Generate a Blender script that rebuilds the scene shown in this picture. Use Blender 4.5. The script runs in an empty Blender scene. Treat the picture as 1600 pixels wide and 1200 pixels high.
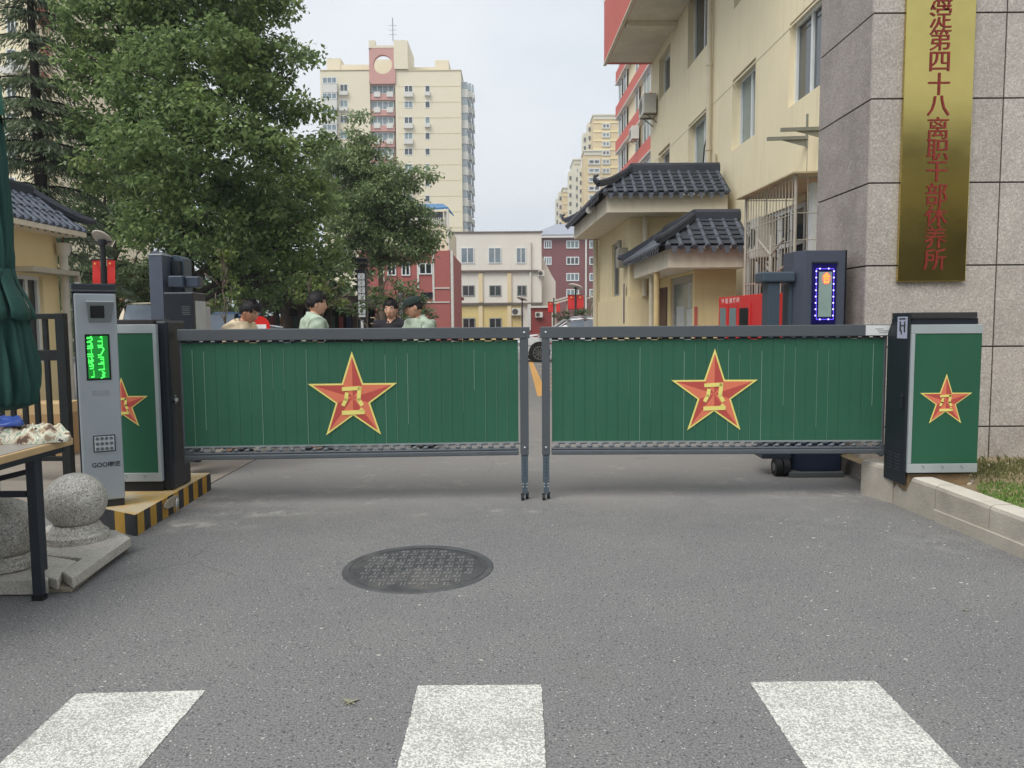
import bpy, bmesh, math, random
import numpy as np
from mathutils import Vector, Matrix
random.seed(7)
C = bpy.context; S = C.scene; COL = S.collection
PI = math.pi; rad = math.radians
V = Vector

# ---------------------------------------------------------------- camera
F = 1200.0; TILT = 0.080; ROLL = 0.007; EYE = 1.5
_fw = V((0, math.cos(TILT), -math.sin(TILT)))
_u0 = V((0, math.sin(TILT), math.cos(TILT))); _r0 = V((1, 0, 0))
_R = _r0*math.cos(ROLL) - _u0*math.sin(ROLL)
_U = _r0*math.sin(ROLL) + _u0*math.cos(ROLL)
cd = bpy.data.cameras.new('camera'); cam = bpy.data.objects.new('camera', cd); COL.objects.link(cam)
cd.sensor_width = 36; cd.lens = 36*F/1600; cd.clip_start = 0.05; cd.clip_end = 3000
mm = Matrix.Identity(4)
for i, ax in enumerate((_R, _U, -_fw)):
    for j in range(3): mm[j][i] = ax[j]
mm[2][3] = EYE
cam.matrix_world = mm
S.camera = cam

def _ray(px, py): return _fw + _R*((px-800)/F) + _U*((600-py)/F)
def at(px, py, Y):
    d = _ray(px, py); t = Y/d.y; return V((d.x*t, Y, EYE+d.z*t))
def gp(px, py, z=0.0):
    d = _ray(px, py); t = (z-EYE)/d.z; return V((d.x*t, d.y*t, z))
def atx(px, py, X):
    d = _ray(px, py); t = X/d.x; return V((X, d.y*t, EYE+d.z*t))

# ---------------------------------------------------------------- light
SUN_EL, SUN_AZ = 52, 215          # azimuth the light comes from, clockwise from +Y
W = bpy.data.worlds.new('World'); S.world = W; W.use_nodes = True
nt = W.node_tree; nt.nodes.clear()
def _n(t, **k):
    n = nt.nodes.new(t)
    for a, b in k.items(): setattr(n, a, b)
    return n
sky = _n('ShaderNodeTexSky', sky_type='NISHITA', sun_disc=False)
sky.sun_elevation = rad(SUN_EL); sky.sun_rotation = rad(SUN_AZ)
sky.air_density = 1.0; sky.dust_density = 3.0; sky.ozone_density = 1.0
hs = _n('ShaderNodeHueSaturation'); hs.inputs['Saturation'].default_value = 0.55
tc = _n('ShaderNodeTexCoord'); mp = _n('ShaderNodeMapping'); mp.inputs['Scale'].default_value = (1.0, 1.0, 2.4)
no = _n('ShaderNodeTexNoise'); no.inputs['Scale'].default_value = 1.7; no.inputs['Detail'].default_value = 5; no.inputs['Roughness'].default_value = 0.5
cr = _n('ShaderNodeValToRGB')
cr.color_ramp.elements[0].position = 0.36; cr.color_ramp.elements[0].color = (5.3, 5.95, 6.7, 1)
cr.color_ramp.elements[1].position = 0.66; cr.color_ramp.elements[1].color = (7.0, 7.3, 7.6, 1)
mx = _n('ShaderNodeMix', data_type='RGBA'); mx.inputs[0].default_value = 0.88
bg = _n('ShaderNodeBackground'); bg.inputs['Strength'].default_value = 0.1
ow = _n('ShaderNodeOutputWorld')
L = nt.links.new
L(sky.outputs[0], hs.inputs['Color']); L(hs.outputs[0], mx.inputs[6])
L(tc.outputs['Generated'], mp.inputs[0]); L(mp.outputs[0], no.inputs['Vector']); L(no.outputs[0], cr.inputs[0])
L(cr.outputs[0], mx.inputs[7]); L(mx.outputs[2], bg.inputs['Color']); L(bg.outputs[0], ow.inputs['Surface'])
ld = bpy.data.lights.new('sun', 'SUN'); ld.energy = 1.75; ld.angle = rad(40); ld.color = (1.0, 0.965, 0.9)
so = bpy.data.objects.new('sun', ld); COL.objects.link(so)
az = rad(SUN_AZ); el = rad(SUN_EL)
so.rotation_euler = V((math.sin(az)*math.cos(el), math.cos(az)*math.cos(el), math.sin(el))).to_track_quat('Z', 'Y').to_euler()
S.view_settings.view_transform = 'Standard'; S.view_settings.look = 'None'
S.view_settings.exposure = 0.50; S.view_settings.gamma = 1.0; S.view_settings.use_curve_mapping = False
S.cycles.max_bounces = 8; S.cycles.diffuse_bounces = 5; S.cycles.transparent_max_bounces = 6
S.cycles.use_denoising = True

# ---------------------------------------------------------------- materials
def lin(c):
    c = c/255.0
    return c/12.92 if c <= 0.04045 else ((c+0.055)/1.055)**2.4
def rgb(r, g, b, k=1.0): return (lin(r)*k, lin(g)*k, lin(b)*k, 1)
MATS = {}
def mat(name, col, rough=0.6, metal=0.0, var=0.12, scale=6.0, bump=0.0, bscale=60.0, spec=0.4, dirt=0.0, dirtcol=None, emit=None, estr=1.0, alpha=None, streak=0.0):
    """plain weathered surface: base colour with soft blotches, optional stains, fine bump"""
    if name in MATS: return MATS[name]
    m = bpy.data.materials.new(name); m.use_nodes = True; MATS[name] = m
    t = m.node_tree; b = t.nodes['Principled BSDF']; ln = t.links.new
    b.inputs['Roughness'].default_value = rough; b.inputs['Metallic'].default_value = metal
    b.inputs['Specular IOR Level'].default_value = spec
    co = t.nodes.new('ShaderNodeTexCoord')
    n1 = t.nodes.new('ShaderNodeTexNoise'); n1.inputs['Scale'].default_value = scale; n1.inputs['Detail'].default_value = 6; n1.inputs['Roughness'].default_value = 0.62
    ln(co.outputs['Object'], n1.inputs['Vector'])
    r1 = t.nodes.new('ShaderNodeMapRange'); r1.inputs[1].default_value = 0.3; r1.inputs[2].default_value = 0.7
    r1.inputs[3].default_value = 1-var; r1.inputs[4].default_value = 1+var*0.6
    ln(n1.outputs[0], r1.inputs[0])
    mu = t.nodes.new('ShaderNodeMix'); mu.data_type = 'RGBA'; mu.blend_type = 'MULTIPLY'; mu.inputs[0].default_value = 1
    mu.inputs[6].default_value = col; ln(r1.outputs[0], mu.inputs[7])
    out = mu.outputs[2]
    if dirt > 0 or streak > 0:
        n2 = t.nodes.new('ShaderNodeTexNoise'); n2.inputs['Scale'].default_value = 1.0; n2.inputs['Detail'].default_value = 8; n2.inputs['Roughness'].default_value = 0.7
        mpn = t.nodes.new('ShaderNodeMapping'); mpn.inputs['Scale'].default_value = (7, 7, 0.6) if streak > 0 else (1.5, 1.5, 1.5)
        ln(co.outputs['Object'], mpn.inputs[0]); ln(mpn.outputs[0], n2.inputs['Vector'])
        r2 = t.nodes.new('ShaderNodeMapRange'); r2.inputs[1].default_value = 0.5; r2.inputs[2].default_value = 0.78
        r2.inputs[3].default_value = 0; r2.inputs[4].default_value = max(dirt, streak); ln(n2.outputs[0], r2.inputs[0])
        md = t.nodes.new('ShaderNodeMix'); md.data_type = 'RGBA'; ln(r2.outputs[0], md.inputs[0]); ln(out, md.inputs[6])
        md.inputs[7].default_value = dirtcol or (col[0]*0.45, col[1]*0.42, col[2]*0.38, 1); out = md.outputs[2]
    ln(out, b.inputs['Base Color'])
    rr = t.nodes.new('ShaderNodeMapRange'); rr.inputs[3].default_value = max(0.02, rough-0.1); rr.inputs[4].default_value = min(1, rough+0.1)
    ln(n1.outputs[0], rr.inputs[0]); ln(rr.outputs[0], b.inputs['Roughness'])
    if bump > 0:
        n3 = t.nodes.new('ShaderNodeTexNoise'); n3.inputs['Scale'].default_value = bscale; n3.inputs['Detail'].default_value = 4
        ln(co.outputs['Object'], n3.inputs['Vector'])
        bp = t.nodes.new('ShaderNodeBump'); bp.inputs['Strength'].default_value = bump; bp.inputs['Distance'].default_value = 0.01
        ln(n3.outputs[0], bp.inputs['Height']); ln(bp.outputs[0], b.inputs['Normal'])
    if emit:
        b.inputs['Emission Color'].default_value = emit; b.inputs['Emission Strength'].default_value = estr
    return m

def glass(name, col, rough=0.06):
    return mat(name, col, rough, 0.0, 0.25, 1.5, spec=0.9)

def granite(name, base, dark, light, sc=90.0, rough=0.5, blotch=0.12):
    if name in MATS: return MATS[name]
    m = bpy.data.materials.new(name); m.use_nodes = True; MATS[name] = m
    t = m.node_tree; b = t.nodes['Principled BSDF']; ln = t.links.new
    co = t.nodes.new('ShaderNodeTexCoord')
    vo = t.nodes.new('ShaderNodeTexVoronoi'); vo.inputs['Scale'].default_value = sc
    ln(co.outputs['Object'], vo.inputs['Vector'])
    bw = t.nodes.new('ShaderNodeRGBToBW'); ln(vo.outputs['Color'], bw.inputs[0])
    cr = t.nodes.new('ShaderNodeValToRGB'); e = cr.color_ramp.elements
    e[0].position = 0.12; e[0].color = dark; e[1].position = 0.85; e[1].color = light
    k = e.new(0.38); k.color = base; k2 = e.new(0.62); k2.color = base
    ln(bw.outputs[0], cr.inputs[0])
    n2 = t.nodes.new('ShaderNodeTexNoise'); n2.inputs['Scale'].default_value = 2.2; n2.inputs['Detail'].default_value = 7; n2.inputs['Roughness'].default_value = 0.7
    ln(co.outputs['Object'], n2.inputs['Vector'])
    r = t.nodes.new('ShaderNodeMapRange'); r.inputs[1].default_value = 0.3; r.inputs[2].default_value = 0.7; r.inputs[3].default_value = 1-blotch*1.5; r.inputs[4].default_value = 1+blotch*0.7
    ln(n2.outputs[0], r.inputs[0])
    mu = t.nodes.new('ShaderNodeMix'); mu.data_type = 'RGBA'; mu.blend_type = 'MULTIPLY'; mu.inputs[0].default_value = 1
    ln(cr.outputs[0], mu.inputs[6]); ln(r.outputs[0], mu.inputs[7])
    ge = t.nodes.new('ShaderNodeNewGeometry'); rp = t.nodes.new('ShaderNodeMapRange'); rp.inputs[3].default_value = 0.92; rp.inputs[4].default_value = 1.05; ln(ge.outputs['Random Per Island'], rp.inputs[0])
    m3 = t.nodes.new('ShaderNodeMix'); m3.data_type = 'RGBA'; m3.blend_type = 'MULTIPLY'; m3.inputs[0].default_value = 1; ln(mu.outputs[2], m3.inputs[6]); ln(rp.outputs[0], m3.inputs[7]); ln(m3.outputs[2], b.inputs['Base Color'])
    b.inputs['Roughness'].default_value = rough
    bp = t.nodes.new('ShaderNodeBump'); bp.inputs['Strength'].default_value = 0.25; bp.inputs['Distance'].default_value = 0.004
    ln(bw.outputs[0], bp.inputs['Height']); ln(bp.outputs[0], b.inputs['Normal'])
    return m

def leafmat(name, dark, light, hi=None, transl=0.35):
    """leaf colours vary leaf by leaf and in patches"""
    if name in MATS: return MATS[name]
    m = bpy.data.materials.new(name); m.use_nodes = True; MATS[name] = m
    t = m.node_tree; b = t.nodes['Principled BSDF']; ln = t.links.new
    ge = t.nodes.new('ShaderNodeNewGeometry'); co = t.nodes.new('ShaderNodeTexCoord')
    n = t.nodes.new('ShaderNodeTexNoise'); n.inputs['Scale'].default_value = 0.9; n.inputs['Detail'].default_value = 3
    ln(co.outputs['Object'], n.inputs['Vector'])
    ad = t.nodes.new('ShaderNodeMath'); ad.operation = 'MULTIPLY_ADD'; ad.inputs[1].default_value = 0.55
    ln(ge.outputs['Random Per Island'], ad.inputs[0])
    ad2 = t.nodes.new('ShaderNodeMath'); ad2.operation = 'MULTIPLY_ADD'; ad2.inputs[1].default_value = 0.9; ad2.inputs[2].default_value = -0.2
    ln(n.outputs[0], ad2.inputs[0]); ln(ad2.outputs[0], ad.inputs[2])
    cr = t.nodes.new('ShaderNodeValToRGB'); e = cr.color_ramp.elements
    e[0].position = 0.12; e[0].color = dark; e[1].position = 0.78; e[1].color = light
    if hi:
        k = e.new(0.97); k.color = hi
    ln(ad.outputs[0], cr.inputs[0]); ln(cr.outputs[0], b.inputs['Base Color'])
    b.inputs['Roughness'].default_value = 0.42; b.inputs['Specular IOR Level'].default_value = 0.5
    tr = t.nodes.new('ShaderNodeBsdfTranslucent'); ln(cr.outputs[0], tr.inputs[0])
    ms = t.nodes.new('ShaderNodeMixShader'); ms.inputs[0].default_value = transl
    ln(b.outputs[0], ms.inputs[1]); ln(tr.outputs[0], ms.inputs[2]); ln(ms.outputs[0], t.nodes['Material Output'].inputs[0])
    return m

# ---------------------------------------------------------------- mesh builder
class MB:
    def __init__(s): s.v = []; s.f = []; s.m = []
    def _add(s, vs, fs, m=0):
        o = len(s.v); s.v += [tuple(p) for p in vs]
        for f in fs: s.f.append([i+o for i in f]); s.m.append(m)
    def quad(s, a, b, c, d, m=0): s._add((a, b, c, d), [(0, 1, 2, 3)], m)
    def poly(s, pts, m=0): s._add(pts, [tuple(range(len(pts)))], m)
    def hexa(s, p, m=0):  # 4 bottom, 4 top
        s._add(p, [(3, 2, 1, 0), (4, 5, 6, 7), (0, 1, 5, 4), (1, 2, 6, 5), (2, 3, 7, 6), (3, 0, 4, 7)], m)
    def box(s, x0, x1, y0, y1, z0, z1, m=0):
        s.hexa([(x0, y0, z0), (x1, y0, z0), (x1, y1, z0), (x0, y1, z0), (x0, y0, z1), (x1, y0, z1), (x1, y1, z1), (x0, y1, z1)], m)
    def obox(s, c, ax, ay, az, m=0):  # centre, half-axis vectors
        c, ax, ay, az = V(c), V(ax), V(ay), V(az)
        s.hexa([c-ax-ay-az, c+ax-ay-az, c+ax+ay-az, c-ax+ay-az, c-ax-ay+az, c+ax-ay+az, c+ax+ay+az, c-ax+ay+az], m)
    def beam(s, a, b, w, h, m=0, up=(0, 0, 1)):
        a, b = V(a), V(b); d = (b-a); n = d.normalized(); up = V(up)
        if abs(n.dot(up)) > 0.98: up = V((0, 1, 0))
        sd = n.cross(up).normalized(); u = sd.cross(n).normalized()
        s.obox((a+b)/2, d/2, sd*w/2, u*h/2, m)
    def prism(s, pts, vec, m=0):
        n = len(pts); vec = V(vec); pts = [V(p) for p in pts]
        s._add(pts+[p+vec for p in pts], [tuple(range(n))[::-1], tuple(range(n, 2*n))]+[(i, (i+1) % n, (i+1) % n+n, i+n) for i in range(n)], m)
    def tube(s, pts, r, n=8, m=0, cap=True, half=None):
        pts = [V(p) for p in pts]; k = len(pts); rs = r if isinstance(r, (list, tuple)) else [r]*k
        vs = []; prev = None
        for i, p in enumerate(pts):
            d = (pts[min(i+1, k-1)]-pts[max(i-1, 0)]).normalized()
            up = prev if prev is not None else (V((0, 0, 1)) if abs(d.z) < 0.95 else V((1, 0, 0)))
            sd = d.cross(up)
            if sd.length < 1e-5: sd = d.cross(V((0.3, 1, 0.2)))
            sd.normalize(); u = sd.cross(d).normalized(); prev = u
            for j in range(n):
                a = 2*PI*j/n; vs.append(p+sd*math.cos(a)*rs[i]+u*math.sin(a)*rs[i])
        fs = [(i*n+j, i*n+(j+1) % n, (i+1)*n+(j+1) % n, (i+1)*n+j) for i in range(k-1) for j in range(n)]
        if cap: fs += [tuple(range(n))[::-1], tuple(range((k-1)*n, k*n))]
        s._add(vs, fs, m)
    def cyl(s, c, r, z0, z1, n=16, m=0, r2=None):
        s.tube([(c[0], c[1], z0), (c[0], c[1], z1)], [r, r if r2 is None else r2], n, m)
    def lathe(s, c, prof, n=32, m=0, wob=None):
        vs = []; k = len(prof)
        for i, (r, z) in enumerate(prof):
            for j in range(n):
                a = 2*PI*j/n; q = r*(wob(a, z) if wob else 1)
                vs.append((c[0]+q*math.cos(a), c[1]+q*math.sin(a), c[2]+z))
        fs = [(i*n+j, i*n+(j+1) % n, (i+1)*n+(j+1) % n, (i+1)*n+j) for i in range(k-1) for j in range(n)]
        fs += [tuple(range(n))[::-1], tuple(range((k-1)*n, k*n))]
        s._add(vs, fs, m)
    def ball(s, c, r, n=16, m=0):
        if not isinstance(r, (tuple, list)): r = (r, r, r)
        k = max(6, n//2); vs = [(c[0], c[1], c[2]-r[2])]
        for i in range(1, k):
            t = -PI/2+PI*i/k
            for j in range(n):
                a = 2*PI*j/n; vs.append((c[0]+r[0]*math.cos(t)*math.cos(a), c[1]+r[1]*math.cos(t)*math.sin(a), c[2]+r[2]*math.sin(t)))
        vs.append((c[0], c[1], c[2]+r[2])); e = len(vs)-1
        fs = [(0, 1+(j+1) % n, 1+j) for j in range(n)]
        fs += [(1+i*n+j, 1+i*n+(j+1) % n, 1+(i+1)*n+(j+1) % n, 1+(i+1)*n+j) for i in range(k-2) for j in range(n)]
        fs += [(e, 1+(k-2)*n+j, 1+(k-2)*n+(j+1) % n) for j in range(n)]
        s._add(vs, fs, m)
    def build(s, name, mats, parent=None, world=False, smooth=False, bevel=0.0, recalc=True, seg=2):
        me = bpy.data.meshes.new(name); me.from_pydata(s.v, [], s.f)
        if not isinstance(mats, (list, tuple)): mats = [mats]
        for q in mats: me.materials.append(q)
        if len(mats) > 1: me.polygons.foreach_set('material_index', s.m)
        if recalc:
            bm = bmesh.new(); bm.from_mesh(me); bmesh.ops.recalc_face_normals(bm, faces=bm.faces); bm.to_mesh(me); bm.free()
        return link(name, me, parent, world, smooth, bevel, seg)

def link(name, me, parent=None, world=False, smooth=False, bevel=0.0, seg=2):
    o = bpy.data.objects.new(name, me); COL.objects.link(o)
    if parent is not None:
        o.parent = parent
        if world: o.matrix_parent_inverse = parent.matrix_basis.inverted()
    if smooth:
        me.polygons.foreach_set('use_smooth', [True]*len(me.polygons))
        if smooth == 'auto': me.set_sharp_from_angle(angle=rad(35))
    if bevel:
        b = o.modifiers.new('bevel', 'BEVEL'); b.width = bevel; b.segments = seg; b.limit_method = 'ANGLE'; b.angle_limit = rad(40)
    return o

def tag(o, label, cat, group=None, kind=None):
    if label: o['label'] = label
    if cat: o['category'] = cat
    if group: o['group'] = group
    if kind: o['kind'] = kind
    return o
def struct(o): o['kind'] = 'structure'; return o
def thing(name, label, cat, loc=(0, 0, 0), rz=0.0, group=None):
    o = bpy.data.objects.new(name, None); COL.objects.link(o); o.empty_display_size = 0.2
    o.location = loc; o.rotation_euler = (0, 0, rz)
    return tag(o, label, cat, group)
def dup(root, loc, rz=None, label=None):
    def cp(o, par):
        c = o.copy(); COL.objects.link(c)
        if par is not None: c.parent = par
        for ch in [x for x in bpy.data.objects if x.parent == o]: cp(ch, c)
        return c
    r = cp(root, None); r.location = loc
    if rz is not None: r.rotation_euler = (0, 0, rz)
    if label: r['label'] = label
    return r

def text_mesh(s, size, bold=0.0, ext=0.0):
    cu = bpy.data.curves.new('t', 'FONT'); cu.body = s; cu.size = size; cu.align_x = 'CENTER'; cu.align_y = 'CENTER'
    cu.offset = bold; cu.extrude = ext; cu.resolution_u = 3
    o = bpy.data.objects.new('t', cu); COL.objects.link(o)
    dg = C.evaluated_depsgraph_get(); me = bpy.data.meshes.new_from_object(o.evaluated_get(dg))
    bpy.data.objects.remove(o); bpy.data.curves.remove(cu)
    return me
def text_into(mb, s, size, org, ex, ez, m=0, bold=0.0, sx=1.0, nrm=None, lift=0.0):
    """lay the letters of s in the plane (ex, ez) around org"""
    me = text_mesh(s, size, bold); ex, ez, org = V(ex), V(ez), V(org)
    nn = V(nrm) if nrm is not None else V((0, 0, 0))
    off = len(mb.v)
    xs = [v.co.x for v in me.vertices]; ys = [v.co.y for v in me.vertices]
    cx, cy = (min(xs)+max(xs))/2, (min(ys)+max(ys))/2
    for v in me.vertices: mb.v.append(tuple(org+ex*(v.co.x-cx)*sx+ez*(v.co.y-cy)+nn*lift))
    for p in me.polygons: mb.f.append([i+off for i in p.vertices]); mb.m.append(m)
    bpy.data.meshes.remove(me)
# ================================================================ GROUND
def asphalt(name):
    m = bpy.data.materials.new(name); m.use_nodes = True
    t = m.node_tree; b = t.nodes['Principled BSDF']; ln = t.links.new
    co = t.nodes.new('ShaderNodeTexCoord')
    def noise(sc, det=4, ro=0.6):
        n = t.nodes.new('ShaderNodeTexNoise'); n.inputs['Scale'].default_value = sc; n.inputs['Detail'].default_value = det; n.inputs['Roughness'].default_value = ro
        ln(co.outputs['Object'], n.inputs['Vector']); return n.outputs[0]
    def rng(x, a, b_, c, d):
        r = t.nodes.new('ShaderNodeMapRange'); r.inputs[1].default_value = a; r.inputs[2].default_value = b_; r.inputs[3].default_value = c; r.inputs[4].default_value = d
        ln(x, r.inputs[0]); return r.outputs[0]
    def mix(f, a, b_, blend='MIX'):
        q = t.nodes.new('ShaderNodeMix'); q.data_type = 'RGBA'; q.blend_type = blend
        for sock, x in ((q.inputs[0], f), (q.inputs[6], a), (q.inputs[7], b_)):
            if isinstance(x, (tuple, float, int)): sock.default_value = x
            else: ln(x, sock)
        return q.outputs[2]
    fine = rng(noise(105, 4, 0.8), 0.34, 0.66, 0.0, 1.0)
    col = mix(fine, rgb(82, 81, 81), rgb(156, 155, 154))
    col = mix(rng(noise(1.1, 7, 0.65), 0.35, 0.68, 0.0, 1.0), mix(1.0, col, (0.90, 0.90, 0.91, 1), 'MULTIPLY'), mix(1.0, col, (1.04, 1.035, 1.02, 1), 'MULTIPLY'))
    # pale chips of stone
    vo = t.nodes.new('ShaderNodeTexVoronoi'); vo.inputs['Scale'].default_value = 120; ln(co.outputs['Object'], vo.inputs['Vector'])
    bw = t.nodes.new('ShaderNodeSeparateColor'); ln(vo.outputs['Color'], bw.inputs[0])
    chip = t.nodes.new('ShaderNodeMath'); chip.operation = 'GREATER_THAN'; chip.inputs[1].default_value = 0.968; ln(bw.outputs[0], chip.inputs[0])
    dd = t.nodes.new('ShaderNodeMath'); dd.operation = 'LESS_THAN'; dd.inputs[1].default_value = 0.36; ln(vo.outputs['Distance'], dd.inputs[0])
    ch = t.nodes.new('ShaderNodeMath'); ch.operation = 'MULTIPLY'; ln(chip.outputs[0], ch.inputs[0]); ln(dd.outputs[0], ch.inputs[1])
    col = mix(ch.outputs[0], col, rgb(205, 203, 198))
    dk = t.nodes.new('ShaderNodeMath'); dk.operation = 'LESS_THAN'; dk.inputs[1].default_value = 0.04; ln(bw.outputs[1], dk.inputs[0])
    col = mix(dk.outputs[0], col, rgb(88, 88, 90))
    # dusty band with old cement stains along the gate line
    sp = t.nodes.new('ShaderNodeSeparateXYZ'); ln(co.outputs['Object'], sp.inputs[0])
    wob = rng(noise(0.9, 6, 0.7), 0.3, 0.7, -0.8, 0.8)
    ya = t.nodes.new('ShaderNodeMath'); ya.operation = 'ADD'; ln(sp.outputs[1], ya.inputs[0]); ln(wob, ya.inputs[1])
    band = rng(ya.outputs[0], 5.6, 6.9, 0.0, 0.55)
    band2 = rng(ya.outputs[0], 12.0, 16.0, 1.0, 0.0)
    bm_ = t.nodes.new('ShaderNodeMath'); bm_.operation = 'MULTIPLY'; ln(band, bm_.inputs[0]); ln(band2, bm_.inputs[1])
    col = mix(bm_.outputs[0], col, rgb(146, 142, 138))
    st = rng(noise(2.6, 9, 0.75), 0.57, 0.70, 0.0, 0.6)
    sb = t.nodes.new('ShaderNodeMath'); sb.operation = 'MULTIPLY'; ln(st, sb.inputs[0])
    yb = rng(ya.outputs[0], 5.2, 6.0, 0.0, 1.0); ln(yb, sb.inputs[1])
    col = mix(sb.outputs[0], col, rgb(176, 172, 165))
    oil = rng(noise(1.7, 3, 0.45), 0.70, 0.78, 0.0, 0.5); col = mix(oil, col, rgb(74, 73, 74))
    brn = rng(noise(0.45, 5, 0.6), 0.58, 0.78, 0.0, 0.2); col = mix(brn, col, rgb(128, 122, 112))
    # spilt cement and dust beside the kerb and along the gate line
    for (sx_, sy_, rx_, ry_, am_) in [(*gp(a_, b_)[:2], c_, d_, e_) for a_, b_, c_, d_, e_ in ((262, 822, 0.75, 0.22, 1.0), (330, 782, 0.9, 0.35, 0.7), (420, 802, 0.8, 0.12, 0.8), (700, 858, 0.16, 0.08, 0.8), (1290, 772, 0.8, 0.2, 0.7), (640, 760, 1.0, 0.15, 0.5), (1460, 850, 0.5, 0.4, 0.3))]:
        vm = t.nodes.new('ShaderNodeVectorMath'); vm.operation = 'SUBTRACT'; ln(co.outputs['Object'], vm.inputs[0]); vm.inputs[1].default_value = (sx_, sy_, 0)
        vs_ = t.nodes.new('ShaderNodeVectorMath'); vs_.operation = 'DIVIDE'; ln(vm.outputs[0], vs_.inputs[0]); vs_.inputs[1].default_value = (rx_, ry_, 1)
        vl_ = t.nodes.new('ShaderNodeVectorMath'); vl_.operation = 'LENGTH'; ln(vs_.outputs[0], vl_.inputs[0])
        fo = rng(vl_.outputs['Value'], 0.1, 1.0, 1.0, 0.0); nz_ = rng(noise(5.5, 9, 0.75), 0.46, 0.66, 0.0, am_)
        mm_ = t.nodes.new('ShaderNodeMath'); mm_.operation = 'MULTIPLY'; ln(fo, mm_.inputs[0]); ln(nz_, mm_.inputs[1]); col = mix(mm_.outputs[0], col, rgb(196, 190, 180))
    # hairline cracks
    vc = t.nodes.new('ShaderNodeTexVoronoi'); vc.feature = 'DISTANCE_TO_EDGE'; vc.inputs['Scale'].default_value = 0.42
    wn = t.nodes.new('ShaderNodeTexNoise'); wn.inputs['Scale'].default_value = 2.2; wn.inputs['Detail'].default_value = 7; ln(co.outputs['Object'], wn.inputs['Vector'])
    wa = t.nodes.new('ShaderNodeMix'); wa.data_type = 'RGBA'; wa.inputs[0].default_value = 0.28; ln(co.outputs['Object'], wa.inputs[6]); ln(wn.outputs['Color'], wa.inputs[7]); ln(wa.outputs[2], vc.inputs['Vector'])
    ck = rng(vc.outputs['Distance'], 0.0, 0.0022, 0.5, 0.0); cm_ = t.nodes.new('ShaderNodeMath'); cm_.operation = 'MULTIPLY'; ln(ck, cm_.inputs[0]); ln(rng(noise(0.8, 3), 0.5, 0.62, 0.0, 1.0), cm_.inputs[1])
    col = mix(cm_.outputs[0], col, rgb(58, 57, 57))
    ln(col, b.inputs['Base Color']); b.inputs['Roughness'].default_value = 0.88; b.inputs['Specular IOR Level'].default_value = 0.3
    bp = t.nodes.new('ShaderNodeBump'); bp.inputs['Strength'].default_value = 0.5; bp.inputs['Distance'].default_value = 0.006
    ln(noise(170, 3, 0.7), bp.inputs['Height']); ln(bp.outputs[0], b.inputs['Normal'])
    return m
ASPH = asphalt('asphalt')
g = MB(); g.quad((-900, -60, 0), (900, -60, 0), (900, 1500, 0), (-900, 1500, 0))
struct(g.build('ground', ASPH, recalc=False))

def paint(name, col, wear=0.5):
    m = mat(name, col, 0.8, 0, 0.06, 3.0, 0.6, 150)
    t = m.node_tree; ln = t.links.new; b = t.nodes['Principled BSDF']
    src = b.inputs['Base Color'].links[0].from_socket
    co = t.nodes.new('ShaderNodeTexCoord')
    n = t.nodes.new('ShaderNodeTexNoise'); n.inputs['Scale'].default_value = 120; n.inputs['Detail'].default_value = 5; n.inputs['Roughness'].default_value = 0.8
    ln(co.outputs['Object'], n.inputs['Vector'])
    n2 = t.nodes.new('ShaderNodeTexNoise'); n2.inputs['Scale'].default_value = 3.5; n2.inputs['Detail'].default_value = 6
    ln(co.outputs['Object'], n2.inputs['Vector'])
    a = t.nodes.new('ShaderNodeMath'); a.operation = 'MULTIPLY_ADD'; a.inputs[1].default_value = 0.14; ln(n2.outputs[0], a.inputs[0]); ln(n.outputs[0], a.inputs[2])
    r = t.nodes.new('ShaderNodeMapRange'); r.inputs[1].default_value = 0.54; r.inputs[2].default_value = 0.60; r.inputs[3].default_value = 0; r.inputs[4].default_value = wear
    ln(a.outputs[0], r.inputs[0])
    q = t.nodes.new('ShaderNodeMix'); q.data_type = 'RGBA'; ln(r.outputs[0], q.inputs[0]); ln(src, q.inputs[6]); q.inputs[7].default_value = rgb(128, 127, 124)
    ln(q.outputs[2], b.inputs['Base Color'])
    return m
WPAINT = paint('road_white_paint', rgb(234, 233, 224), 0.75); YPAINT = paint('road_yellow_paint', rgb(225, 165, 70), 0.5)
def ragged(pts, amp=0.006, step=0.03):
    out = []
    for i, a in enumerate(pts):
        b = pts[(i+1) % len(pts)]; a, b = V(a), V(b); n = max(1, int((b-a).length/step))
        for k in range(n):
            p = a.lerp(b, k/n)
            out.append((p.x+random.uniform(-amp, amp), p.y+random.uniform(-amp, amp)))
    return out
for (a, b, c, d) in (((120, 1085), (321, 1080), (140, 1292), (-107, 1292)), ((653, 1072.5), (846, 1071), (858, 1292), (598, 1292)), ((1172, 1067), (1367, 1065), (1591, 1292), (1320, 1292))):
    q = [gp(*p) for p in (a, b, c, d)]
    # the far ends continue toward the viewer
    e = ragged([(p.x, p.y) for p in q], 0.0025, 0.012)
    m = MB(); m.prism([(x, y, 0.001) for x, y in e], (0, 0, 0.003))
    struct(m.build('crosswalk_stripe', WPAINT))
# yellow parking strip beyond the gate, with hatching
m = MB()
pa = [gp(826, 566), gp(832, 564), gp(856, 618), gp(840, 620)]
m.poly([(p.x, p.y, 0.004) for p in pa])
struct(m.build('road_marking', YPAINT))
m = MB()
for k in range(7):
    y = 570+k*6.5; x0 = 836+(y-566)*0.42
    p0 = gp(x0+1, y); p1 = gp(x0+60, y-1.5); w = 0.10
    m.quad((p0.x, p0.y-w, 0.004), (p1.x, p1.y-w, 0.004), (p1.x, p1.y+w, 0.004), (p0.x, p0.y+w, 0.004))
struct(m.build('road_marking', YPAINT))

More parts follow.
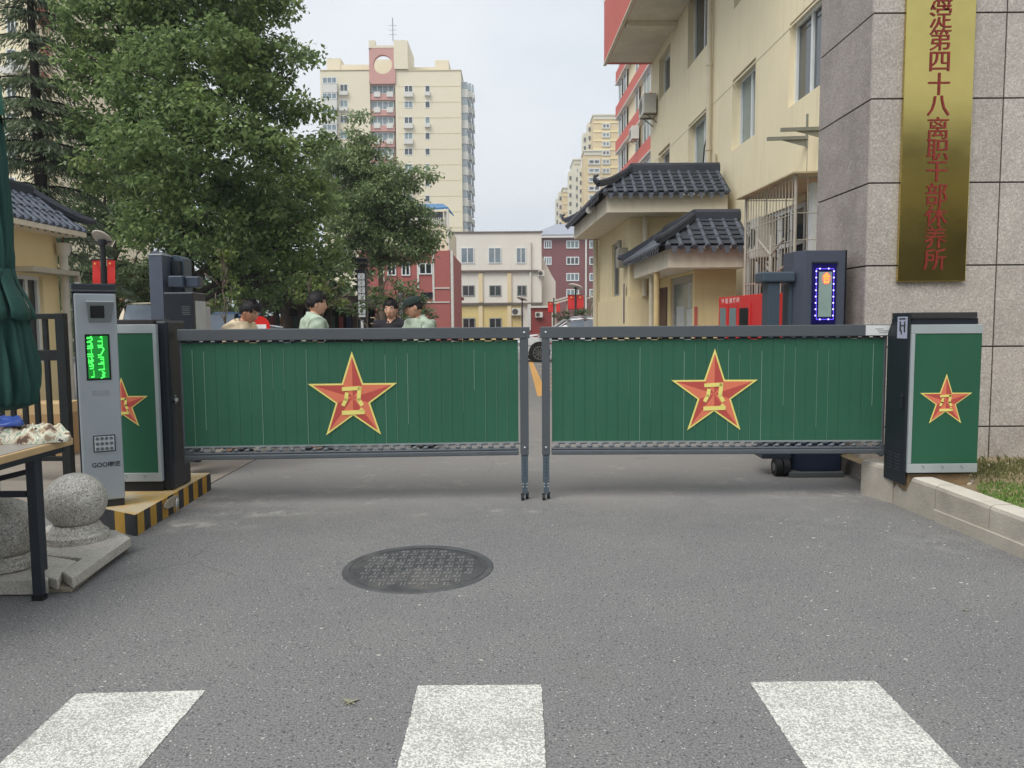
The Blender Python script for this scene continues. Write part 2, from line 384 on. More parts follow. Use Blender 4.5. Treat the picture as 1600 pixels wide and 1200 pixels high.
# pale paving left of the kerb island and behind the railing
PAVE = mat('paving', rgb(150, 142, 132), 0.9, 0, 0.2, 1.2, 0.5, 60, dirt=0.5, dirtcol=rgb(112, 104, 96))
m = MB(); m.box(-9.0, -3.74, 5.2, 13.0, -0.05, 0.012); m.box(-9.0, -2.85, 6.93, 13.0, -0.05, 0.010)
struct(m.build('pavement', PAVE))

# scattered pale litter chips
m = MB()
for _ in range(130):
    if random.random() < 0.4: p = gp(random.uniform(1250, 1560), random.uniform(790, 1000))
    else: p = gp(random.uniform(100, 1580), random.uniform(770, 1190))
    if -3.7 < p.x < -2.5 or p.x > 2.95+(6.5-p.y)*0.12: continue
    r = random.uniform(0.002, 0.007)*(0.6+0.1*p.y); a = random.uniform(0, PI)
    q = []
    for k in range(5):
        t = a+2*PI*k/5; rr = r*random.uniform(0.5, 1.2); q.append((p.x+rr*1.6*math.cos(t), p.y+rr*math.sin(t), 0.001))
    m.prism(q, (0, 0, random.uniform(0.001, 0.003)))
tag(m.build('litter', mat('litter_chip', rgb(205, 202, 192), 0.8)), 'small pale chips and bits of litter scattered on the grey asphalt', 'litter', kind='stuff')
# withered leaves
m = MB()
for (px, py, s) in ((545, 1098, 0.05), (1508, 955, 0.022), (1325, 946, 0.014)):
    p = gp(px, py); 
    for k in range(3):
        a = random.uniform(0, PI); d = V((math.cos(a), math.sin(a)*0.7, 0))*s; w = V((-d.y, d.x, 0))*0.25
        c = V((p.x+random.uniform(-s, s)*0.6, p.y, 0.004)); m.quad(c-d, c-w+V((0, 0, 0.006)), c+d, c+w+V((0, 0, 0.004)))
tag(m.build('dry_leaves', mat('dry_leaf', rgb(140, 138, 118), 0.8), recalc=False), 'few withered leaves lying on the asphalt before the gate', 'leaves', kind='stuff')

# ================================================================ MANHOLE
IRON = mat('cast_iron', rgb(74, 75, 77), 0.7, 0.05, 0.3, 8, 0.5, 40, dirt=0.85, dirtcol=rgb(132, 128, 120))
IRON2 = mat('worn_iron', rgb(118, 118, 118), 0.65, 0.1, 0.3, 9, 0.4, 60, dirt=0.6, dirtcol=rgb(158, 156, 150))
mc = gp(654, 887); MR = 0.462
t = thing('manhole_cover', 'round dark iron manhole cover with raised grid pattern set in the road', 'manhole cover', (mc.x, mc.y, 0))
m = MB(); n = 64
def ring(mb, r0, r1, z0, z1, mi=0):
    for j in range(n):
        a, b = 2*PI*j/n, 2*PI*(j+1)/n
        P = lambda r, w, z: (r*math.cos(w), r*math.sin(w), z)
        mb.quad(P(r0, a, z0), P(r1, a, z1), P(r1, b, z1), P(r0, b, z0), mi)
ring(m, MR*0.915, MR*0.985, 0.006, 0.006); ring(m, MR*0.985, MR*1.0, 0.006, 0.0); ring(m, MR*0.905, MR*0.915, 0.002, 0.006)
m.build('frame_ring', mat('iron_ring', rgb(86, 87, 89), 0.65, 0.15, 0.3, 6, 0.4, 60, dirt=0.4, dirtcol=rgb(118, 116, 112)), t)
m = MB(); ring(m, 0.0, MR*0.90, 0.003, 0.003); ring(m, MR*0.84, MR*0.90, 0.005, 0.004)
lid = m.build('lid', IRON, t)
m = MB(); s = 0.062; rr = MR*0.80
for i in range(-7, 8):
    for j in range(-7, 8):
        x, y = i*s, j*s
        if math.hypot(x, y) > rr or math.hypot(x+s*0.4, y+s*0.4) > rr: continue
        if (i+j) % 2:
            m.box(x-s*0.42, x+s*0.42, y-0.006, y+0.006, 0.003, 0.0075)
            m.box(x-0.02, x-0.008, y+0.013, y+0.027, 0.003, 0.0065); m.box(x+0.008, x+0.02, y+0.013, y+0.027, 0.003, 0.0065)
        else:
            m.box(x-0.006, x+0.006, y-s*0.42, y+s*0.42, 0.003, 0.0075)
            m.box(x+0.013, x+0.026, y-0.02, y-0.008, 0.003, 0.0065); m.box(x+0.013, x+0.026, y+0.008, y+0.02, 0.003, 0.0065)
m.build('raised_pattern', IRON2, lid)

# ================================================================ KERB ISLAND (left)
def kerb_paint(name):
    m = bpy.data.materials.new(name); m.use_nodes = True
    t = m.node_tree; b = t.nodes['Principled BSDF']; ln = t.links.new
    co = t.nodes.new('ShaderNodeTexCoord'); n = t.nodes.new('ShaderNodeTexNoise'); n.inputs['Scale'].default_value = 4.0; n.inputs['Detail'].default_value = 8; n.inputs['Roughness'].default_value = 0.7
    ln(co.outputs['Object'], n.inputs['Vector'])
    r = t.nodes.new('ShaderNodeMapRange'); r.inputs[1].default_value = 0.40; r.inputs[2].default_value = 0.56; r.inputs[3].default_value = 0; r.inputs[4].default_value = 0.85; ln(n.outputs[0], r.inputs[0])
    q = t.nodes.new('ShaderNodeMix'); q.data_type = 'RGBA'; ln(r.outputs[0], q.inputs[0]); q.inputs[6].default_value = rgb(212, 172, 100); q.inputs[7].default_value = rgb(205, 192, 164)
    ln(q.outputs[2], b.inputs['Base Color']); b.inputs['Roughness'].default_value = 0.75
    return m
KTOP = kerb_paint('kerb_top_paint')
KY = mat('kerb_yellow', rgb(190, 146, 52), 0.65, 0, 0.2, 7, 0.3, 40, dirt=0.55, dirtcol=rgb(150, 125, 78))
KK = mat('kerb_black', rgb(44, 46, 50), 0.6, 0, 0.25, 9, 0.3, 40, dirt=0.45, dirtcol=rgb(95, 92, 86))
CONC = mat('raw_concrete', rgb(165, 155, 138), 0.9, 0, 0.25, 8, 0.8, 40, dirt=0.4)
IZ = 0.155
outl = [gp(148, 822), gp(165, 827), gp(212, 838), gp(216, 836)]
edge = [(outl[0].x-0.25, outl[0].y+0.25), (outl[1].x, outl[1].y), (outl[2].x, outl[2].y), (outl[3].x, outl[3].y)]
e1 = gp(330, 765); edge.append((e1.x, e1.y))
m = MB()
full = edge+[(-3.75, e1.y), (-3.75, edge[0][1]+0.2)]
ch = 0.012
m.poly([(x+(0.012 if i in (0, 1, 2) else -0.012)*(1 if i < 2 else (1 if x < -3.5 else -1)) * 0, y, IZ) for i, (x, y) in enumerate(full)], 0)
# painted faces in stripes about a hand wide
flip = 0
def stripes(a, b, w, start):
    a, b = V((*a, 0)), V((*b, 0)); Ln = (b-a).length; k = max(1, round(Ln/w)); mi = start
    for i in range(k):
        p, q = a.lerp(b, i/k), a.lerp(b, (i+1)/k)
        lean = V((0.012, 0, 0))
        m.quad(p, q, V((q.x, q.y, IZ))-lean*0, V((p.x, p.y, IZ))-lean*0, 1 if mi % 2 == 0 else 2); mi += 1
    return mi
mi = stripes(edge[0], edge[1], 0.12, 0); mi = stripes(edge[1], edge[2], 0.125, 1); mi = stripes(edge[2], edge[3], 0.03, 1); mi = stripes(edge[3], edge[4], 0.105, 0)
m.quad((e1.x, e1.y, 0), (-3.75, e1.y, 0), (-3.75, e1.y, IZ), (e1.x, e1.y, IZ), 1)
m.quad((-3.75, e1.y, 0), (-3.75, edge[0][1]+0.2, 0), (-3.75, edge[0][1]+0.2, IZ), (-3.75, e1.y, IZ), 1)
struct(m.build('kerb', [KTOP, KY, KK]))
# broken kerb lump showing raw concrete, with a bent steel loop
kp = gp(268, 805); 
t = thing('broken_kerb_patch', 'raw concrete patch with bent steel loop on the striped kerb edge', 'kerb patch', (kp.x, kp.y, 0))
m = MB()
pts = []
for k in range(11):
    a = 2*PI*k/11; pts.append((0.006, 0.14*math.cos(a)*random.uniform(0.75, 1.1), 0.11+0.05*math.sin(a)*random.uniform(0.7, 1.1)))
m.prism(pts, (0.012, 0, 0)); m.build('concrete_patch', CONC, t)
m = MB(); m.tube([(0.03, 0.02, 0.03), (0.035, 0.02, 0.11), (0.035, 0.035, 0.125), (0.035, 0.05, 0.11), (0.03, 0.05, 0.05)], 0.007, 6)
m.build('steel_loop', mat('pale_steel', rgb(205, 205, 200), 0.5, 0.3), t, smooth=True)

# ================================================================ LOW WALL (right) and lawn
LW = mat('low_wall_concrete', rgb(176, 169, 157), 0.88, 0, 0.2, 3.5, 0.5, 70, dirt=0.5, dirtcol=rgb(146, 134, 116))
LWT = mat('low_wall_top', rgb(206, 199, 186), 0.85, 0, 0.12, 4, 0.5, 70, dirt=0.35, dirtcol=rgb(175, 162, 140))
base = [gp(1344, 772), gp(1395, 787), gp(1460, 814), gp(1544, 849), gp(1600, 873)]
base.append(base[-1]+(base[-1]-base[-2])*2.2)
t = thing('low_wall', 'low pale concrete edging wall with rounded top along the lawn', 'low wall', base[2])
hts = [0.30, 0.295, 0.27, 0.262, 0.26, 0.25]; TK = 0.16
for i in range(len(base)-1):
    a, b = base[i], base[i+1]; d = (b-a).normalized(); n_ = V((-d.y, d.x, 0)); n_ = n_ if n_.x > 0 else -n_
    a2, b2 = a+d*0.004, b-d*0.004
    m = MB(); K = 16 if i == 1 else 3
    for k in range(K):
        p, q = a2.lerp(b2, k/K), a2.lerp(b2, (k+1)/K)
        hp = hts[i]+(hts[i+1]-hts[i])*k/K; hq = hts[i]+(hts[i+1]-hts[i])*(k+1)/K
        if i == 1:   # chunk broken out round the cabinet foot
            f = lambda u: 0.16+0.03*math.sin(u*23)+0.02*math.sin(u*51) if u < 0.30 else min(0.27, 0.16+(u-0.30)/0.14*0.11)
            hp, hq = f(k/K), f((k+1)/K)
        z = V((0, 0, 1)); r = 0.03
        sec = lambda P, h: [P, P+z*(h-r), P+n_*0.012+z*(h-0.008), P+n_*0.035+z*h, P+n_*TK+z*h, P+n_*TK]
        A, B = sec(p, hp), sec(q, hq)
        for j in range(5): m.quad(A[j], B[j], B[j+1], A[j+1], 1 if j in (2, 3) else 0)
        m.poly(A[::-1], 0); m.poly(B, 0)
    m.build('concrete_block', [LW, LWT], t, world=True)
m = MB()
for i in (2, 3, 4):  # footing strip
    a, b = base[i], base[i+1]; d = (b-a).normalized(); n_ = V((-d.y, d.x, 0)); n_ = -n_ if n_.x > 0 else n_
    m.hexa([a, b, b+n_*0.012, a+n_*0.012, a+V((0, 0, 0.09)), b+V((0, 0, 0.09)), b+n_*0.012+V((0, 0, 0.085)), a+n_*0.012+V((0, 0, 0.085))])
m.build('footing', LW, t, world=True)
# rubble in the notch
m = MB()
for k in range(16):
    p = base[1].lerp(base[2], random.uniform(-0.02, 0.3))+V((random.uniform(0.03, 0.13), random.uniform(-0.03, 0.03), 0.135+random.uniform(0, 0.05)))
    s = random.uniform(0.012, 0.03); a = random.uniform(0, PI)
    m.obox(p, V((math.cos(a), math.sin(a), 0.3))*s, V((-math.sin(a), math.cos(a), 0.2))*s*0.7, V((0, 0.2, 0.6))*s)
m.build('broken_edge', LW, t, world=True)

SOIL = mat('soil', rgb(142, 126, 98), 0.95, 0, 0.3, 3.5, 1.0, 35, dirt=0.5, dirtcol=rgb(96, 104, 62))
m = MB()
LX = [(b.x+0.15, b.y) for b in base]
gx = 24; 
rows = []
for i in range(len(LX)-1):
    K = 7
    for k in range(K if i < len(LX)-2 else K+1):
        u = k/K; x0 = LX[i][0]+(LX[i+1][0]-LX[i][0])*u; y0 = LX[i][1]+(LX[i+1][1]-LX[i][1])*u
        rows.append([(x0+(7.5-x0)*(j/gx), y0, 0.185+random.uniform(-0.01, 0.012)+(0.02 if j > 1 else 0)) for j in range(gx+1)])
rows = [[(x, 7.4, 0.2) for x, _, _ in rows[0]]]+rows
for A, B in zip(rows[:-1], rows[1:]):
    for j in range(gx): m.quad(A[j], A[j+1], B[j+1], B[j])
struct(m.build('lawn', SOIL, smooth=True))
def grass_patch(name, label, n, region, hrange, matl, cat='grass'):
    vs = []; fs = []
    for _ in range(n):
        x, y = region()
        h = random.uniform(*hrange); a = random.uniform(0, 2*PI); w = random.uniform(0.003, 0.006)
        dx, dy = math.cos(a), math.sin(a); ln_ = random.uniform(0.2, 0.9)*h
        z = 0.19; o = len(vs)
        vs += [(x-dy*w, y+dx*w, z), (x+dy*w, y-dx*w, z), (x+dx*ln_*0.4+dy*w*0.8, y+dy*ln_*0.4-dx*w*0.8, z+h*0.65), (x+dx*ln_, y+dy*ln_, z+h), (x+dx*ln_*0.4-dy*w*0.8, y+dy*ln_*0.4+dx*w*0.8, z+h*0.65)]
        fs.append((o, o+1, o+2, o+3, o+4))
    me = bpy.data.meshes.new(name); me.from_pydata(vs, [], fs); me.materials.append(matl)
    o = link(name, me); tag(o, label, cat, kind='stuff')
GR = leafmat('grass_blade', rgb(86, 116, 52), rgb(140, 174, 88), rgb(182, 198, 120), 0.3)
def lawnreg():
    while True:
        y = random.uniform(3.6, 6.0); u = random.random()**1.5
        x = 3.17+(5.4-y)*0.06+0.17+u*2.6
        d = math.sin(x*5.1+y*2.3)+math.sin(y*6.7-x*1.3)
        if y > 5.55 and d < 0.4: continue
        if d < -0.9 and random.random() < 0.8: continue
        return x, y
grass_patch('grass', 'short green grass growing behind the low pale edging wall', 14000, lawnreg, (0.015, 0.05), GR)
def weedreg():
    if random.random() < 0.5:
        cx, cy = random.choice([(3.95, 6.3), (4.15, 6.55), (4.6, 6.7), (5.0, 6.6), (4.4, 6.1), (4.9, 6.2)])
        return cx+random.gauss(0, 0.09), cy+random.gauss(0, 0.07)
    return random.uniform(3.7, 5.6), random.uniform(5.9, 7.0)
grass_patch('weeds', 'ragged weeds at the foot of the granite wall', 2200, weedreg, (0.02, 0.085), leafmat('weed_blade', rgb(86, 92, 58), rgb(146, 146, 98), rgb(180, 166, 124), 0.25), 'weeds')
m = MB()
for _ in range(60):
    x, y = random.uniform(3.6, 5.4), random.uniform(5.7, 6.9); s = random.uniform(0.008, 0.03); a = random.uniform(0, PI)
    m.obox((x, y, 0.205), V((math.cos(a), math.sin(a), 0.2))*s, V((-math.sin(a), math.cos(a), 0))*s*0.6, V((0, 0, 1))*s*0.4)
tag(m.build('rubble', mat('rubble_pale', rgb(196, 186, 166), 0.9)), 'pale stone rubble lying on the bare soil behind the green cabinet', 'rubble', kind='stuff')

# ================================================================ GRANITE WALL with brass plaque
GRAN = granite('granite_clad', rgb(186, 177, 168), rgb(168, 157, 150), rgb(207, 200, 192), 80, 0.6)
GRAN_SHADE = granite('granite_side_shaded', rgb(164, 154, 148), rgb(142, 132, 128), rgb(182, 173, 168), 85, 0.6, 0.18)  # side granite in a darker tone, painting in the shade on that face
JOINT = mat('dark_joint', rgb(70, 60, 56), 0.9)
WY = 7.15; cx_ = gp(1344, 754).x; WX = at(1352, 480, WY).x
t = thing('granite_wall', 'tall pinkish granite clad gate wall with dark joints', 'wall', (WX, WY, 0))
jz = [at(1460, y, WY).z for y in (667, 541, 414, 284, 152, 20)]
stepz = (jz[-1]-jz[0])/5; zs = [jz[0]-stepz*2+0.02]+[jz[0]+stepz*k for k in range(-1, 9)]
xs_f = [WX, at(1560, 350, WY).x, at(1560, 350, WY).x+1.3, at(1560, 350, WY).x+2.6, at(1560, 350, WY).x+3.9]
jg = 0.007
m = MB(); m.box(WX+0.02, xs_f[-1], WY+0.012, WY+1.18, -0.1, zs[-1]); m.build('joint_backing', JOINT, t, world=True)
m = MB()
for i in range(len(zs)-1):
    z0, z1 = max(zs[i], -0.05)+jg, zs[i+1]-jg
    for k in range(4): m.box(xs_f[k]+(jg if k else 0), xs_f[k+1]-jg, WY, WY+0.03, z0, z1)
m.build('front_cladding', GRAN, t, world=True, bevel=0.003)
m = MB()
for i in range(len(zs)-1):
    z0, z1 = max(zs[i], -0.05)+jg, zs[i+1]-jg
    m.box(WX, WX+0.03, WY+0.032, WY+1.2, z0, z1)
m.build('side_cladding', GRAN_SHADE, t, world=True, bevel=0.003)

BRASS = mat('brass', rgb(204, 186, 112), 0.15, 1.0, 0.15, 1.2, 0.08, 3)
b_ = BRASS.node_tree
PY = WY-0.045
TL, TR, BL, BR = at(1416, 0, PY), at(1525, 0, PY), at(1404, 440, PY), at(1510, 440, PY)
xL, xR = (TL.x+BL.x)/2, (TR.x+BR.x)/2; zB = BL.z; zT = TL.z+0.55
t = thing('name_plaque', 'tall vertical brass plaque with red Chinese lettering on the granite wall', 'plaque', (xL, PY, zB))
m = MB(); m.box(xL, xR, PY, PY+0.04, zB, zT); m.build('brass_plate', BRASS, t, world=True, bevel=0.006)
m = MB()
chars = '军队海淀第四十八离职干部休养所'[2:]
ys = [-2, 26, 61, 96, 131, 165, 200, 234, 268, 303, 337, 371, 405]
for chx, py in zip(chars, ys):
    px = 1471-(py/405.0)*10.5
    p = at(px, py, PY-0.004); [text_into(m, chx, 0.212, p+V((dx, -0.0012*i_, 0)), (1, 0, 0), (0, 0, 1), 0, 0.0, 1.0) for i_, dx in enumerate((-0.003, 0.0, 0.003))]
RED = mat('plaque_red', rgb(138, 46, 36), 0.55, 0, 0.3, 20)
m.build('lettering', RED, t, world=True)

# ================================================================ GATE WINGS
GBEAM = mat('gate_grey', rgb(88, 93, 98), 0.5, 0.1, 0.06, 3, dirt=0.15)
GDARK = mat('gate_dark', rgb(40, 45, 52), 0.45, 0.1, 0.1, 3)
GPANEL = mat('banner_green', rgb(48, 100, 78), 0.6, 0, 0.12, 1.2, spec=0.35, streak=0.3, dirtcol=rgb(66, 108, 92))
GSEAM = mat('seam_pale', rgb(120, 155, 140), 0.6)
STY = mat('star_yellow', rgb(240, 228, 130), 0.55, 0, 0.05); STL = mat('star_light', rgb(226, 124, 96), 0.55, 0, 0.06); STD = mat('star_dark', rgb(190, 82, 74), 0.55, 0, 0.06)
SILV = mat('alu_silver', rgb(178, 186, 188), 0.4, 0.25, 0.06, 4)
STEEL = mat('bolt_steel', rgb(200, 202, 204), 0.3, 0.8, 0.05)
def star(parent, c, R, y0, lean=0.0, name='star_emblem'):
    """red faceted star with yellow border and yellow characters, flat on the panel (x right, z up, -y out)"""
    m = MB(); cx, cz = c
    def ringpts(r, y):
        return [(cx+(r if k % 2 == 0 else r*0.385)*math.sin(PI*k/5+lean), y, cz+(r if k % 2 == 0 else r*0.385)*math.cos(PI*k/5+lean)) for k in range(10)]
    b = ringpts(R*1.0, y0-0.001)
    m.prism(b, (0, -0.002, 0), 0)
    o = ringpts(R*0.885, y0-0.0045); ctr = (cx, y0-0.0045, cz)
    for k in range(10): m._add([ctr, o[k], o[(k+1) % 10]], [(0, 1, 2)], 1 if k % 2 else 2)
    # the two characters drawn as strokes
    u = R*0.2; y1 = y0-0.006
    def st(pts, w):
        for (a, b2) in zip(pts[:-1], pts[1:]):
            ax, az, bx, bz = cx+a[0]*u, cz+a[1]*u, cx+b2[0]*u, cz+b2[1]*u
            d = V((bx-ax, 0, bz-az)); n_ = V((-d.z, 0, d.x)).normalized()*w*u*0.5; d2 = d.normalized()*w*u*0.3
            A, B = V((ax, y1, az))-d2, V((bx, y1, bz))+d2
            m.prism([A-n_, B-n_, B+n_, A+n_], (0, -0.002, 0), 0)
    st([(-1.0, 0.95), (0.75, 1.05), (0.62, -0.2), (0.95, -0.75)], 0.42)
    st([(-0.62, 0.45), (-0.72, -0.2), (-1.02, -0.75)], 0.40)
    st([(-1.05, -1.62), (1.1, -1.55)], 0.46); m.prism([(cx+0.55*u, y1, cz-1.4*u), (cx+1.35*u, y1, cz-1.5*u), (cx+0.9*u, y1, cz-1.05*u)], (0, -0.002, 0), 0)
    return m.build(name, [STY, STL, STD], parent, recalc=True)

def gate_wing(label, A, B, post_left, star_px, starR_px, seams, sticker=False):
    A, B = V((A.x, A.y, 0)), V((B.x, B.y, 0)); L_ = (B-A).length; rz = math.atan2((B-A).y, (B-A).x)
    t = thing('swing_gate_wing', label, 'gate wing', A, rz, 'swing gate wings')
    zt, zb = 1.462, 1.368; pz0 = 0.50
    s = 1 if post_left else -1
    m = MB(); m.box(-0.0, L_, -0.045, 0.045, zb, zt)
    m.build('top_beam', GBEAM, t, bevel=0.006)
    px0 = 0.012 if post_left else L_-0.012-0.066
    m = MB(); m.box(px0, px0+0.066, -0.038, 0.038, 0.385, zb-0.002)
    post = m.build('end_post', GBEAM, t, bevel=0.005)
    m = MB()
    for z in (1.415, 0.45): m.ball((px0+0.033, -0.04 if z < 1.3 else -0.047, z), (0.011, 0.007, 0.011), 10)
    m.build('bolt', STEEL, post, smooth=True)
    m = MB(); m.box(px0+0.006, px0+0.060, -0.03, 0.03, 0.155, 0.384)
    mid = 0.03 if post_left else 0.03
    m.box(px0+0.012, px0+0.054, -0.026, 0.026, 0.052, 0.154)
    leg = m.build('leg', mat('leg_blue_grey', rgb(84, 98, 108), 0.5, 0.1), t, bevel=0.003)
    m = MB()
    for k in range(6): m.cyl((px0+0.033, 0), 0.0045, 0, 0.001); 
    m = MB()
    for k in range(6): m.obox((px0+0.033, -0.031, 0.21+k*0.028), (0.005, 0, 0), (0, 0.001, 0), (0, 0, 0.005))
    m.build('pin_holes', GDARK, leg)
    m = MB()
    for dx in (0.018, 0.048):
        for dz in (0.115, 0.14): m.ball((px0+dx, -0.029, dz), (0.006, 0.004, 0.006), 8)
    m.build('bolt', STEEL, leg, smooth=True)
    for dx, dy in ((0.012, -0.03), (0.054, 0.025)):
        m = MB(); m.tube([(px0+dx-0.012, dy, 0.025), (px0+dx+0.012, dy, 0.025)], 0.025, 14); m.box(px0+dx-0.014, px0+dx+0.014, dy-0.012, dy+0.012, 0.035, 0.058)
        m.build('caster', GDARK, t, smooth='auto')
    # panel of vertical slats
    x0 = (px0+0.084) if post_left else 0.012; x1 = L_-0.03 if post_left else px0-0.018
    n_ = 30; w = (x1-x0)/n_
    m = MB(); pt = 1.350
    for k in range(n_):
        a, b = x0+k*w, x0+(k+1)*w
        y = -0.012+(0.0012 if k % 2 else 0); ww = 0.0007
        m.box(a+ww, b-ww, y, y+0.012, pz0, pt-0.004*((k*7) % 3 == 0))
    m.box(x0+0.01, x1-0.01, 0.004, 0.010, pz0+0.01, pt-0.02)
    pn = m.build('banner_panel', GPANEL, t)
    m = MB(); rs = random.Random(5 if post_left else 9)
    for k in range(1, n_):
        if rs.random() < 0.62:
            xx = x0+k*w; z1 = pt-rs.uniform(0.02, 0.12); z0 = pz0+(0.0 if rs.random() < 0.7 else rs.uniform(0.1, 0.5)); ww = rs.choice([0.0008, 0.0012, 0.0022])
            m.box(xx-ww, xx+ww, -0.0155, -0.0125, z0, z1)
    m.build('panel_seam', GSEAM, pn)
    sx, sz = star_px; star(t, (sx, sz), starR_px, -0.0165)
    # hanger hooks under the beam
    m = MB(); k = 0; xx = x0
    while xx < x1-0.03:
        m.box(xx, xx+w*0.6, -0.012, 0.006, pt+0.001, zb-0.001); m.box(xx+w*0.6+0.001, min(xx+w-0.001, x1), 0.004, 0.008, pt-0.012, pt+0.006); xx += w
    m.build('hanger_clips', GDARK, t)
    # bottom mechanism: pale edge, scissor links, rail
    m = MB(); m.box(x0, x1, -0.016, 0.012, pz0-0.014, pz0-0.001)
    m.build('bottom_edge', mat('edge_grey', rgb(150, 160, 162), 0.5, 0.2), t)
    m = MB(); xx = x0+0.02
    while xx < x1-0.05:
        m.beam((xx, -0.005, pz0-0.05), (xx+w*0.55, -0.005, pz0-0.02), 0.012, 0.012); m.ball((xx+w*0.3, -0.012, pz0-0.04), (0.02, 0.012, 0.012), 8)
        m.box(xx+w*0.55, xx+w*0.98, -0.01, 0.0, pz0-0.026, pz0-0.016); xx += w
    m.build('link_chain', mat('chain_grey', rgb(120, 126, 130), 0.5, 0.3), t)
    m = MB(); m.box(x0-0.004, x1+0.03 if post_left else x1, -0.03, 0.03, 0.385, 0.425); m.box(x0-0.004, x1, -0.02, 0.02, 0.426, 0.446)
    m.build('bottom_rail', mat('rail_grey', rgb(96, 102, 108), 0.5, 0.2), t, bevel=0.008)
    hx = L_-0.045 if post_left else 0.03
    m = MB()
    m.cyl((hx+0.02*s, 0.0), 0.016, 0.36, zb, 10); m.box(hx-0.01, hx+0.05, -0.028, 0.028, 0.372, 0.46)
    m.build('hinge_rod', GBEAM, t)
    return t, L_
A1, B1 = at(279, 510, 6.28), at(827, 510, 6.43)
A2, B2 = at(844, 510, 6.43), at(1388, 510, 6.38)
sl = at(552, 621, 6.36); w1, L1 = gate_wing('left wing of the swing gate with green star banner, meeting the striped kerb side', A1, B1, False, ((V((sl.x, sl.y, 0))-V((A1.x, A1.y, 0))).length, sl.z), 0.385, None)
sr = at(1115, 615, 6.41); w2, L2 = gate_wing('right wing of the swing gate with green star banner and white notice', A2, B2, True, ((V((sr.x, sr.y, 0))-V((A2.x, A2.y, 0))).length, sr.z), 0.378, None)
WHITE = mat('white_label', rgb(228, 230, 230), 0.5); INK = mat('ink', rgb(50, 52, 56), 0.6)
m = MB(); m.box(L2-0.205, L2-0.003, -0.049, -0.046, 1.374, 1.456, 0)
for k, (a, b) in enumerate(((0.10, 0.03), (0.11, 0.012), (0.13, 0.06))): m.box(L2-a, L2-b, -0.0505, -0.0492, 1.392+k*0.016, 1.3955+k*0.016, 1)
m.build('notice_label', [WHITE, INK], w2)

# ================================================================ GATE CABINETS
NAVY = mat('cabinet_dark', rgb(36, 41, 48), 0.42, 0.1, 0.08, 2)
CAP = mat('cabinet_cap', rgb(58, 57, 58), 0.5, 0.1, 0.06, 2)
GCAB = mat('cabinet_green', rgb(42, 96, 72), 0.45, 0, 0.1, 1.2, spec=0.4, streak=0.2, dirtcol=rgb(62, 104, 86))
def cabinet(label, x0, x1, yf, zb, zt, zs0, zs1, dark_side, star_c, starR):
    """body with a green door in a silver frame; dark_side is -1 / +1 for the side that carries the drive housing"""
    dp = 0.34
    t = thing('gate_drive_cabinet', label, 'cabinet', ((x0+x1)/2, yf, zb), 0, 'gate drive cabinets')
    m = MB(); m.box(x0+0.012, x1-0.012, yf+0.03, yf+dp, zb, zt)
    m.build('body', NAVY, t, world=True, bevel=0.006)
    m = MB(); m.box(x0+0.004, x1-0.03, yf+0.012, yf+dp-0.02, zt+0.001, zt+0.045); m.build('top_cap', CAP, t, world=True, bevel=0.006)
    e = 0.028
    m = MB()
    hs_ = 0.07
    m.box(x0, x1, yf-0.012, yf+0.028, zs1-hs_, zs1); m.box(x0, x1, yf-0.012, yf+0.028, zs0, zs0+hs_)
    if dark_side < 0: m.box(x0, x0+e, yf-0.0125, yf+0.028, zs0+hs_+0.001, zs1-hs_-0.001)
    else: m.box(x1-e, x1, yf-0.0125, yf+0.028, zs0+hs_+0.001, zs1-hs_-0.001)
    fr = m.build('silver_frame', SILV, t, world=True, bevel=0.003)
    m = MB(); a = x0+(e if dark_side < 0 else 0)+0.001; b = x1-(e if dark_side > 0 else 0)-0.001
    m.box(a, b, yf-0.006, yf+0.026, zs0+hs_+0.001, zs1-hs_-0.001)
    m.build('green_door', GCAB, t, world=True)
    o = star(t, star_c, starR, yf-0.0065); o.matrix_parent_inverse = t.matrix_basis.inverted()
    # faint chevrons on the lower strip
    m = MB(); cxm = (x0+x1)/2; zc = zs0+hs_/2
    for k in (-1, 0, 1):
        for sg in (-1, 1):
            c = V((cxm+k*0.15, yf-0.0125, zc+sg*0.010)); m.obox(c, V((0.010, 0, -0.010*sg)), V((0, 0.0008, 0)), V((0.006, 0, 0.004)))
    m.build('chevron_mark', mat('chevron_grey', rgb(150, 158, 160), 0.45, 0.2), fr)
    return t
c1 = at(1421, 600, 5.95); c2 = at(1531, 600, 5.95)
t = cabinet('green gate cabinet with full star standing before the granite wall', c1.x, c2.x, 5.95, 0.285, at(1470, 497, 5.95).z, at(1470, 738, 5.95).z, at(1470, 507, 5.95).z, -1, (at(1478, 627, 5.94).x, at(1478, 627, 5.94).z), 0.213)
m = MB(); m.box(c1.x+0.03, c2.x-0.03, 5.99, 6.26, 0.15, 0.284); m.build('plinth', mat('plinth_soil', rgb(150, 128, 98), 0.95, 0, 0.3, 6, 0.8, 40), t, world=True)
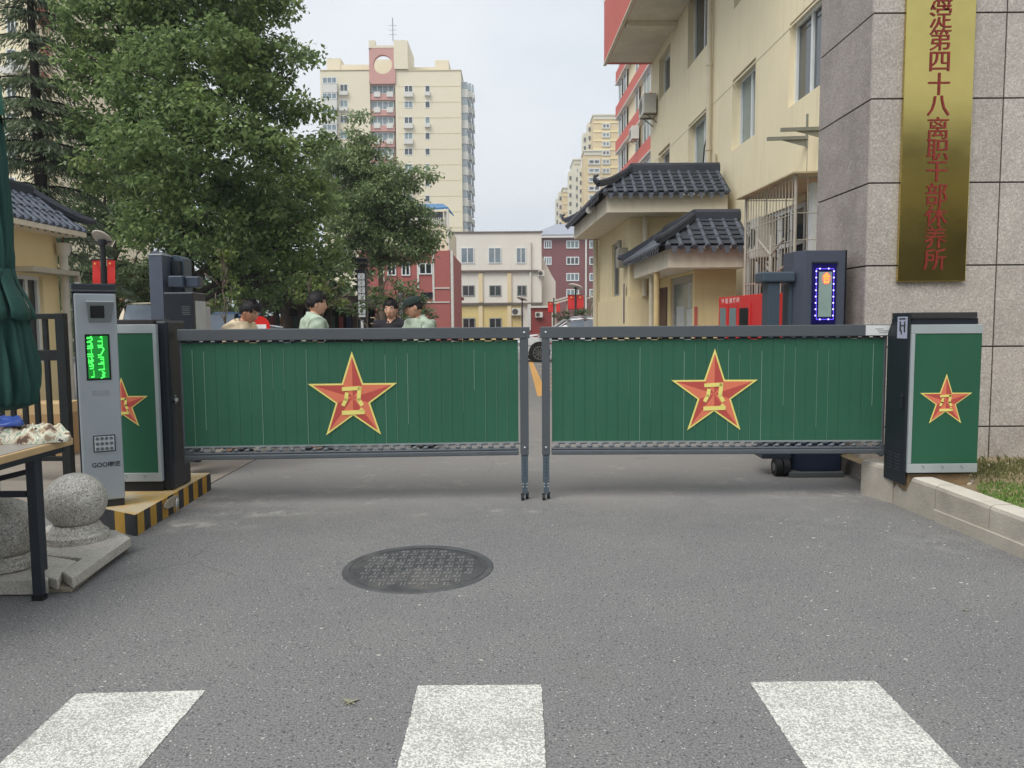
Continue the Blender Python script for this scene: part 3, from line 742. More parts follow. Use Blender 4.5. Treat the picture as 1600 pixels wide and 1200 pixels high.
# drive housing forming its left side, with chamfered head, notice and louvres
xb = c1.x-0.002; zt = at(1400, 489, 6.1).z; hw = 0.016; ya, yb = 5.955, 6.285
m = MB(); z1 = zt-0.16
m.prism([(xb, ya, 0.20), (xb, yb, 0.20), (xb, yb, z1), (xb, yb-0.10, zt), (xb, ya, zt)], (-hw, 0, 0))
dh = m.build('drive_housing', NAVY, t, world=True, bevel=0.006)
m = MB()
for k in range(6):
    for j in range(2): m.box(xb-hw-0.003, xb-hw+0.001, ya+0.06+j*0.12, ya+0.15+j*0.12, 0.30+k*0.025, 0.309+k*0.025)
m.build('vent_louvres', mat('vent_edge', rgb(62, 68, 74), 0.4, 0.2), dh)
nm = V((-1, 0, 0)); nx = V((0, -1, 0)); up = V((0, 0, 1)); o = V((xb-hw-0.0015, ya+0.095, zt-0.115))
m = MB(); m.obox(o, nx*0.075, nm*0.0012, up*0.085, 0)
for (dx, dz, w, h) in ((-0.028, 0.0, 0.012, 0.030), (-0.030, 0.040, 0.011, 0.009), (0.004, 0.014, 0.022, 0.005), (0.038, -0.004, 0.011, 0.034), (0.038, 0.040, 0.011, 0.008), (-0.010, -0.038, 0.009, 0.016), (0.0, 0.068, 0.05, 0.006)):
    m.obox(o+nx*dx+up*dz+nm*0.0016, nx*w, nm*0.0008, up*h, 1)
m.build('warning_notice', [mat('notice_grey', rgb(176, 180, 200), 0.5), INK], dh)
m = MB(); m.box(xb-hw-0.02, xb-hw, ya+0.045, ya+0.062, 0.80, 0.89); m.tube([(xb-hw, ya+0.054, 0.90), (xb-hw-0.022, ya+0.054, 0.90)], 0.014, 12)
m.build('handle', GDARK, dh)

d2 = at(248, 600, 6.12); d1x = d2.x-0.575
t = cabinet('green gate cabinet with half hidden star behind the silver terminal', d1x, d2.x, 6.12, IZ, at(220, 499, 6.12).z-0.045, at(220, 752, 6.12).z, at(220, 507, 6.12).z, 1, (at(191, 632, 6.11).x, at(191, 632, 6.11).z), 0.217)
xa, xb = d2.x+0.001, d2.x+0.075
zt = at(260, 499, 6.2).z
m = MB(); m.box(d2.x-0.05, xb-0.01, 6.165, 6.52, IZ+0.001, zt-0.01)
dh = m.build('drive_housing', NAVY, t, world=True, bevel=0.02)
m = MB(); lk = V((xb-0.012, 6.24, at(255, 625, 6.2).z)); m.tube([lk, lk+V((0.03, -0.02, 0))], 0.016, 12); m.tube([lk+V((0.0, -0.0, 0.03)), lk+V((0.02, -0.01, 0.03))], 0.008, 8); m.tube([lk+V((0.0, -0.0, -0.025)), lk+V((0.02, -0.01, -0.025))], 0.007, 8)
m.build('lock', STEEL, dh, smooth='auto')

# ================================================================ ACCESS TERMINAL
TSIL = mat('terminal_silver', rgb(168, 176, 182), 0.42, 0.25, 0.06, 1.5)
ty = 5.60; _tc = at(156, 620, ty); _hwT = 0.135; ta, tb = V((_tc.x-_hwT, ty, 0)), V((_tc.x+_hwT, ty, 0))
z0, z1, z2 = IZ, at(160, 782, ty).z, at(155, 458, ty).z
t = thing('access_terminal', 'slim silver access terminal with green screen and keypad on the kerb island', 'terminal', ((ta.x+tb.x)/2, ty, IZ))
zc = at(150, 444, ty+0.1).z
m = MB(); m.box(ta.x-0.012, tb.x-0.006, ty+0.105, ty+0.24, z0, zc)
m.prism([(ta.x-0.008, ty-0.004, z2+0.006), (tb.x+0.004, ty-0.004, z2+0.006), (tb.x+0.004, ty+0.104, zc-0.01), (ta.x-0.03, ty+0.104, zc-0.01), (ta.x-0.03, ty+0.104, z2+0.006)][:4], (0, 0, 0.012))
m.box(ta.x-0.012, tb.x+0.003, ty+0.012, ty+0.1045, z2+0.001, zc-0.002)
bc = m.build('back_case', mat('terminal_dark', rgb(52, 56, 62), 0.45, 0.1), t, world=True, bevel=0.006)
m = MB(); m.box(ta.x, tb.x, ty, ty+0.103, z1, z2); hs_o = m.build('housing', TSIL, t, world=True, bevel=0.012)
m = MB(); m.box(ta.x+0.01, tb.x-0.005, ty+0.01, ty+0.103, z0+0.001, z1-0.001); m.build('plinth', mat('plinth_dark', rgb(44, 46, 50), 0.5), t, world=True)
P = lambda px, py, dy=0.0: V((_tc.x+(px-155.5)/33*_hwT, ty+dy, at(156, py, ty).z))
# camera hood
a, b, c, d = P(141, 472), P(185, 470), P(182, 502), P(140, 504)
m = MB()
m.hexa([(a.x+0.012, ty-0.002, d.z), (c.x-0.012, ty-0.002, d.z), (c.x-0.012, ty+0.002, d.z), (a.x+0.012, ty+0.002, d.z), (a.x, ty-0.075, a.z), (b.x, ty-0.075, a.z), (b.x, ty+0.002, a.z+0.012), (a.x, ty+0.002, a.z+0.012)])
hood = m.build('camera_hood', mat('hood_grey', rgb(150, 156, 160), 0.45, 0.2), t, world=True, bevel=0.004)
a, b = P(147, 478), P(169, 497); f_ = lambda z: ty-0.002-0.073*(z-d.z)/(P(141, 472).z-d.z)-0.004
m = MB(); m.hexa([(a.x, f_(b.z), b.z), (b.x, f_(b.z), b.z), (b.x, f_(b.z)+0.01, b.z), (a.x, f_(b.z)+0.01, b.z), (a.x, f_(a.z), a.z), (b.x, f_(a.z), a.z), (b.x, f_(a.z)+0.01, a.z), (a.x, f_(a.z)+0.01, a.z)])
m.build('camera_lens', glass('lens_black', rgb(34, 38, 40)), hood)
# LED screen
a, b = P(136.5, 522), P(175.5, 594)
m = MB(); m.box(a.x, b.x, ty-0.004, ty+0.004, b.z, a.z); scr = m.build('led_screen', mat('screen_black', rgb(18, 34, 24), 0.2, spec=0.6), t, world=True, bevel=0.003)
LEDG = mat('led_green', rgb(40, 220, 60), 0.4, emit=(0.08, 1.0, 0.12, 1), estr=1.3)
LEDP = mat('led_glow', rgb(20, 110, 40), 0.4, emit=(0.01, 0.22, 0.03, 1), estr=0.5)
m = MB(); m.box(a.x+0.013, b.x-0.013, ty-0.0055, ty-0.0045, b.z+0.014, a.z-0.014); m.build('led_matrix', LEDP, scr)
m = MB(); rs = random.Random(3)
def led(pts, w=0.006):
    for (p, q) in zip(pts[:-1], pts[1:]):
        m.beam((p[0], ty-0.0075, p[1]), (q[0], ty-0.0075, q[1]), 0.003, w)
LEDS = [[(.68, .03), (.68, .23)], [(.50, .14), (.68, .14)], [(.48, .235), (.70, .235)], [(.60, .06), (.68, .03)],
        [(.50, .28), (.66, .27), (.74, .32), (.60, .45)], [(.48, .45), (.62, .45)],
        [(.48, .505), (.70, .50)], [(.71, .50), (.71, .78)], [(.58, .55), (.70, .55)], [(.58, .62), (.70, .62)], [(.48, .655), (.70, .65)],
        [(.48, .785), (.74, .78)], [(.62, .82), (.74, .87), (.62, .90), (.73, .94), (.56, .98)],
        [(.05, .07), (.22, .05)], [(.22, .02), (.28, .10), (.16, .14), (.26, .19), (.20, .24)], [(.05, .16), (.18, .14)], [(.06, .25), (.30, .245)],
        [(.05, .30), (.30, .285)], [(.22, .30), (.22, .42)], [(.05, .43), (.28, .43)],
        [(.06, .48), (.30, .475)], [(.10, .52), (.10, .66)], [(.20, .50), (.28, .58), (.16, .62), (.28, .68)], [(.08, .60), (.24, .56)], [(.10, .70), (.28, .69), (.26, .75), (.12, .755)],
        [(.28, .79), (.28, .95)], [(.16, .945), (.30, .94)]]
for st_ in LEDS: led([(a.x+0.004+x*(b.x-a.x-0.004), a.z-0.008-z*(a.z-b.z-0.016)) for x, z in st_], 0.008)
m.build('led_text', LEDG, scr)
a, b = P(144, 610), P(171, 617)
m = MB(); m.box(a.x, b.x, ty-0.002, ty+0.002, b.z, a.z); m.build('card_slot_mark', mat('slot_grey', rgb(146, 152, 158), 0.5), t, world=True)
a, b = P(141.5, 680), P(177, 706)
m = MB(); m.box(a.x, b.x, ty-0.006, ty+0.004, b.z, a.z); kp_ = m.build('keypad', mat('keypad_black', rgb(36, 38, 46), 0.4), t, world=True, bevel=0.004)
m = MB(); m.box(a.x+0.008, b.x-0.008, ty-0.0085, ty-0.0062, b.z+0.008, a.z-0.008); m.build('key_plate', mat('key_plate', rgb(212, 220, 224), 0.4, 0.2), kp_)
m = MB()
for i in range(4):
    for j in range(3):
        m.tube([(a.x+0.027+i*(b.x-a.x-0.054)/3, ty-0.013, b.z+0.024+j*(a.z-b.z-0.048)/2), (a.x+0.027+i*(b.x-a.x-0.054)/3, ty-0.0087, b.z+0.024+j*(a.z-b.z-0.048)/2)], 0.0125, 12)
m.build('keys', mat('key_steel', rgb(120, 128, 132), 0.3, 0.5), kp_, smooth='auto')
m = MB(); pc = P(160, 726, -0.0015)
text_into(m, 'GOOR', 0.048, pc+V((-0.026, 0, 0)), (1, 0, 0), (0, 0, 1), 0, 0.001, 0.9); text_into(m, '融匠', 0.040, pc+V((0.062, 0, 0)), (1, 0, 0), (0, 0, 1), 0, 0.001, 0.85)
m.build('maker_lettering', INK, t, world=True)

_ph = rad(29); t = bpy.data.objects['access_terminal']; t.rotation_euler = (0, 0, _ph)

# ================================================================ BARRIER MACHINES behind the gate
BGR = mat('barrier_grey', rgb(88, 96, 110), 0.45, 0.15, 0.06, 2); BGR2 = mat('barrier_slate', rgb(70, 84, 96), 0.45, 0.15, 0.06, 2)
by = 7.75
t = thing('camera_barrier', 'tall slate grey barrier post with dark vented cabinet behind the left gate wing', 'barrier', (at(270, 500, by).x, by, 0))
a, b = at(236, 500, by), at(257, 500, by); zt = at(245, 397, by).z
def capped(mb, x0, x1, y0, y1, z0, z1, rise):
    pts = [(x0, y0, z0), (x1, y0, z0), (x1, y0, z1)]+[(x1+(x0-x1)*k/6, y0, z1+rise*math.sin(PI*k/6)) for k in range(1, 6)]+[(x0, y0, z1)]
    mb.prism(pts, (0, y1-y0, 0))
m = MB(); capped(m, a.x, b.x, by, by+0.22, IZ, zt, 0.03); col = m.build('column', BGR, t, world=True, bevel=0.004)
m = MB(); m.box(a.x-0.006, b.x+0.008, by-0.006, by+0.226, zt-0.01, zt+0.004); m.build('column_cap', SILV, col)
a2, b2 = at(264, 500, by+0.23), at(291, 500, by+0.23)
m = MB(); capped(m, a2.x, b2.x, by+0.225, by+0.42, IZ, at(275, 405, by+0.3).z, 0.035); m.build('column', BGR2, t, world=True, bevel=0.004)
m = MB(); p, q = at(264, 431, by-0.02), at(288, 449, by-0.02); m.box(p.x, q.x, by-0.05, by+0.224, q.z, p.z); r = at(311, 449, by); m.box(q.x+0.001, r.x, by+0.0, by+0.12, q.z+0.004, p.z-0.004)
m.build('arm_holder', mat('holder_slate', rgb(62, 72, 86), 0.4, 0.15), t, world=True, bevel=0.012)
p, q = at(270, 408, by+0.2), at(283, 430, by+0.2)
m = MB(); m.box(p.x, q.x, by+0.17, by+0.222, q.z+0.002, p.z); m.build('sensor_recess', GDARK, t, world=True)
cy = by-0.32; p, q = at(256, 458, cy), at(301, 458, cy)
m = MB(); m.box(p.x, q.x, cy, cy+0.31, IZ, p.z); cb = m.build('cabinet', mat('barrier_cab', rgb(38, 43, 50), 0.4, 0.1), t, world=True, bevel=0.006)
m = MB(); m.box(p.x+0.002, q.x-0.002, cy+0.004, cy+0.30, p.z+0.001, p.z+0.006); m.build('cabinet_lid', mat('lid_pale', rgb(150, 152, 154), 0.5, 0.1), cb)
m = MB(); p = at(284, 480, cy); q = at(297, 492, cy)
for k in range(5): m.box(p.x, q.x, cy-0.004, cy+0.002, q.z+(p.z-q.z)*k/4, q.z+(p.z-q.z)*k/4+0.009)
m.build('vent_louvres', mat('vent_pale', rgb(96, 98, 100), 0.4, 0.2), cb)
p, q = at(301.5, 470, cy+0.05), at(305, 470, cy+0.05)
m = MB(); m.box(p.x, q.x, cy+0.05, cy+0.3, IZ, p.z); m.build('pale_side_strip', mat('strip_pale', rgb(185, 188, 186), 0.5), cb)
p, q = at(305.5, 480, 9.0), at(321, 480, 9.0)
t = thing('junction_box', 'pale grey box on a post behind the left barrier cabinet', 'box', (p.x, 9.0, 0))
m = MB(); m.box(p.x, q.x, 9.0, 9.15, 0.9, p.z); m.build('housing', mat('box_grey', rgb(170, 172, 180), 0.5), t, world=True, bevel=0.006)
m = MB(); m.box(p.x+0.03, q.x-0.03, 9.04, 9.11, 0, 0.9); m.build('post', GDARK, t, world=True)

ry = 7.30
t = thing('led_barrier', 'slate barrier cabinet with blue lit screen beside the granite wall', 'barrier', (at(1285, 500, ry).x, ry, 0))
x0, x1, x2 = at(1234, 450, ry+0.2).x, at(1257, 450, ry).x, at(1320, 450, ry).x
zt = at(1285, 391, ry).z
m = MB(); m.prism([(x0, ry+0.11, 0.05), (x1, ry, 0.05), (x2, ry, 0.05), (x2, ry+0.40, 0.05), (x0, ry+0.40, 0.05)], (0, 0, zt-0.05))
body = m.build('body', mat('led_body', rgb(78, 84, 98), 0.45, 0.15, 0.05, 2), t, world=True, bevel=0.005)
m = MB(); m.box(x2+0.001, x2+0.035, ry+0.05, ry+0.39, 0.05, zt+0.005); m.build('gap_shade_strip', mat('gap_shade_black', rgb(16, 16, 18), 0.5), body)  # black strip put in for the shaded gap along the right side
m = MB(); m.prism([(x0+0.0, ry+0.105, 0.06), (x1, ry-0.006, 0.06), (x2, ry-0.006, 0.06), (x2, ry-0.001, 0.06), (x1, ry-0.001, 0.06), (x0, ry+0.109, 0.06)], (0, 0, 0.42)); m.build('lower_door', mat('door_navy', rgb(40, 50, 72), 0.4, 0.15), t, world=True)
m = MB(); m.box(x0-0.05, x2+0.02, ry-0.05, ry+0.42, 0.004, 0.05); m.build('base_plate', mat('plate_grey', rgb(104, 108, 110), 0.6, 0.2, dirt=0.4), t, world=True, bevel=0.005)
a, b = at(1269, 412, ry), at(1304.5, 506, ry)
m = MB(); m.box(a.x, b.x, ry-0.012, ry+0.002, b.z, a.z); sc_ = m.build('led_frame', mat('led_frame', rgb(14, 12, 46), 0.3, emit=(0.01, 0.0, 0.35, 1), estr=0.10), t, world=True, bevel=0.003)
m = MB(); m.box(a.x-0.002, b.x+0.01, ry-0.022, ry+0.001, a.z+0.002, a.z+0.016); m.build('screen_hood', GDARK, sc_)
a, b = at(1279, 425, ry), at(1297.5, 495, ry)
m = MB(); m.box(a.x, b.x, ry-0.0145, ry-0.0125, b.z, a.z); m.build('screen', mat('screen_grey', rgb(150, 172, 164), 0.25, spec=0.5), sc_)
m = MB(); m.prism([((a.x+b.x)/2+0.008+0.043*math.cos(2*PI*k/20), ry-0.0165, a.z-0.062+0.058*math.sin(2*PI*k/20)) for k in range(20)], (0, 0.0012, 0)); m.build('red_glow', mat('led_redglow', rgb(220, 150, 140), 0.4, emit=(1, 0.2, 0.14, 1), estr=0.22), sc_)
m = MB(); text_into(m, '合', 0.105, ((a.x+b.x)/2+0.008, ry-0.0185, a.z-0.055), (1, 0, 0), (0, 0, 1), 0, 0.002, 0.62)
m.build('lit_character', mat('led_orange', rgb(255, 120, 30), 0.4, emit=(1, 0.25, 0.03, 1), estr=1.6), sc_)
p0, p1, p2, p3 = at(1274.5, 420, ry), at(1302, 420, ry), at(1301, 499, ry), at(1274.5, 499, ry)
m = MB(); yl = ry-0.014
for (p, q) in ((p0, p1), (p1, p2), (p2, p3), (p3, p0)): m.beam((p.x, yl, p.z), (q.x, yl, q.z), 0.003, 0.006)
m.build('light_tube', mat('led_blue_tube', rgb(90, 80, 230), 0.4, emit=(0.16, 0.10, 1.0, 1), estr=0.9), sc_)
m = MB()
for i in range(8):
    for (pp, qq) in ((p0, p3), (p1, p2)):
        z = pp.z+(qq.z-pp.z)*(i+0.4)/8; m.ball((pp.x, yl-0.004, z), 0.0075, 8)
for i in range(2):
    for (pp, qq) in ((p0, p1), (p3, p2)):
        x = pp.x+(qq.x-pp.x)*(i+0.4)/2; m.ball((x, yl-0.004, pp.z), 0.0075, 8)
m.build('led_bulbs', mat('led_blue', rgb(160, 150, 255), 0.4, emit=(0.42, 0.36, 1.0, 1), estr=2.2), sc_, smooth=True)
# arm support with column and casters
p, q = at(1189, 425, ry+0.1), at(1240, 441, ry+0.1)
m = MB(); m.box(p.x, x0-0.001, ry+0.05, ry+0.30, q.z, p.z); m.build('arm_head', BGR2, t, world=True, bevel=0.015)
p, q = at(1199, 441, ry+0.12), at(1217, 441, ry+0.12)
m = MB(); m.box(p.x, q.x, ry+0.08, ry+0.27, 0.35, p.z-0.002); m.build('arm_column', BGR2, t, world=True, bevel=0.006)
p = at(1233, 441, ry+0.12); m = MB(); m.box(p.x, x0-0.002, ry+0.12, ry+0.27, 0.35, at(1233, 442, ry).z); m.build('arm_column', BGR2, t, world=True)
p, q = at(1193, 703, ry), at(1234, 718, ry)
m = MB(); m.box(p.x, x0-0.002, ry+0.04, ry+0.3, q.z, 0.349); m.build('arm_foot', mat('foot_navy', rgb(46, 54, 66), 0.45), t, world=True, bevel=0.01)
for px in (1214, 1226):
    c = at(px, 731, ry+0.05); m = MB(); m.tube([(c.x-0.03, c.y, 0.09), (c.x+0.03, c.y, 0.09)], 0.085, 18); w = m.build('caster', mat('rubber', rgb(24, 24, 26), 0.6), t, world=True, smooth='auto')
    m = MB(); m.tube([(c.x-0.032, c.y, 0.09), (c.x+0.032, c.y, 0.09)], 0.04, 14); m.build('hub', mat('hub_grey', rgb(120, 120, 122), 0.5, 0.2), w, smooth='auto')

# ================================================================ STONE BALLS, SLABS
BALLG = granite('granite_ball', rgb(184, 180, 171), rgb(112, 106, 102), rgb(220, 216, 207), 150, 0.42, 0.1)
SLABG = granite('granite_slab', rgb(192, 187, 176), rgb(164, 158, 148), rgb(214, 209, 199), 150, 0.75, 0.14)
def stone_ball(label, px, ptop, r, gap=0.0, Y=4.95, zb=0.10):
    c = at(px, ptop, Y); zc = c.z-r
    t = thing('stone_ball_bollard', label, 'bollard', (c.x, Y, zb), 0, 'granite ball bollards')
    m = MB(); m.ball((0, 0, zc-zb), (r, r, r*0.97), 40); m.build('ball', BALLG, t, smooth=True)
    h = zc-r-zb+0.035
    prof = [(r*0.98, 0), (r*1.0, 0.012), (r*1.0, 0.045), (r*0.95, 0.055), (r*0.84, 0.060), (r*0.83, h*0.75), (r*0.70, h+0.012), (r*0.3, h+0.01)]
    m = MB(); m.lathe((0, 0, 0), prof, 40); m.build('pedestal', BALLG, t, smooth='auto')
stone_ball('speckled granite ball on round pedestal beside the silver terminal', 115, 738, 0.190)
stone_ball('speckled granite ball on round pedestal behind the black table leg', 3, 777, 0.190, Y=4.42)
def slab(label, top_px, zt, th, name='granite_slab'):
    pts = [gp(px, py, zt) for px, py in top_px]
    m = MB(); m.prism([(p.x, p.y, zt-th) for p in pts], (0, 0, th))
    o = m.build(name, SLABG, bevel=0.006); tag(o, label, 'slab', 'loose granite slabs'); return o
slab('long grey granite slab pointing at the kerb nose', [(204, 840), (113, 903), (98, 893), (128, 872), (60, 866), (40, 845), (75, 820), (182, 828)], 0.10, 0.062)
slab('cracked granite slab below the stone ball and behind the table leg', [(96, 894), (90, 906), (70, 899), (18, 880), (30, 862), (100, 872), (120, 876)], 0.096, 0.06)
slab('wide granite slab carrying the ball at the photo edge', [(80, 894), (74, 906), (-80, 908), (-80, 850), (20, 868)], 0.092, 0.085)
m = MB(); e = [gp(198, 857), gp(112, 926), gp(72, 927), gp(-80, 929), gp(-80, 880), gp(40, 860), gp(100, 850), gp(170, 835)]
m.prism([(p.x, p.y, 0) for p in e], (0, 0, 0.03)); tag(m.build('footing_slab', CONC, bevel=0.006), 'rough concrete footing under the loose granite slabs', 'footing')

# ================================================================ TABLE with clothes
TBLK = mat('table_frame', rgb(46, 52, 60), 0.5, 0.1, 0.1, 3); TWOOD = mat('table_edge', rgb(196, 166, 124), 0.6, 0, 0.15, 4); TTOP = mat('table_top', rgb(150, 146, 138), 0.5, 0, 0.1, 2)
t = thing('folding_table', 'folding table with pale wooden top and black steel legs at left edge', 'table', (-3.1, 4.2, 0))
lx = gp(62, 937).x; ly = gp(62, 937).y; zt_ = at(62, 697, ly).z; xr = gp(99, 688, zt_).x; yfar = gp(97, 684, zt_).y
m = MB(); m.box(-4.3, xr, 3.0, yfar, zt_-0.04, zt_); tp = m.build('tabletop', [TWOOD], t, world=True, bevel=0.006)
m = MB(); m.box(-4.28, xr-0.02, 3.02, yfar-0.02, zt_+0.0005, zt_+0.003); m.build('top_sheet', TTOP, tp)
m = MB(); m.box(-4.25, xr-0.03, 3.1, yfar-0.04, zt_-0.075, zt_-0.041); m.build('apron', TBLK, t, world=True)
for (x, y) in ((lx, ly), (lx-1.35, ly), (lx-1.35, yfar-0.08), (lx-0.12, yfar-0.08)):
    m = MB(); m.box(x-0.027, x+0.027, y-0.018, y+0.018, 0.012, zt_-0.076); lg = m.build('leg', TBLK, t, world=True, bevel=0.004)
    m = MB(); m.box(x-0.031, x+0.031, y-0.022, y+0.022, 0.0, 0.03); m.build('foot_cap', mat('rubber', rgb(24, 24, 26), 0.6), lg)
z1 = at(30, 772, ly).z; z2 = at(20, 742, yfar-0.08).z
m = MB(); m.box(lx-1.32, lx-0.034, ly-0.012, ly+0.012, z1-0.016, z1+0.016); m.beam((lx-1.3, yfar-0.08, z2-0.25), (lx-0.16, yfar-0.08, z2+0.02), 0.02, 0.03); m.build('crossbar', TBLK, t, world=True)

def camo(name):
    m = bpy.data.materials.new(name); m.use_nodes = True
    t = m.node_tree; b = t.nodes['Principled BSDF']; ln = t.links.new
    co = t.nodes.new('ShaderNodeTexCoord'); n1 = t.nodes.new('ShaderNodeTexNoise'); n1.inputs['Scale'].default_value = 16; n1.inputs['Detail'].default_value = 2
    ln(co.outputs['Object'], n1.inputs['Vector'])
    cr = t.nodes.new('ShaderNodeValToRGB'); cr.color_ramp.interpolation = 'CONSTANT'; e = cr.color_ramp.elements
    e[0].position = 0; e[0].color = rgb(96, 78, 68); e[1].position = 0.40; e[1].color = rgb(168, 150, 128)
    for p, c_ in ((0.47, rgb(206, 202, 182)), (0.56, rgb(150, 168, 150)), (0.60, rgb(212, 206, 190)), (0.68, rgb(70, 68, 66))):
        k = e.new(p); k.color = c_
    ln(n1.outputs[0], cr.inputs[0]); ln(cr.outputs[0], b.inputs['Base Color']); b.inputs['Roughness'].default_value = 0.9
    return m
def heap(name, label, cat, c, rx, ry, h, material, seed, amp=0.25, group=None, n=36, fold=0.02):
    rs = random.Random(seed); vs = []; k = 14
    ph = [rs.uniform(0, 6.28) for _ in range(8)]
    m = MB()
    def P(i, j):
        u = i/k; a = 2*PI*j/n
        w = 1+0.16*math.sin(2*a+ph[0])+0.1*math.sin(5*a+ph[1])+0.05*math.sin(9*a+ph[2])
        r = (math.sin(u*PI/2)**0.8)*w; z = h*(math.cos(u*PI/2)**0.55)
        z += fold*math.sin(7*a+6*u+ph[3])*(1-abs(2*u-1))+fold*0.7*math.sin(13*a-9*u+ph[4])*(1-u)
        return (c[0]+rx*r*math.cos(a), c[1]+ry*r*math.sin(a), c[2]+max(0.001, z) if i < k else c[2]+0.001)
    vs = [P(i, j) for i in range(k+1) for j in range(n)]
    fs = [(i*n+j, i*n+(j+1) % n, (i+1)*n+(j+1) % n, (i+1)*n+j) for i in range(k) for j in range(n)]
    m._add(vs, fs); o = m.build(name, material, smooth=True); return tag(o, label, cat, group)
cm = at(44, 690, yfar-0.18)
heap('camouflage_jacket', 'crumpled camouflage jacket in cream and brown at the table end', 'jacket', (cm.x+0.0, yfar-0.16, zt_+0.003), 0.18, 0.12, 0.075, camo('camo_cloth'), 4, fold=0.032)
heap('cloth_bundle', 'small brown camouflage cloth bundle at the photo edge of the table', 'cloth bundle', (cm.x-0.30, yfar-0.26, zt_+0.003), 0.16, 0.12, 0.06, MATS.get('camo2') or camo('camo_cloth_brown'), 8, fold=0.014)
b0 = at(0, 672, yfar-0.05)
m = MB(); m.lathe((b0.x, yfar-0.17, zt_+0.003), [(0.14, 0), (0.165, 0.10), (0.172, 0.105), (0.16, 0.10), (0.10, 0.09)], 28)
tag(m.build('plastic_basin', mat('basin_pink', rgb(196, 176, 176), 0.45), smooth='auto'), 'pinkish plastic basin holding a blue bag on the table', 'basin')
heap('blue_bag', 'bright blue plastic bag lying in the pinkish basin', 'bag', (b0.x+0.04, yfar-0.16, zt_+0.10), 0.17, 0.11, 0.035, mat('blue_plastic', rgb(48, 74, 146), 0.35, spec=0.5), 12, fold=0.016)
m = MB(); p = gp(84, 688, zt_); m.prism([(p.x-0.10, yfar-0.2, zt_+0.004), (p.x+0.03, yfar-0.18, zt_+0.004), (p.x+0.02, yfar-0.05, zt_+0.004), (p.x-0.10, yfar-0.06, zt_+0.004)], (0, 0, 0.004))
tag(m.build('paper_sheet', mat('paper', rgb(225, 222, 216), 0.7)), 'white paper sheets at the right corner of the table', 'paper')

# ================================================================ CLOSED PARASOL
UGR = mat('parasol_cloth', rgb(40, 80, 72), 0.7, 0, 0.1, 3, 0.15, 200, spec=0.3)
Yu = 4.7; ux = at(-28, 400, Yu).x
t = thing('closed_parasol', 'closed dark green parasol tied with a strap at left edge', 'parasol', (ux, Yu, 0))
def px_r(px, py): return (at(px, py, Yu).x-ux)*0.86
zz = lambda py: at(10, py, Yu).z
def pleat(k, amp): return lambda a, z: 0.885*(1+amp*(1.4*abs(math.cos(0.5*k*a+1.2*z))**0.6-1)+amp*0.45*math.cos((2*k+1)*a-2.3*z)+amp*0.3*math.cos(17*a+9*z)+0.012*math.sin(23*z+5*a))
prof = [(px_r(66, 600)*0.6, zz(640)), (px_r(62, 630), zz(632)), (px_r(67, 600), zz(605)), (px_r(62, 550), zz(560)), (px_r(50, 510), zz(515)), (px_r(34, 470), zz(470)), (px_r(24, 440), zz(438)), (px_r(23, 430), zz(425)), (px_r(25, 400), zz(400)), (px_r(19, 330), zz(330)), (px_r(14, 270), zz(270)), (px_r(4, 200), zz(200)), (px_r(-8, 100), zz(100)), (px_r(-16, 0), zz(0)), (px_r(-24, 0)*0.5, zz(-60))]
prof = [(pa[0]+(pb[0]-pa[0])*q/4, pa[1]+(pb[1]-pa[1])*q/4) for pa, pb in zip(prof[:-1], prof[1:]) for q in range(4)]+[prof[-1]]
m = MB(); m.lathe((0, 0, 0), prof, 140, wob=pleat(13, 0.16)); cn = m.build('canopy', UGR, t, smooth=True)
prof = [(px_r(58, 495), zz(497)), (px_r(56, 480), zz(482)), (px_r(44, 460), zz(462)), (px_r(32, 440), zz(444)), (px_r(27, 432), zz(432)), (px_r(25, 428), zz(420))]
m = MB()
for j in range(9):
    a0 = 2*PI*j/9+0.25; a1 = a0+2*PI/9*0.86
    vs = []; nn = 7
    for (r, z) in prof:
        for q in range(nn):
            a = a0+(a1-a0)*q/(nn-1); bul = 1+0.05*math.sin(PI*q/(nn-1))
            vs.append((0.93*r*bul*math.cos(a), 0.93*r*bul*math.sin(a), z-(0.02*math.sin(PI*q/(nn-1)) if r > prof[2][0] else 0)))
    m._add(vs, [(i*nn+q, i*nn+q+1, (i+1)*nn+q+1, (i+1)*nn+q) for i in range(len(prof)-1) for q in range(nn-1)])
vl = m.build('valance', UGR, t, smooth=True)
sd = vl.modifiers.new('solid', 'SOLIDIFY'); sd.thickness = 0.004
m = MB(); m.lathe((0, 0, 0), [(px_r(25, 430)*0.97, zz(434)), (px_r(25, 430)*0.985, zz(432)), (px_r(25, 430)*0.985, zz(426)), (px_r(25, 430)*0.97, zz(424))], 48); m.build('strap', mat('strap_green', rgb(34, 74, 64), 0.7), cn, smooth='auto')
# upper loose flap of the vent
m = MB(); fz0, fz1 = zz(188), zz(110)
vs = []; nn = 20
for (r, z) in ((px_r(10, 190), fz0), (px_r(5, 150), zz(150)), (px_r(-4, 100), fz1), (px_r(-14, 30), zz(30))):
    for q in range(nn):
        a = -1.4+2.2*q/(nn-1); vs.append((r*(1+0.07*math.cos(6*a))*math.cos(a), r*(1+0.07*math.cos(6*a))*math.sin(a), z+0.03*math.cos(5*a)))
m._add(vs, [(i*nn+q, i*nn+q+1, (i+1)*nn+q+1, (i+1)*nn+q) for i in range(3) for q in range(nn-1)])
fl = m.build('vent_flap', mat('parasol_cloth_pale', rgb(70, 124, 108), 0.7, 0, 0.1, 3), t, smooth=True); fl.modifiers.new('solid', 'SOLIDIFY').thickness = 0.004
m = MB(); m.cyl((0, 0), 0.024, 0.05, 3.6, 14); m.build('pole', mat('pole_white', rgb(196, 198, 196), 0.4), t, smooth='auto')
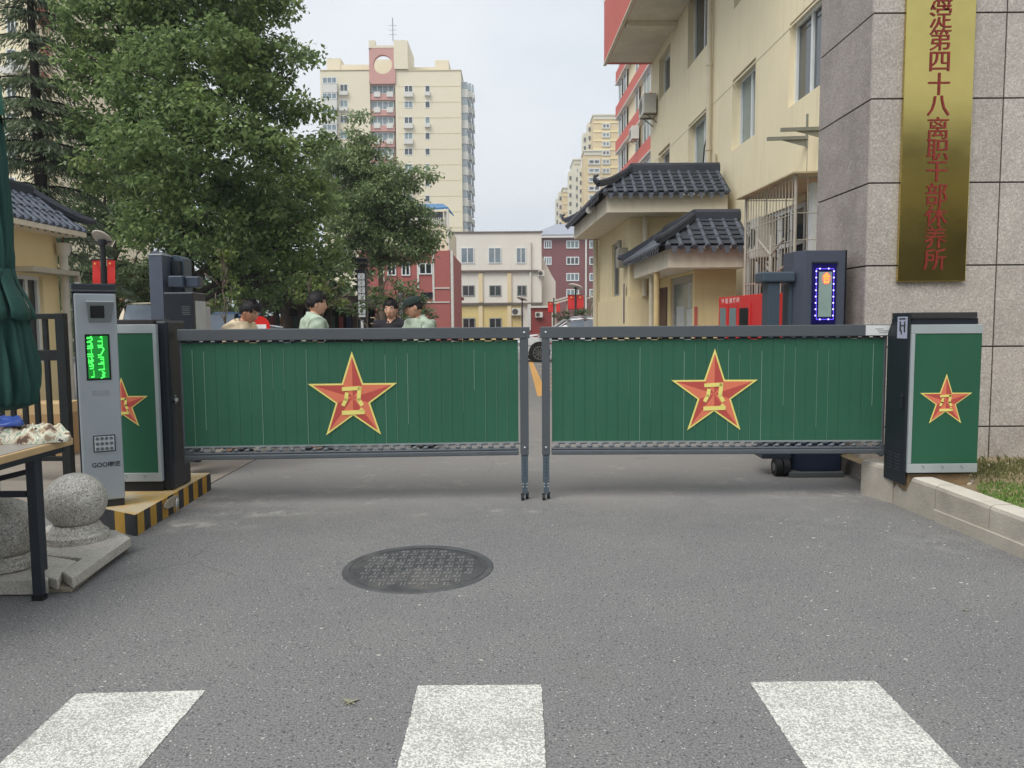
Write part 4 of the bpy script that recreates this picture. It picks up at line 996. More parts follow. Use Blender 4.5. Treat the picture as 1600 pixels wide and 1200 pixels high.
m = MB(); m.lathe((0, 0, 0), [(0.24, 0), (0.25, 0.02), (0.23, 0.06), (0.06, 0.09), (0.05, 0.16)], 24); m.build('base', mat('base_dark', rgb(60, 62, 64), 0.6), t, smooth='auto')

# ================================================================ BLACK RAILING, BOXES
RBLK = mat('rail_black', rgb(30, 34, 36), 0.45, 0.1, 0.08, 3)
Yr = 7.25; pr = at(107, 722, Yr); zt_r = at(75, 490, Yr).z; zb_r = max(0.06, at(95, 720, Yr).z)
t = thing('steel_railing', 'black steel railing panel standing behind the closed parasol', 'railing', (pr.x-0.7, Yr, 0))
xr_, xl_ = at(108, 600, Yr).x, at(-60, 600, Yr).x
for (z0_, z1_, d_, xe_) in ((zt_r-0.05, zt_r, 0.03, xr_-0.086), (zb_r, zb_r+0.045, 0.02, xr_-0.086), (at(80, 555, Yr).z-0.05, at(80, 555, Yr).z+0.05, 0.019, xr_-0.086)):
    m = MB(); m.box(xl_, xe_, Yr-d_, Yr+d_, z0_, z1_); m.build('rail', RBLK, t, world=True, bevel=0.004)
m = MB(); m.box(xr_-0.085, xr_, Yr-0.035, Yr+0.035, 0.0, zt_r+0.002); m.build('end_post', RBLK, t, world=True, bevel=0.004)
xx = xr_-0.195
while xx > xl_:
    m = MB(); m.box(xx-0.02, xx+0.02, Yr-0.018, Yr+0.018, zb_r+0.046, zt_r-0.051); m.build('baluster', RBLK, t, world=True); xx -= 0.115
WOOD = mat('carton', rgb(186, 152, 110), 0.8, 0, 0.15, 5, dirt=0.3)
def crate(label, x0, x1, y0, y1, h, ya=0.0):
    t = thing('cardboard_box', label, 'box', ((x0+x1)/2, (y0+y1)/2, 0.012), 0.12, 'cardboard boxes behind the railing')
    w, d = (x1-x0)/2, (y1-y0)/2
    m = MB(); m.box(-w, w, -d, d, 0, h); m.build('carton', WOOD, t, bevel=0.006)
    m = MB(); m.box(-w-0.002, w+0.002, -d-0.002, d+0.002, h*0.80, h+0.003); m.build('lid', mat('carton_lid', rgb(216, 186, 140), 0.8, 0, 0.1, 5), t, bevel=0.004)
    return t
q0, q1 = at(76, 700, 8.6), at(98, 700, 8.6); crate('tall brown cardboard box behind the railing balusters', q0.x-0.35, q1.x, 8.6, 9.0, at(80, 633, 8.6).z)
q0, q1 = at(104, 700, 9.6), at(122, 700, 9.6); crate('brown cardboard box between the railing post and the silver terminal', q0.x, q1.x+0.2, 9.6, 10.0, at(110, 630, 9.6).z)
# ================================================================ helpers for buildings
def plane_pt(px, py, o, n):
    d = _ray(px, py); e = V((0, 0, EYE)); o = V(o); n = V(n); t = (o-e).dot(n)/d.dot(n); return e+d*t
class Wall:
    def __init__(s, o, eu, en): s.o = V(o); s.eu = V(eu).normalized(); s.en = V(en).normalized(); s.ez = V((0, 0, 1))
    def P(s, u, v, d=0.0): return s.o+s.eu*u+s.ez*v+s.en*d
    def uv(s, px, py): q = plane_pt(px, py, s.o, s.en)-s.o; return q.dot(s.eu), q.z
    def fill(s, mb, u0, u1, v0, v1, holes=(), rec=0.15, m=0, mr=None):
        us = sorted({u0, u1, *[h[0] for h in holes], *[h[1] for h in holes]}); vs = sorted({v0, v1, *[h[2] for h in holes], *[h[3] for h in holes]})
        us = [u for u in us if u0 <= u <= u1]; vs = [v for v in vs if v0 <= v <= v1]
        for a, b in zip(us[:-1], us[1:]):
            for c, d in zip(vs[:-1], vs[1:]):
                mu, mv = (a+b)/2, (c+d)/2
                if any(h[0] < mu < h[1] and h[2] < mv < h[3] for h in holes): continue
                mb.quad(s.P(a, c), s.P(b, c), s.P(b, d), s.P(a, d), m)
        k = m if mr is None else mr
        for (a, b, c, d) in [h[:4] for h in holes]:
            P = s.P
            mb.quad(P(a, c), P(b, c), P(b, c, -rec), P(a, c, -rec), k); mb.quad(P(a, d), P(b, d), P(b, d, -rec), P(a, d, -rec), k)
            mb.quad(P(a, c), P(a, d), P(a, d, -rec), P(a, c, -rec), k); mb.quad(P(b, c), P(b, d), P(b, d, -rec), P(b, c, -rec), k)
    def bx(s, mb, u0, u1, v0, v1, d0, d1, m=0):
        P = s.P; mb.hexa([P(u0, v0, d0), P(u1, v0, d0), P(u1, v0, d1), P(u0, v0, d1), P(u0, v1, d0), P(u1, v1, d0), P(u1, v1, d1), P(u0, v1, d1)], m)
    def window(s, parent, u0, u1, v0, v1, d, fm, gm, n=2, fw=0.05, bars=0, name='window', split=True, sill=None, extra=None):
        mb = MB(); t = 0.05; e = 0.002
        s.bx(mb, u0+e, u0+fw, v0+e, v1-e, d-t, d); s.bx(mb, u1-fw, u1-e, v0+e, v1-e, d-t, d)
        s.bx(mb, u0+fw+e, u1-fw-e, v0+e, v0+fw, d-t, d); s.bx(mb, u0+fw+e, u1-fw-e, v1-fw, v1-e, d-t, d)
        for i in range(1, n):
            u = u0+(u1-u0)*i/n; s.bx(mb, u-fw*0.5, u+fw*0.5, v0+fw+e, v1-fw-e, d-t, d-0.004)
        if bars: v = v0+(v1-v0)*bars; s.bx(mb, u0+fw+e, u1-fw-e, v-fw*0.4, v+fw*0.4, d-t, d-0.008)
        pb = MB() if split else mb
        s.bx(pb, u0+fw*0.5, u1-fw*0.5, v0+fw*0.5, v1-fw*0.5, d-t-0.01, d-t+0.012, 0 if split else 1)
        if sill: s.bx(mb, u0-0.06, u1+0.06, v0-0.08, v0-0.002, d, sill)
        o = mb.build(name, [fm] if split else [fm, gm], parent, world=True)
        if split: pb.build('pane', gm, o)
        return o

WFRAME = mat('window_white', rgb(220, 224, 224), 0.45, 0, 0.05); WGREY = mat('window_alu', rgb(150, 152, 150), 0.45, 0.1, 0.06)
GL1 = glass('glass_dark', rgb(66, 72, 76), 0.08); GL2 = glass('glass_pale', rgb(128, 144, 146), 0.1); GL3 = glass('glass_sky', rgb(120, 134, 142), 0.1); GL4 = glass('glass_black', rgb(44, 46, 48), 0.1)
PIPE = mat('pvc_pipe', rgb(206, 196, 172), 0.5, 0, 0.08, 4)
CREAM = mat('cream_render', rgb(238, 225, 192), 0.9, 0, 0.05, 0.6, 0.25, 50, streak=0.45, dirtcol=rgb(196, 178, 144))
CREAM2 = mat('cream_porch', rgb(232, 216, 176), 0.9, 0, 0.08, 0.9, 0.25, 50, streak=0.25, dirtcol=rgb(168, 145, 105))
FASC = mat('fascia_paint', rgb(226, 216, 196), 0.85, 0, 0.1, 1.5, 0.2, 50, streak=0.35, dirtcol=rgb(165, 148, 118))
SOFF = mat('soffit_paint', rgb(224, 214, 196), 0.9, 0, 0.12, 1.2, streak=0.2)
CORAL = mat('coral_red', rgb(204, 108, 98), 0.8, 0, 0.08, 1.2, 0.2, 40, dirt=0.15)
ACW = mat('ac_white', rgb(208, 206, 196), 0.5, 0, 0.06, 3); ACG = mat('ac_grille', rgb(120, 120, 116), 0.6)
def ac_unit(label, c, ax, an, w=0.8, h=0.55, d=0.3, group='air conditioner units on the walls'):
    """c: bottom middle against the wall; ax along wall, an outward"""
    ax, an = V(ax).normalized(), V(an).normalized(); c = V(c)
    t = thing('air_conditioner', label, 'air conditioner', c, 0, group)
    m = MB(); m.obox(c+an*(d/2+0.05)+V((0, 0, h/2)), ax*w/2, an*d/2, V((0, 0, h/2))); b = m.build('casing', ACW, t, world=True, bevel=0.012)
    m = MB(); f = c+an*(d+0.052)+V((0, 0, h/2))-ax*w*0.14
    rr = min(h, w)*0.40
    for k in range(6):
        r0, r1 = rr*(0.2+0.13*k), rr*(0.2+0.13*k)+rr*0.05
        for j in range(20):
            a, b2 = 2*PI*j/20, 2*PI*(j+1)/20; Q = lambda r, a: f+ax*r*math.cos(a)+V((0, 0, r*math.sin(a)))
            m.quad(Q(r0, a), Q(r1, a), Q(r1, b2), Q(r0, b2))
    m.build('fan_grille', ACG, b, recalc=False)
    m = MB(); q = f+an*(-0.001)
    vs = [q+ax*rr*math.cos(2*PI*j/20)+V((0, 0, rr*math.sin(2*PI*j/20))) for j in range(20)]; m.poly(vs); m.build('fan_recess', GL4, b, recalc=False)
    m = MB()
    for sgn in (-1, 1): p = c+ax*sgn*w*0.32; m.beam(p-V((0, 0, 0.02)), p-V((0, 0, 0.02))+an*(d+0.04), 0.04, 0.03); m.beam(p-V((0, 0, 0.25)), p-V((0, 0, 0.03))+an*(d*0.8), 0.025, 0.025)
    m.build('bracket', mat('rust_bracket', rgb(120, 112, 102), 0.7), t, world=True)
    return t
def tiles(mb, e0, e1, r0, r1, pitch=0.26, rad_=0.07, seg=0.26, mt=0, mp=1, caps=True):
    """roof slope from eave e0-e1 up to ridge r0-r1: pan surface plus rows of lapped half-round tiles"""
    e0, e1, r0, r1 = map(V, (e0, e1, r0, r1)); mb.quad(e0, e1, r1, r0, mp)
    eu = (e1-e0).normalized(); W_ = (e1-e0).length
    w = r0-e0; uL = w.dot(eu); sv = (w-eu*uL); Vh = sv.length; sv.normalize(); uR = (r1-e0).dot(eu); nn = eu.cross(sv).normalized()
    if nn.z < 0: nn = -nn
    k = max(1, int(W_/pitch))
    for i in range(k):
        u = (i+0.5)*W_/k
        vm = Vh
        if u < uL-1e-6: vm = Vh*u/uL
        elif u > uR+1e-6: vm = Vh*(W_-u)/max(1e-6, (W_-uR))
        if vm < 0.08: continue
        p = e0+eu*u+nn*0.012; L_ = 0.0
        while L_ < vm-0.02:
            l2 = min(vm, L_+seg); a, b = p+sv*(L_-0.03), p+sv*l2
            vs = []; N = 6
            for (q, rr) in ((a, rad_*1.12), (b, rad_*0.86)):
                for j in range(N+1):
                    an = PI*j/N; vs.append(q+eu*rr*math.cos(an)+nn*rr*math.sin(an))
            mb._add(vs, [(j, j+1, N+2+j, N+1+j) for j in range(N)]+[tuple(range(N+1))], mt)
            L_ = l2
        L_ = 0.0
        while L_ < vm-0.12 and i < k-1:
            q0 = e0+eu*(u+0.5*W_/k)+sv*L_+nn*0.03; q1 = q0+sv*0.17-nn*0.024; h_ = eu*pitch*0.36
            mb.hexa([q0-h_, q0+h_, q1+h_, q1-h_, q0-h_+nn*0.014, q0+h_+nn*0.014, q1+h_+nn*0.014, q1-h_+nn*0.014], mp); L_ += 0.15
        if caps: # round end disc and drip tile
            q = p-sv*0.035; mb.tube([q-nn*0.005, q-sv*0.02-nn*0.005], rad_*1.22, 10, mt)
        q = e0+eu*(u+0.5*W_/k)-nn*0.01
        if i < k-1: mb.prism([q-eu*pitch*0.3+nn*0.01, q+eu*pitch*0.3+nn*0.01, q+eu*pitch*0.14-sv*0.02-V((0, 0, 0.09)), q-eu*pitch*0.14-sv*0.02-V((0, 0, 0.09))], -sv*0.015, mt)
TILE = mat('roof_tile', rgb(88, 93, 103), 0.5, 0, 0.25, 5, 0.2, 40, dirt=0.35, dirtcol=rgb(104, 108, 114)); PAN = mat('roof_pan', rgb(62, 66, 74), 0.7, 0, 0.25, 5); RIDGE = mat('roof_ridge', rgb(60, 64, 74), 0.5, 0, 0.15, 4, dirt=0.25)

# ================================================================ NEAR APARTMENT BLOCK (right)
FO = V((4.83, 0, 0)); fd = V((-0.025, 1, 0)).normalized(); fn = V((-1, -0.025, 0)).normalized()
fw_ = Wall(FO, fd, fn)
YE = 23.7
t = thing('apartment_block', 'cream rendered apartment block with coral balcony rising behind the granite wall', 'building', FO+fd*12)
def hole(pl, pr, top, bot):
    return (fw_.uv(pl, top[1])[0], fw_.uv(pr, top[1])[0], fw_.uv(*bot)[1], fw_.uv(*top)[1])
hW1 = hole(1234, 1286, (1234, 38), (1234, 167)); hW2 = hole(1145, 1181, (1180, 90), (1160, 224)); hW3 = hole(1076, 1107, (1107, 165), (1107, 262)); hW4 = hole(1029, 1046.5, (1046, 223), (1046, 290))
sill = hW2[2]; hW3 = (*sorted(hW3[:2]), sill, hW3[3]); hW4 = (*sorted(hW4[:2]), sill, hW4[3])
fix = lambda h: (*sorted(h[:2]), h[2], h[3])
hW1, hW2 = fix(hW1), fix(hW2)
hU3 = fix(hole(1076, 1108, (1108, -60), (1108, 65))); hU3 = (hU3[0], hU3[1], hU3[2], hU3[2]+hW2[3]-hW2[2]+0.35); hU4 = fix(hole(1030, 1047.5, (1047, 67), (1035, 151)))
hU1 = (hW1[0], hW1[1], hU3[2], hU3[3]); hU2 = (hW2[0], hW2[1], hU3[2], hU3[3])
print('holes', [[round(x, 2) for x in h] for h in (hW1, hW2, hW3, hW4, hU3, hU4)])
gb = (11.6, 14.9, 1.75, 3.35)
holes = [hW1, hW2, hW3, hW4, hU1, hU2, hU3, hU4, gb]
m = MB(); fw_.fill(m, 8.3, YE, -0.1, 15.5, holes, 0.22)
P = fw_.P
m.quad(P(YE, -0.1), P(YE, 15.5), P(YE, 15.5, -9), P(YE, -0.1, -9)); m.quad(P(8.3, -0.1), P(8.3, 15.5), P(8.3, 15.5, -9), P(8.3, -0.1, -9)); m.quad(P(8.3, 15.5), P(YE, 15.5), P(YE, 15.5, -9), P(8.3, 15.5, -9))
m.build('wall', CREAM, t, world=True, recalc=False)
for i, h in enumerate([hW1, hW2, hW3, hW4, hU1, hU2, hU3, hU4]):
    fw_.window(t, h[0], h[1], h[2], h[3], -0.10 if i == 0 else -0.16, WFRAME, (GL1, GL2, GL2, GL1, GL1, GL1, GL1, GL1)[i], 2, 0.07, sill=None)
fw_.window(t, *gb, -0.05, WFRAME, GL1, 6, 0.08, 0.62)
m = MB(); 
for (u, r_) in ((fw_.uv(1112, 300)[0], 0.055),):
    m.tube([fw_.P(u, 4.4, 0.09), fw_.P(u, 15.4, 0.09)], r_, 10)
    for v in (5.2, 7.0, 9.0, 11.5): m.tube([fw_.P(u, v, 0.09), fw_.P(u, v+0.06, 0.09)], r_*1.25, 10)
m.build('drainpipe', PIPE, t, world=True, smooth='auto')
# balcony stack
bo = 1.42; zb = fw_.uv(1010, 112)[1]
m = MB()
fw_.bx(m, 12.0, YE-0.05, zb, zb+0.16, 0.0, bo-0.1)
bal = m.build('balcony', SOFF, t, world=True)
m = MB(); fw_.bx(m, 12.0, YE, zb-0.02, zb+1.75, bo-0.099, bo); fw_.bx(m, YE-0.1, YE, zb-0.02, zb+1.75, 0.002, bo-0.1); m.build('parapet', CORAL, bal)
m = MB(); fw_.bx(m, 12.0, YE+0.02, zb-0.06, zb-0.021, bo-0.07, bo+0.02); m.build('drip_edge', FASC, bal)
for u_ in (20.4, 15.0):
    m = MB(); fw_.bx(m, u_, u_+0.35, zb-0.14, zb-0.001, 0.0, bo-0.12); m.build('beam', SOFF, bal)
m = MB(); fw_.bx(m, 12.0, YE-0.04, zb+1.751, zb+2.9, bo-0.08, bo-0.02); m.build('glazing', GL2, bal)
m = MB(); u = 12.0
while u < YE: fw_.bx(m, u, u+0.07, zb+1.75, zb+2.9, bo-0.019, bo+0.01); u += 0.9
m.build('glazing_bars', WFRAME, bal)
m = MB(); v_ = fw_.uv(1060, 217)[1]; fw_.bx(m, 8.35, YE-0.02, v_, v_+0.03, 0.001, 0.006); m.build('string_course', mat('course_grey', rgb(228, 216, 190), 0.85), t, world=True)
m = MB(); q0, q1 = fw_.uv(1106, 236), fw_.uv(1098, 262)
m.tube([fw_.P(q0[0], q0[1]+0.35, 0.02), fw_.P(q0[0]+0.1, q0[1]+0.1, 0.05), fw_.P(q0[0]+0.25, q1[1]+0.1, 0.03), fw_.P(q0[0]+0.15, q1[1]-0.5, 0.02)], 0.018, 6); m.build('cable', mat('cable_dark', rgb(70, 64, 58), 0.6), t, world=True)
m = MB(); q0 = fw_.uv(1121, 240); m.tube([fw_.P(q0[0], q0[1]-1.4, 0.06), fw_.P(q0[0], q0[1], 0.06)], 0.04, 8); m.build('conduit', PIPE, t, world=True, smooth='auto')
# steel support brackets on the wall
m = MB(); q = plane_pt(1262, 215, FO, fn); 
for du in (0.0, -0.55):
    c = q+fd*du; m.beam(c, c+fn*0.62-V((0, 0, 0.02)), 0.05, 0.05); m.prism([c+fn*0.0, c+fn*0.55, c-V((0, 0, 0.14))], fd*0.012)
    m.tube([c+V((0, 0, 0.0)), c-V((0, 0, 2.0))], 0.008, 6); m.beam(c-V((0, 0, 0.15)), c+V((0, 0, 0.35)), 0.05, 0.03)
m.build('steel_bracket', mat('bracket_steel', rgb(132, 134, 126), 0.5, 0.3), t, world=True)
# security cage
CAGE = mat('cage_bar', rgb(184, 178, 166), 0.5, 0.1, 0.15, 5, dirt=0.4, dirtcol=rgb(150, 128, 104)); 
cu0, cu1 = 10.35, 12.35; cd_ = 0.80; cv0, cv1 = 1.62, 3.42
m = MB(); br = 0.0065
cage_n = 17
for k in range(cage_n+1):
    u = cu0+(cu1-cu0)*k/cage_n; m.tube([fw_.P(u, cv0, cd_), fw_.P(u, cv1, cd_)], br if 0 < k < cage_n else 0.022, 6)
for v in (cv0, cv0+0.45, cv0+0.95, cv1-0.5, cv1-0.03):
    m.tube([fw_.P(cu0, v, cd_), fw_.P(cu1, v, cd_)], br*1.1, 6)
    for u in (cu0, cu1): m.tube([fw_.P(u, v, 0), fw_.P(u, v, cd_)], br*1.1, 6)
for k in range(1, 5):
    for u in (cu0, cu1): m.tube([fw_.P(u, cv0, cd_*k/5), fw_.P(u, cv1, cd_*k/5)], br, 6)
m.tube([fw_.P(cu0+0.35, cv0+1.0, cd_+0.01), fw_.P(cu0+0.85, cv0+0.82, cd_+0.01)], 0.014, 6); m.tube([fw_.P(cu0+0.85, cv0+0.82, cd_+0.01), fw_.P(cu0+1.4, cv0+1.1, cd_+0.01)], 0.014, 6); m.tube([fw_.P(cu0+0.35, cv0+0.62, cd_+0.01), fw_.P(cu0+0.85, cv0+0.5, cd_+0.01)], 0.014, 6); m.tube([fw_.P(cu0+0.85, cv0+0.05, cd_+0.012), fw_.P(cu0+0.85, cv0+1.1, cd_+0.012)], 0.02, 6)
cg = m.build('window_cage', CAGE, t, world=True, smooth='auto')
m = MB(); 
m.hexa([fw_.P(cu0-0.1, cv1+0.02, 0.0), fw_.P(cu1+0.1, cv1+0.02, 0.0), fw_.P(cu1+0.1, cv1-0.0, cd_+0.14), fw_.P(cu0-0.1, cv1+0.0, cd_+0.08), fw_.P(cu0-0.1, cv1+0.05, 0.0), fw_.P(cu1+0.1, cv1+0.05, 0.0), fw_.P(cu1+0.1, cv1+0.015, cd_+0.14), fw_.P(cu0-0.1, cv1+0.02, cd_+0.08)])
m.build('cage_canopy', mat('canopy_sheet', rgb(206, 190, 156), 0.7, 0, 0.2, 4, dirt=0.4), cg)
m = MB(); fw_.bx(m, cu0, cu1, cv0-0.03, cv0, 0.0, cd_); m.build('cage_floor', CAGE, cg)
m = MB(); fw_.bx(m, 10.5, 10.66, 1.7, 3.35, 0.16, 0.5); m.build('white_panel', WFRAME, cg)
ac_unit('old cream air conditioner standing inside the barred window cage', fw_.P(12.12, cv0+0.85, 0.42), -fd, fn, 0.40, 0.62, 0.28)
q = fw_.P(fw_.uv(1020, 170)[0]-0.35, fw_.uv(1020, 186)[1], 0.0)
ac_unit('cream air conditioner under the coral balcony on the apartment block wall', q, -fd, fn, 0.78, 0.55, 0.36)

# ================================================================ TILED PORCHES
def tiled_porch(label, x0, x1, y0, y1, ze, zr, inset, fas, wx0, wy0, skew=0.0, name='tiled_porch', curl=0.10):
    """mansard roof of grey tiles with front (towards camera) and left slopes"""
    t = thing(name, label, 'porch', ((x0+x1)/2, (y0+y1)/2, 0), 0, 'porches with grey tiled roofs')
    S_ = lambda x, y, z: V((x-skew*(y-y0), y, z))
    A, B, D = S_(x0, y0, ze), S_(x1, y0, ze), S_(x0, y1, ze)
    a, b, d = S_(x0+inset, y0+inset, zr), S_(x1, y0+inset, zr), S_(x0+inset, y1-inset*0.8, zr)
    m = MB(); tiles(m, A, B, a, b, 0.19, 0.04)
    m2 = MB()
    tiles(m, D, A, d, a, 0.19, 0.04)
    Bk, bk = S_(x1, y1, ze), S_(x1, y1-inset*0.8, zr)
    m.quad(Bk, D, d, bk, 1); m.quad(a, b, bk, d, 1)
    rf = m.build('roof', [TILE, PAN], t, world=True, recalc=False)
    rb = MB()
    def rdg(p, q, w=0.15, h=0.17, curl=0.0):
        p, q = V(p), V(q); n = 8; pts = []
        for k in range(n+1):
            u = k/n; pts.append(p.lerp(q, u)+V((0, 0, 0.05+curl*(u**4))))
        for k in range(n): rb.beam(pts[k], pts[k+1]+(pts[k+1]-pts[k])*0.02, w, h)
        rb.tube([pp+V((0, 0, h/2)) for pp in pts], w*0.42, 8)
    rdg(a, b, 0.14, 0.13); rdg(a, d, 0.14, 0.13)
    rdg(a, A+V((-0.05, -0.05, 0)), 0.10, 0.09, curl); rdg(d, D+V((-0.05, 0.05, 0)), 0.10, 0.09, curl)
    for c, s in ((A, -1), (D, 1)):
        q = c+V((-0.07, 0.07*s, 0.07+curl)); k_ = curl*9; rb.tube([q, q+V((-0.05, 0.02*s, 0.07*k_)), q+V((-0.05, 0.02*s, 0.14*k_)), q+V((0.02, -0.01*s, 0.17*k_))], [0.05, 0.045, 0.035, 0.02], 8)
    rb.build('ridge', RIDGE, rf, smooth='auto')
    fi = 0.16
    m = MB()
    m.hexa([S_(x0+fi, y0+fi, ze-fas), S_(x1-0.02, y0+fi, ze-fas), S_(x1-0.02, y1-fi, ze-fas), S_(x0+fi, y1-fi, ze-fas), S_(x0+fi, y0+fi, ze-0.03), S_(x1-0.02, y0+fi, ze-0.03), S_(x1-0.02, y1-fi, ze-0.03), S_(x0+fi, y1-fi, ze-0.03)])
    m.build('fascia', FASC, t, world=True)
    return t, S_
y0 = 15.3; A = at(938, 301, y0); xr1 = at(1143, 301, y0).x; zr1 = at(1040, 268, y0+0.8).z
farz = A.z; yf1 = 20.6
t, S1 = tiled_porch('larger cream porch with grey tiled hip roof and tall narrow side window', A.x, xr1, y0, yf1, A.z, zr1, 0.78, 0.36, 0, 0, 0.05)
wxl, wyf = at(984, 420, 16.15).x, 16.15
ww = Wall((wxl, wyf, 0), (-0.035, 1, 0), (-1, -0.035, 0)); L1_ = 4.6; zt1 = A.z-0.37
hw = (ww.uv(968, 420)[0], ww.uv(956, 420)[0], ww.uv(962, 463)[1], ww.uv(968, 376)[1])
m = MB(); ww.fill(m, 0, L1_, -0.05, zt1, [hw], 0.12)
fr = Wall((wxl, wyf, 0), (1, 0, 0), (0, -1, 0)); zs_ = at(1000, 463, wyf).z
fr.fill(m, 0, 2.4, -0.05, zt1)
fr.bx(m, -0.04, 0.55, -0.05, zs_, 0.001, 0.06); ww.bx(m, -0.06, L1_, -0.05, zs_-0.0, 0.001, 0.05)
wl = m.build('wall', CREAM2, t, world=True)
ww.window(t, *hw, -0.06, WGREY, GL1, 1, 0.06)
m = MB(); ww.bx(m, 0.02, 0.10, 0.0, 0.0, 0, 0) if False else None
c = at(944, 400, 21.2); c2 = ww.P(L1_-0.35, 0, 0.10)
m = MB(); m.tube([c2, c2+V((0, 0, zt1))], 0.07, 10); m.build('drainpipe', PIPE, t, world=True, smooth='auto'); m = MB(); q = fr.P(0.30, zs_, 0.1); m.tube([q, fr.P(0.30, zt1, 0.1)], 0.06, 10); m.build('drainpipe', PIPE, t, world=True, smooth='auto')
m = MB(); e = at(975, 440, wyf-0.01); q = ww.P(0.35, at(977, 480, 16.4).z-0.2, 0.056); m.obox(q+V((0, 0, 0.28)), fd*0.06, fn*0.004, V((0, 0, 0.42))); m.build('door_plate', mat('plate_violet', rgb(92, 84, 100), 0.5), t, world=True)
m = MB(); q = ww.P(0.4, zt1-0.8, 0.1); m.obox(q, fd*0.18, fn*0.1, V((0, 0, 0.2))); m.tube([q+fd*0.25, q+fd*0.3+V((0, 0, 0.4))], 0.05, 8); m.build('meter_box', mat('meter_grey', rgb(150, 146, 134), 0.5), t, world=True)
m = MB(); q = S1(A.x+0.05, 17.0, A.z-0.10); m.tube([q, q+V((-0.05, -0.3, -0.04))], 0.07, 10); m.obox(q+V((0.05, 0.1, 0.1)), V((0.06, 0, 0)), V((0, 0.2, 0)), V((0, 0, 0.05))); m.build('security_camera', mat('cam_white', rgb(190, 188, 182), 0.4), t, world=True, smooth='auto')

y0 = 12.6; A2_ = at(1033, 384, y0); xr2 = at(1177, 384, y0).x; zr2 = at(1110, 343, y0+0.75).z
t, S2 = tiled_porch('smaller cream entrance porch with grey tiled roof and glass door', A2_.x, xr2, y0, 16.14, A2_.z, zr2, 0.72, 0.34, 0, 0, 0.02, curl=0.03)
px_, py_ = at(1085, 450, 13.35).x, 13.35; zt2 = A2_.z-0.345
fr = Wall((px_, py_, 0), (1, 0, 0), (0, -1, 0)); m = MB(); fr.fill(m, 0, xr2-px_-0.05, -0.05, zt2)
sd_ = Wall((px_, py_, 0), (-0.03, 1, 0), (-1, -0.03, 0)); dh_ = (0.12, 1.75, 0.0, at(1060, 430, 14).z)
sd_.fill(m, 0, 2.78, -0.05, zt2, [dh_], 0.15)
m.build('wall', mat('porch_yellow', rgb(230, 210, 160), 0.9, 0, 0.08, 0.9, 0.25, 50, streak=0.25, dirtcol=rgb(180, 152, 104)), t, world=True)
dw = sd_.window(t, *dh_, -0.03, mat('door_frame_grey', rgb(176, 170, 158), 0.5), GL2, 1, 0.13, name='glass_door')
m = MB(); sd_.bx(m, 0.22, 0.75, 1.0, 1.72, -0.075, -0.065); sd_.bx(m, 0.95, 1.5, 0.95, 1.78, -0.075, -0.064); sd_.bx(m, 0.55, 0.68, 1.73, 2.2, -0.075, -0.066); m.build('notice_sheets', mat('paper_grey', rgb(200, 204, 204), 0.7, 0, 0.15, 9), dw)
m = MB(); q = at(1026, 460, 14.0); m.cyl((q.x, 14.0), 0.055, 0, zt2+0.05, 12); m.build('column', mat('column_cream', rgb(214, 190, 140), 0.6), t, world=True, smooth='auto')
m = MB(); q = at(1018, 460, 14.9); m.cyl((q.x, 14.9), 0.05, 0, zt2+0.05, 12); m.build('drainpipe', PIPE, t, world=True, smooth='auto')
m = MB(); sd_.bx(m, 2.0, 2.7, 0.02, zt2-0.2, 0.0, 0.02); m.build('inner_door', mat('door_brown', rgb(84, 58, 50), 0.5), t, world=True)
m = MB(); fr.bx(m, 0.0, 0.05, 0.9, 1.75, 0.0, 0.02); m.build('red_poster', CORAL, t, world=True)

# ================================================================ FIRE CABINET
REDP = mat('fire_red', rgb(206, 52, 50), 0.4, 0, 0.05, 2, spec=0.5)
pn_, pf_ = at(1197, 458, 10.6), at(1123, 466, 12.45)
eu = V((pf_.x-pn_.x, pf_.y-pn_.y, 0)); Lf = eu.length; eu.normalize(); en = V((-eu.y, eu.x, 0)); en = en if en.x < 0 else -en
fcw = Wall((pn_.x, pn_.y, 0), eu, en); zf = pn_.z
t = thing('fire_station_cabinet', 'red fire equipment cabinet with glazed doors beside the cream porch', 'cabinet', (pn_.x, pn_.y, 0))
m = MB(); fcw.bx(m, 0, Lf, 0.08, zf, -0.45, 0); b_ = m.build('body', REDP, t, world=True, bevel=0.01)
m = MB(); fcw.bx(m, 0.02, Lf-0.02, 0, 0.079, -0.43, -0.02); m.build('plinth', GDARK, t, world=True)
for k, (pa, pb, gm) in enumerate(((1127, 1136, GL2), (1142, 1152, GL2), (1157.5, 1171, GL4))):
    ua, ub = fcw.uv(pb, 490)[0], fcw.uv(pa, 490)[0]; zt_w = fcw.uv(pb, 481)[1]
    d = MB(); fcw.bx(d, ua-0.06, ub+0.06, 0.6, zt_w+0.07, 0.002, 0.018); do = d.build('door', REDP, t, world=True, bevel=0.004)
    d = MB(); fcw.bx(d, ua, ub, 0.75, zt_w, 0.019, 0.024); d.build('pane', gm, do)
m = MB()

for chx, px in zip('微型消防站', (1129.5, 1135.8, 1142, 1148, 1153.5)):
    u_, v_ = fcw.uv(px, 471-(px-1129)*0.10); text_into(m, chx, 0.085, fcw.P(u_, v_, 0.004), -eu, (0, 0, 1), 0, 0.003, 1.5)
text_into(m, '9:00-18:00', 0.07, fcw.P(fcw.uv(1160, 468)[0], fcw.uv(1160, 468)[1], 0.004), -eu, (0, 0, 1), 0, 0.002, 1.2) if False else None
m.build('lettering', mat('letter_pink', rgb(240, 200, 194), 0.5), t, world=True, recalc=False)

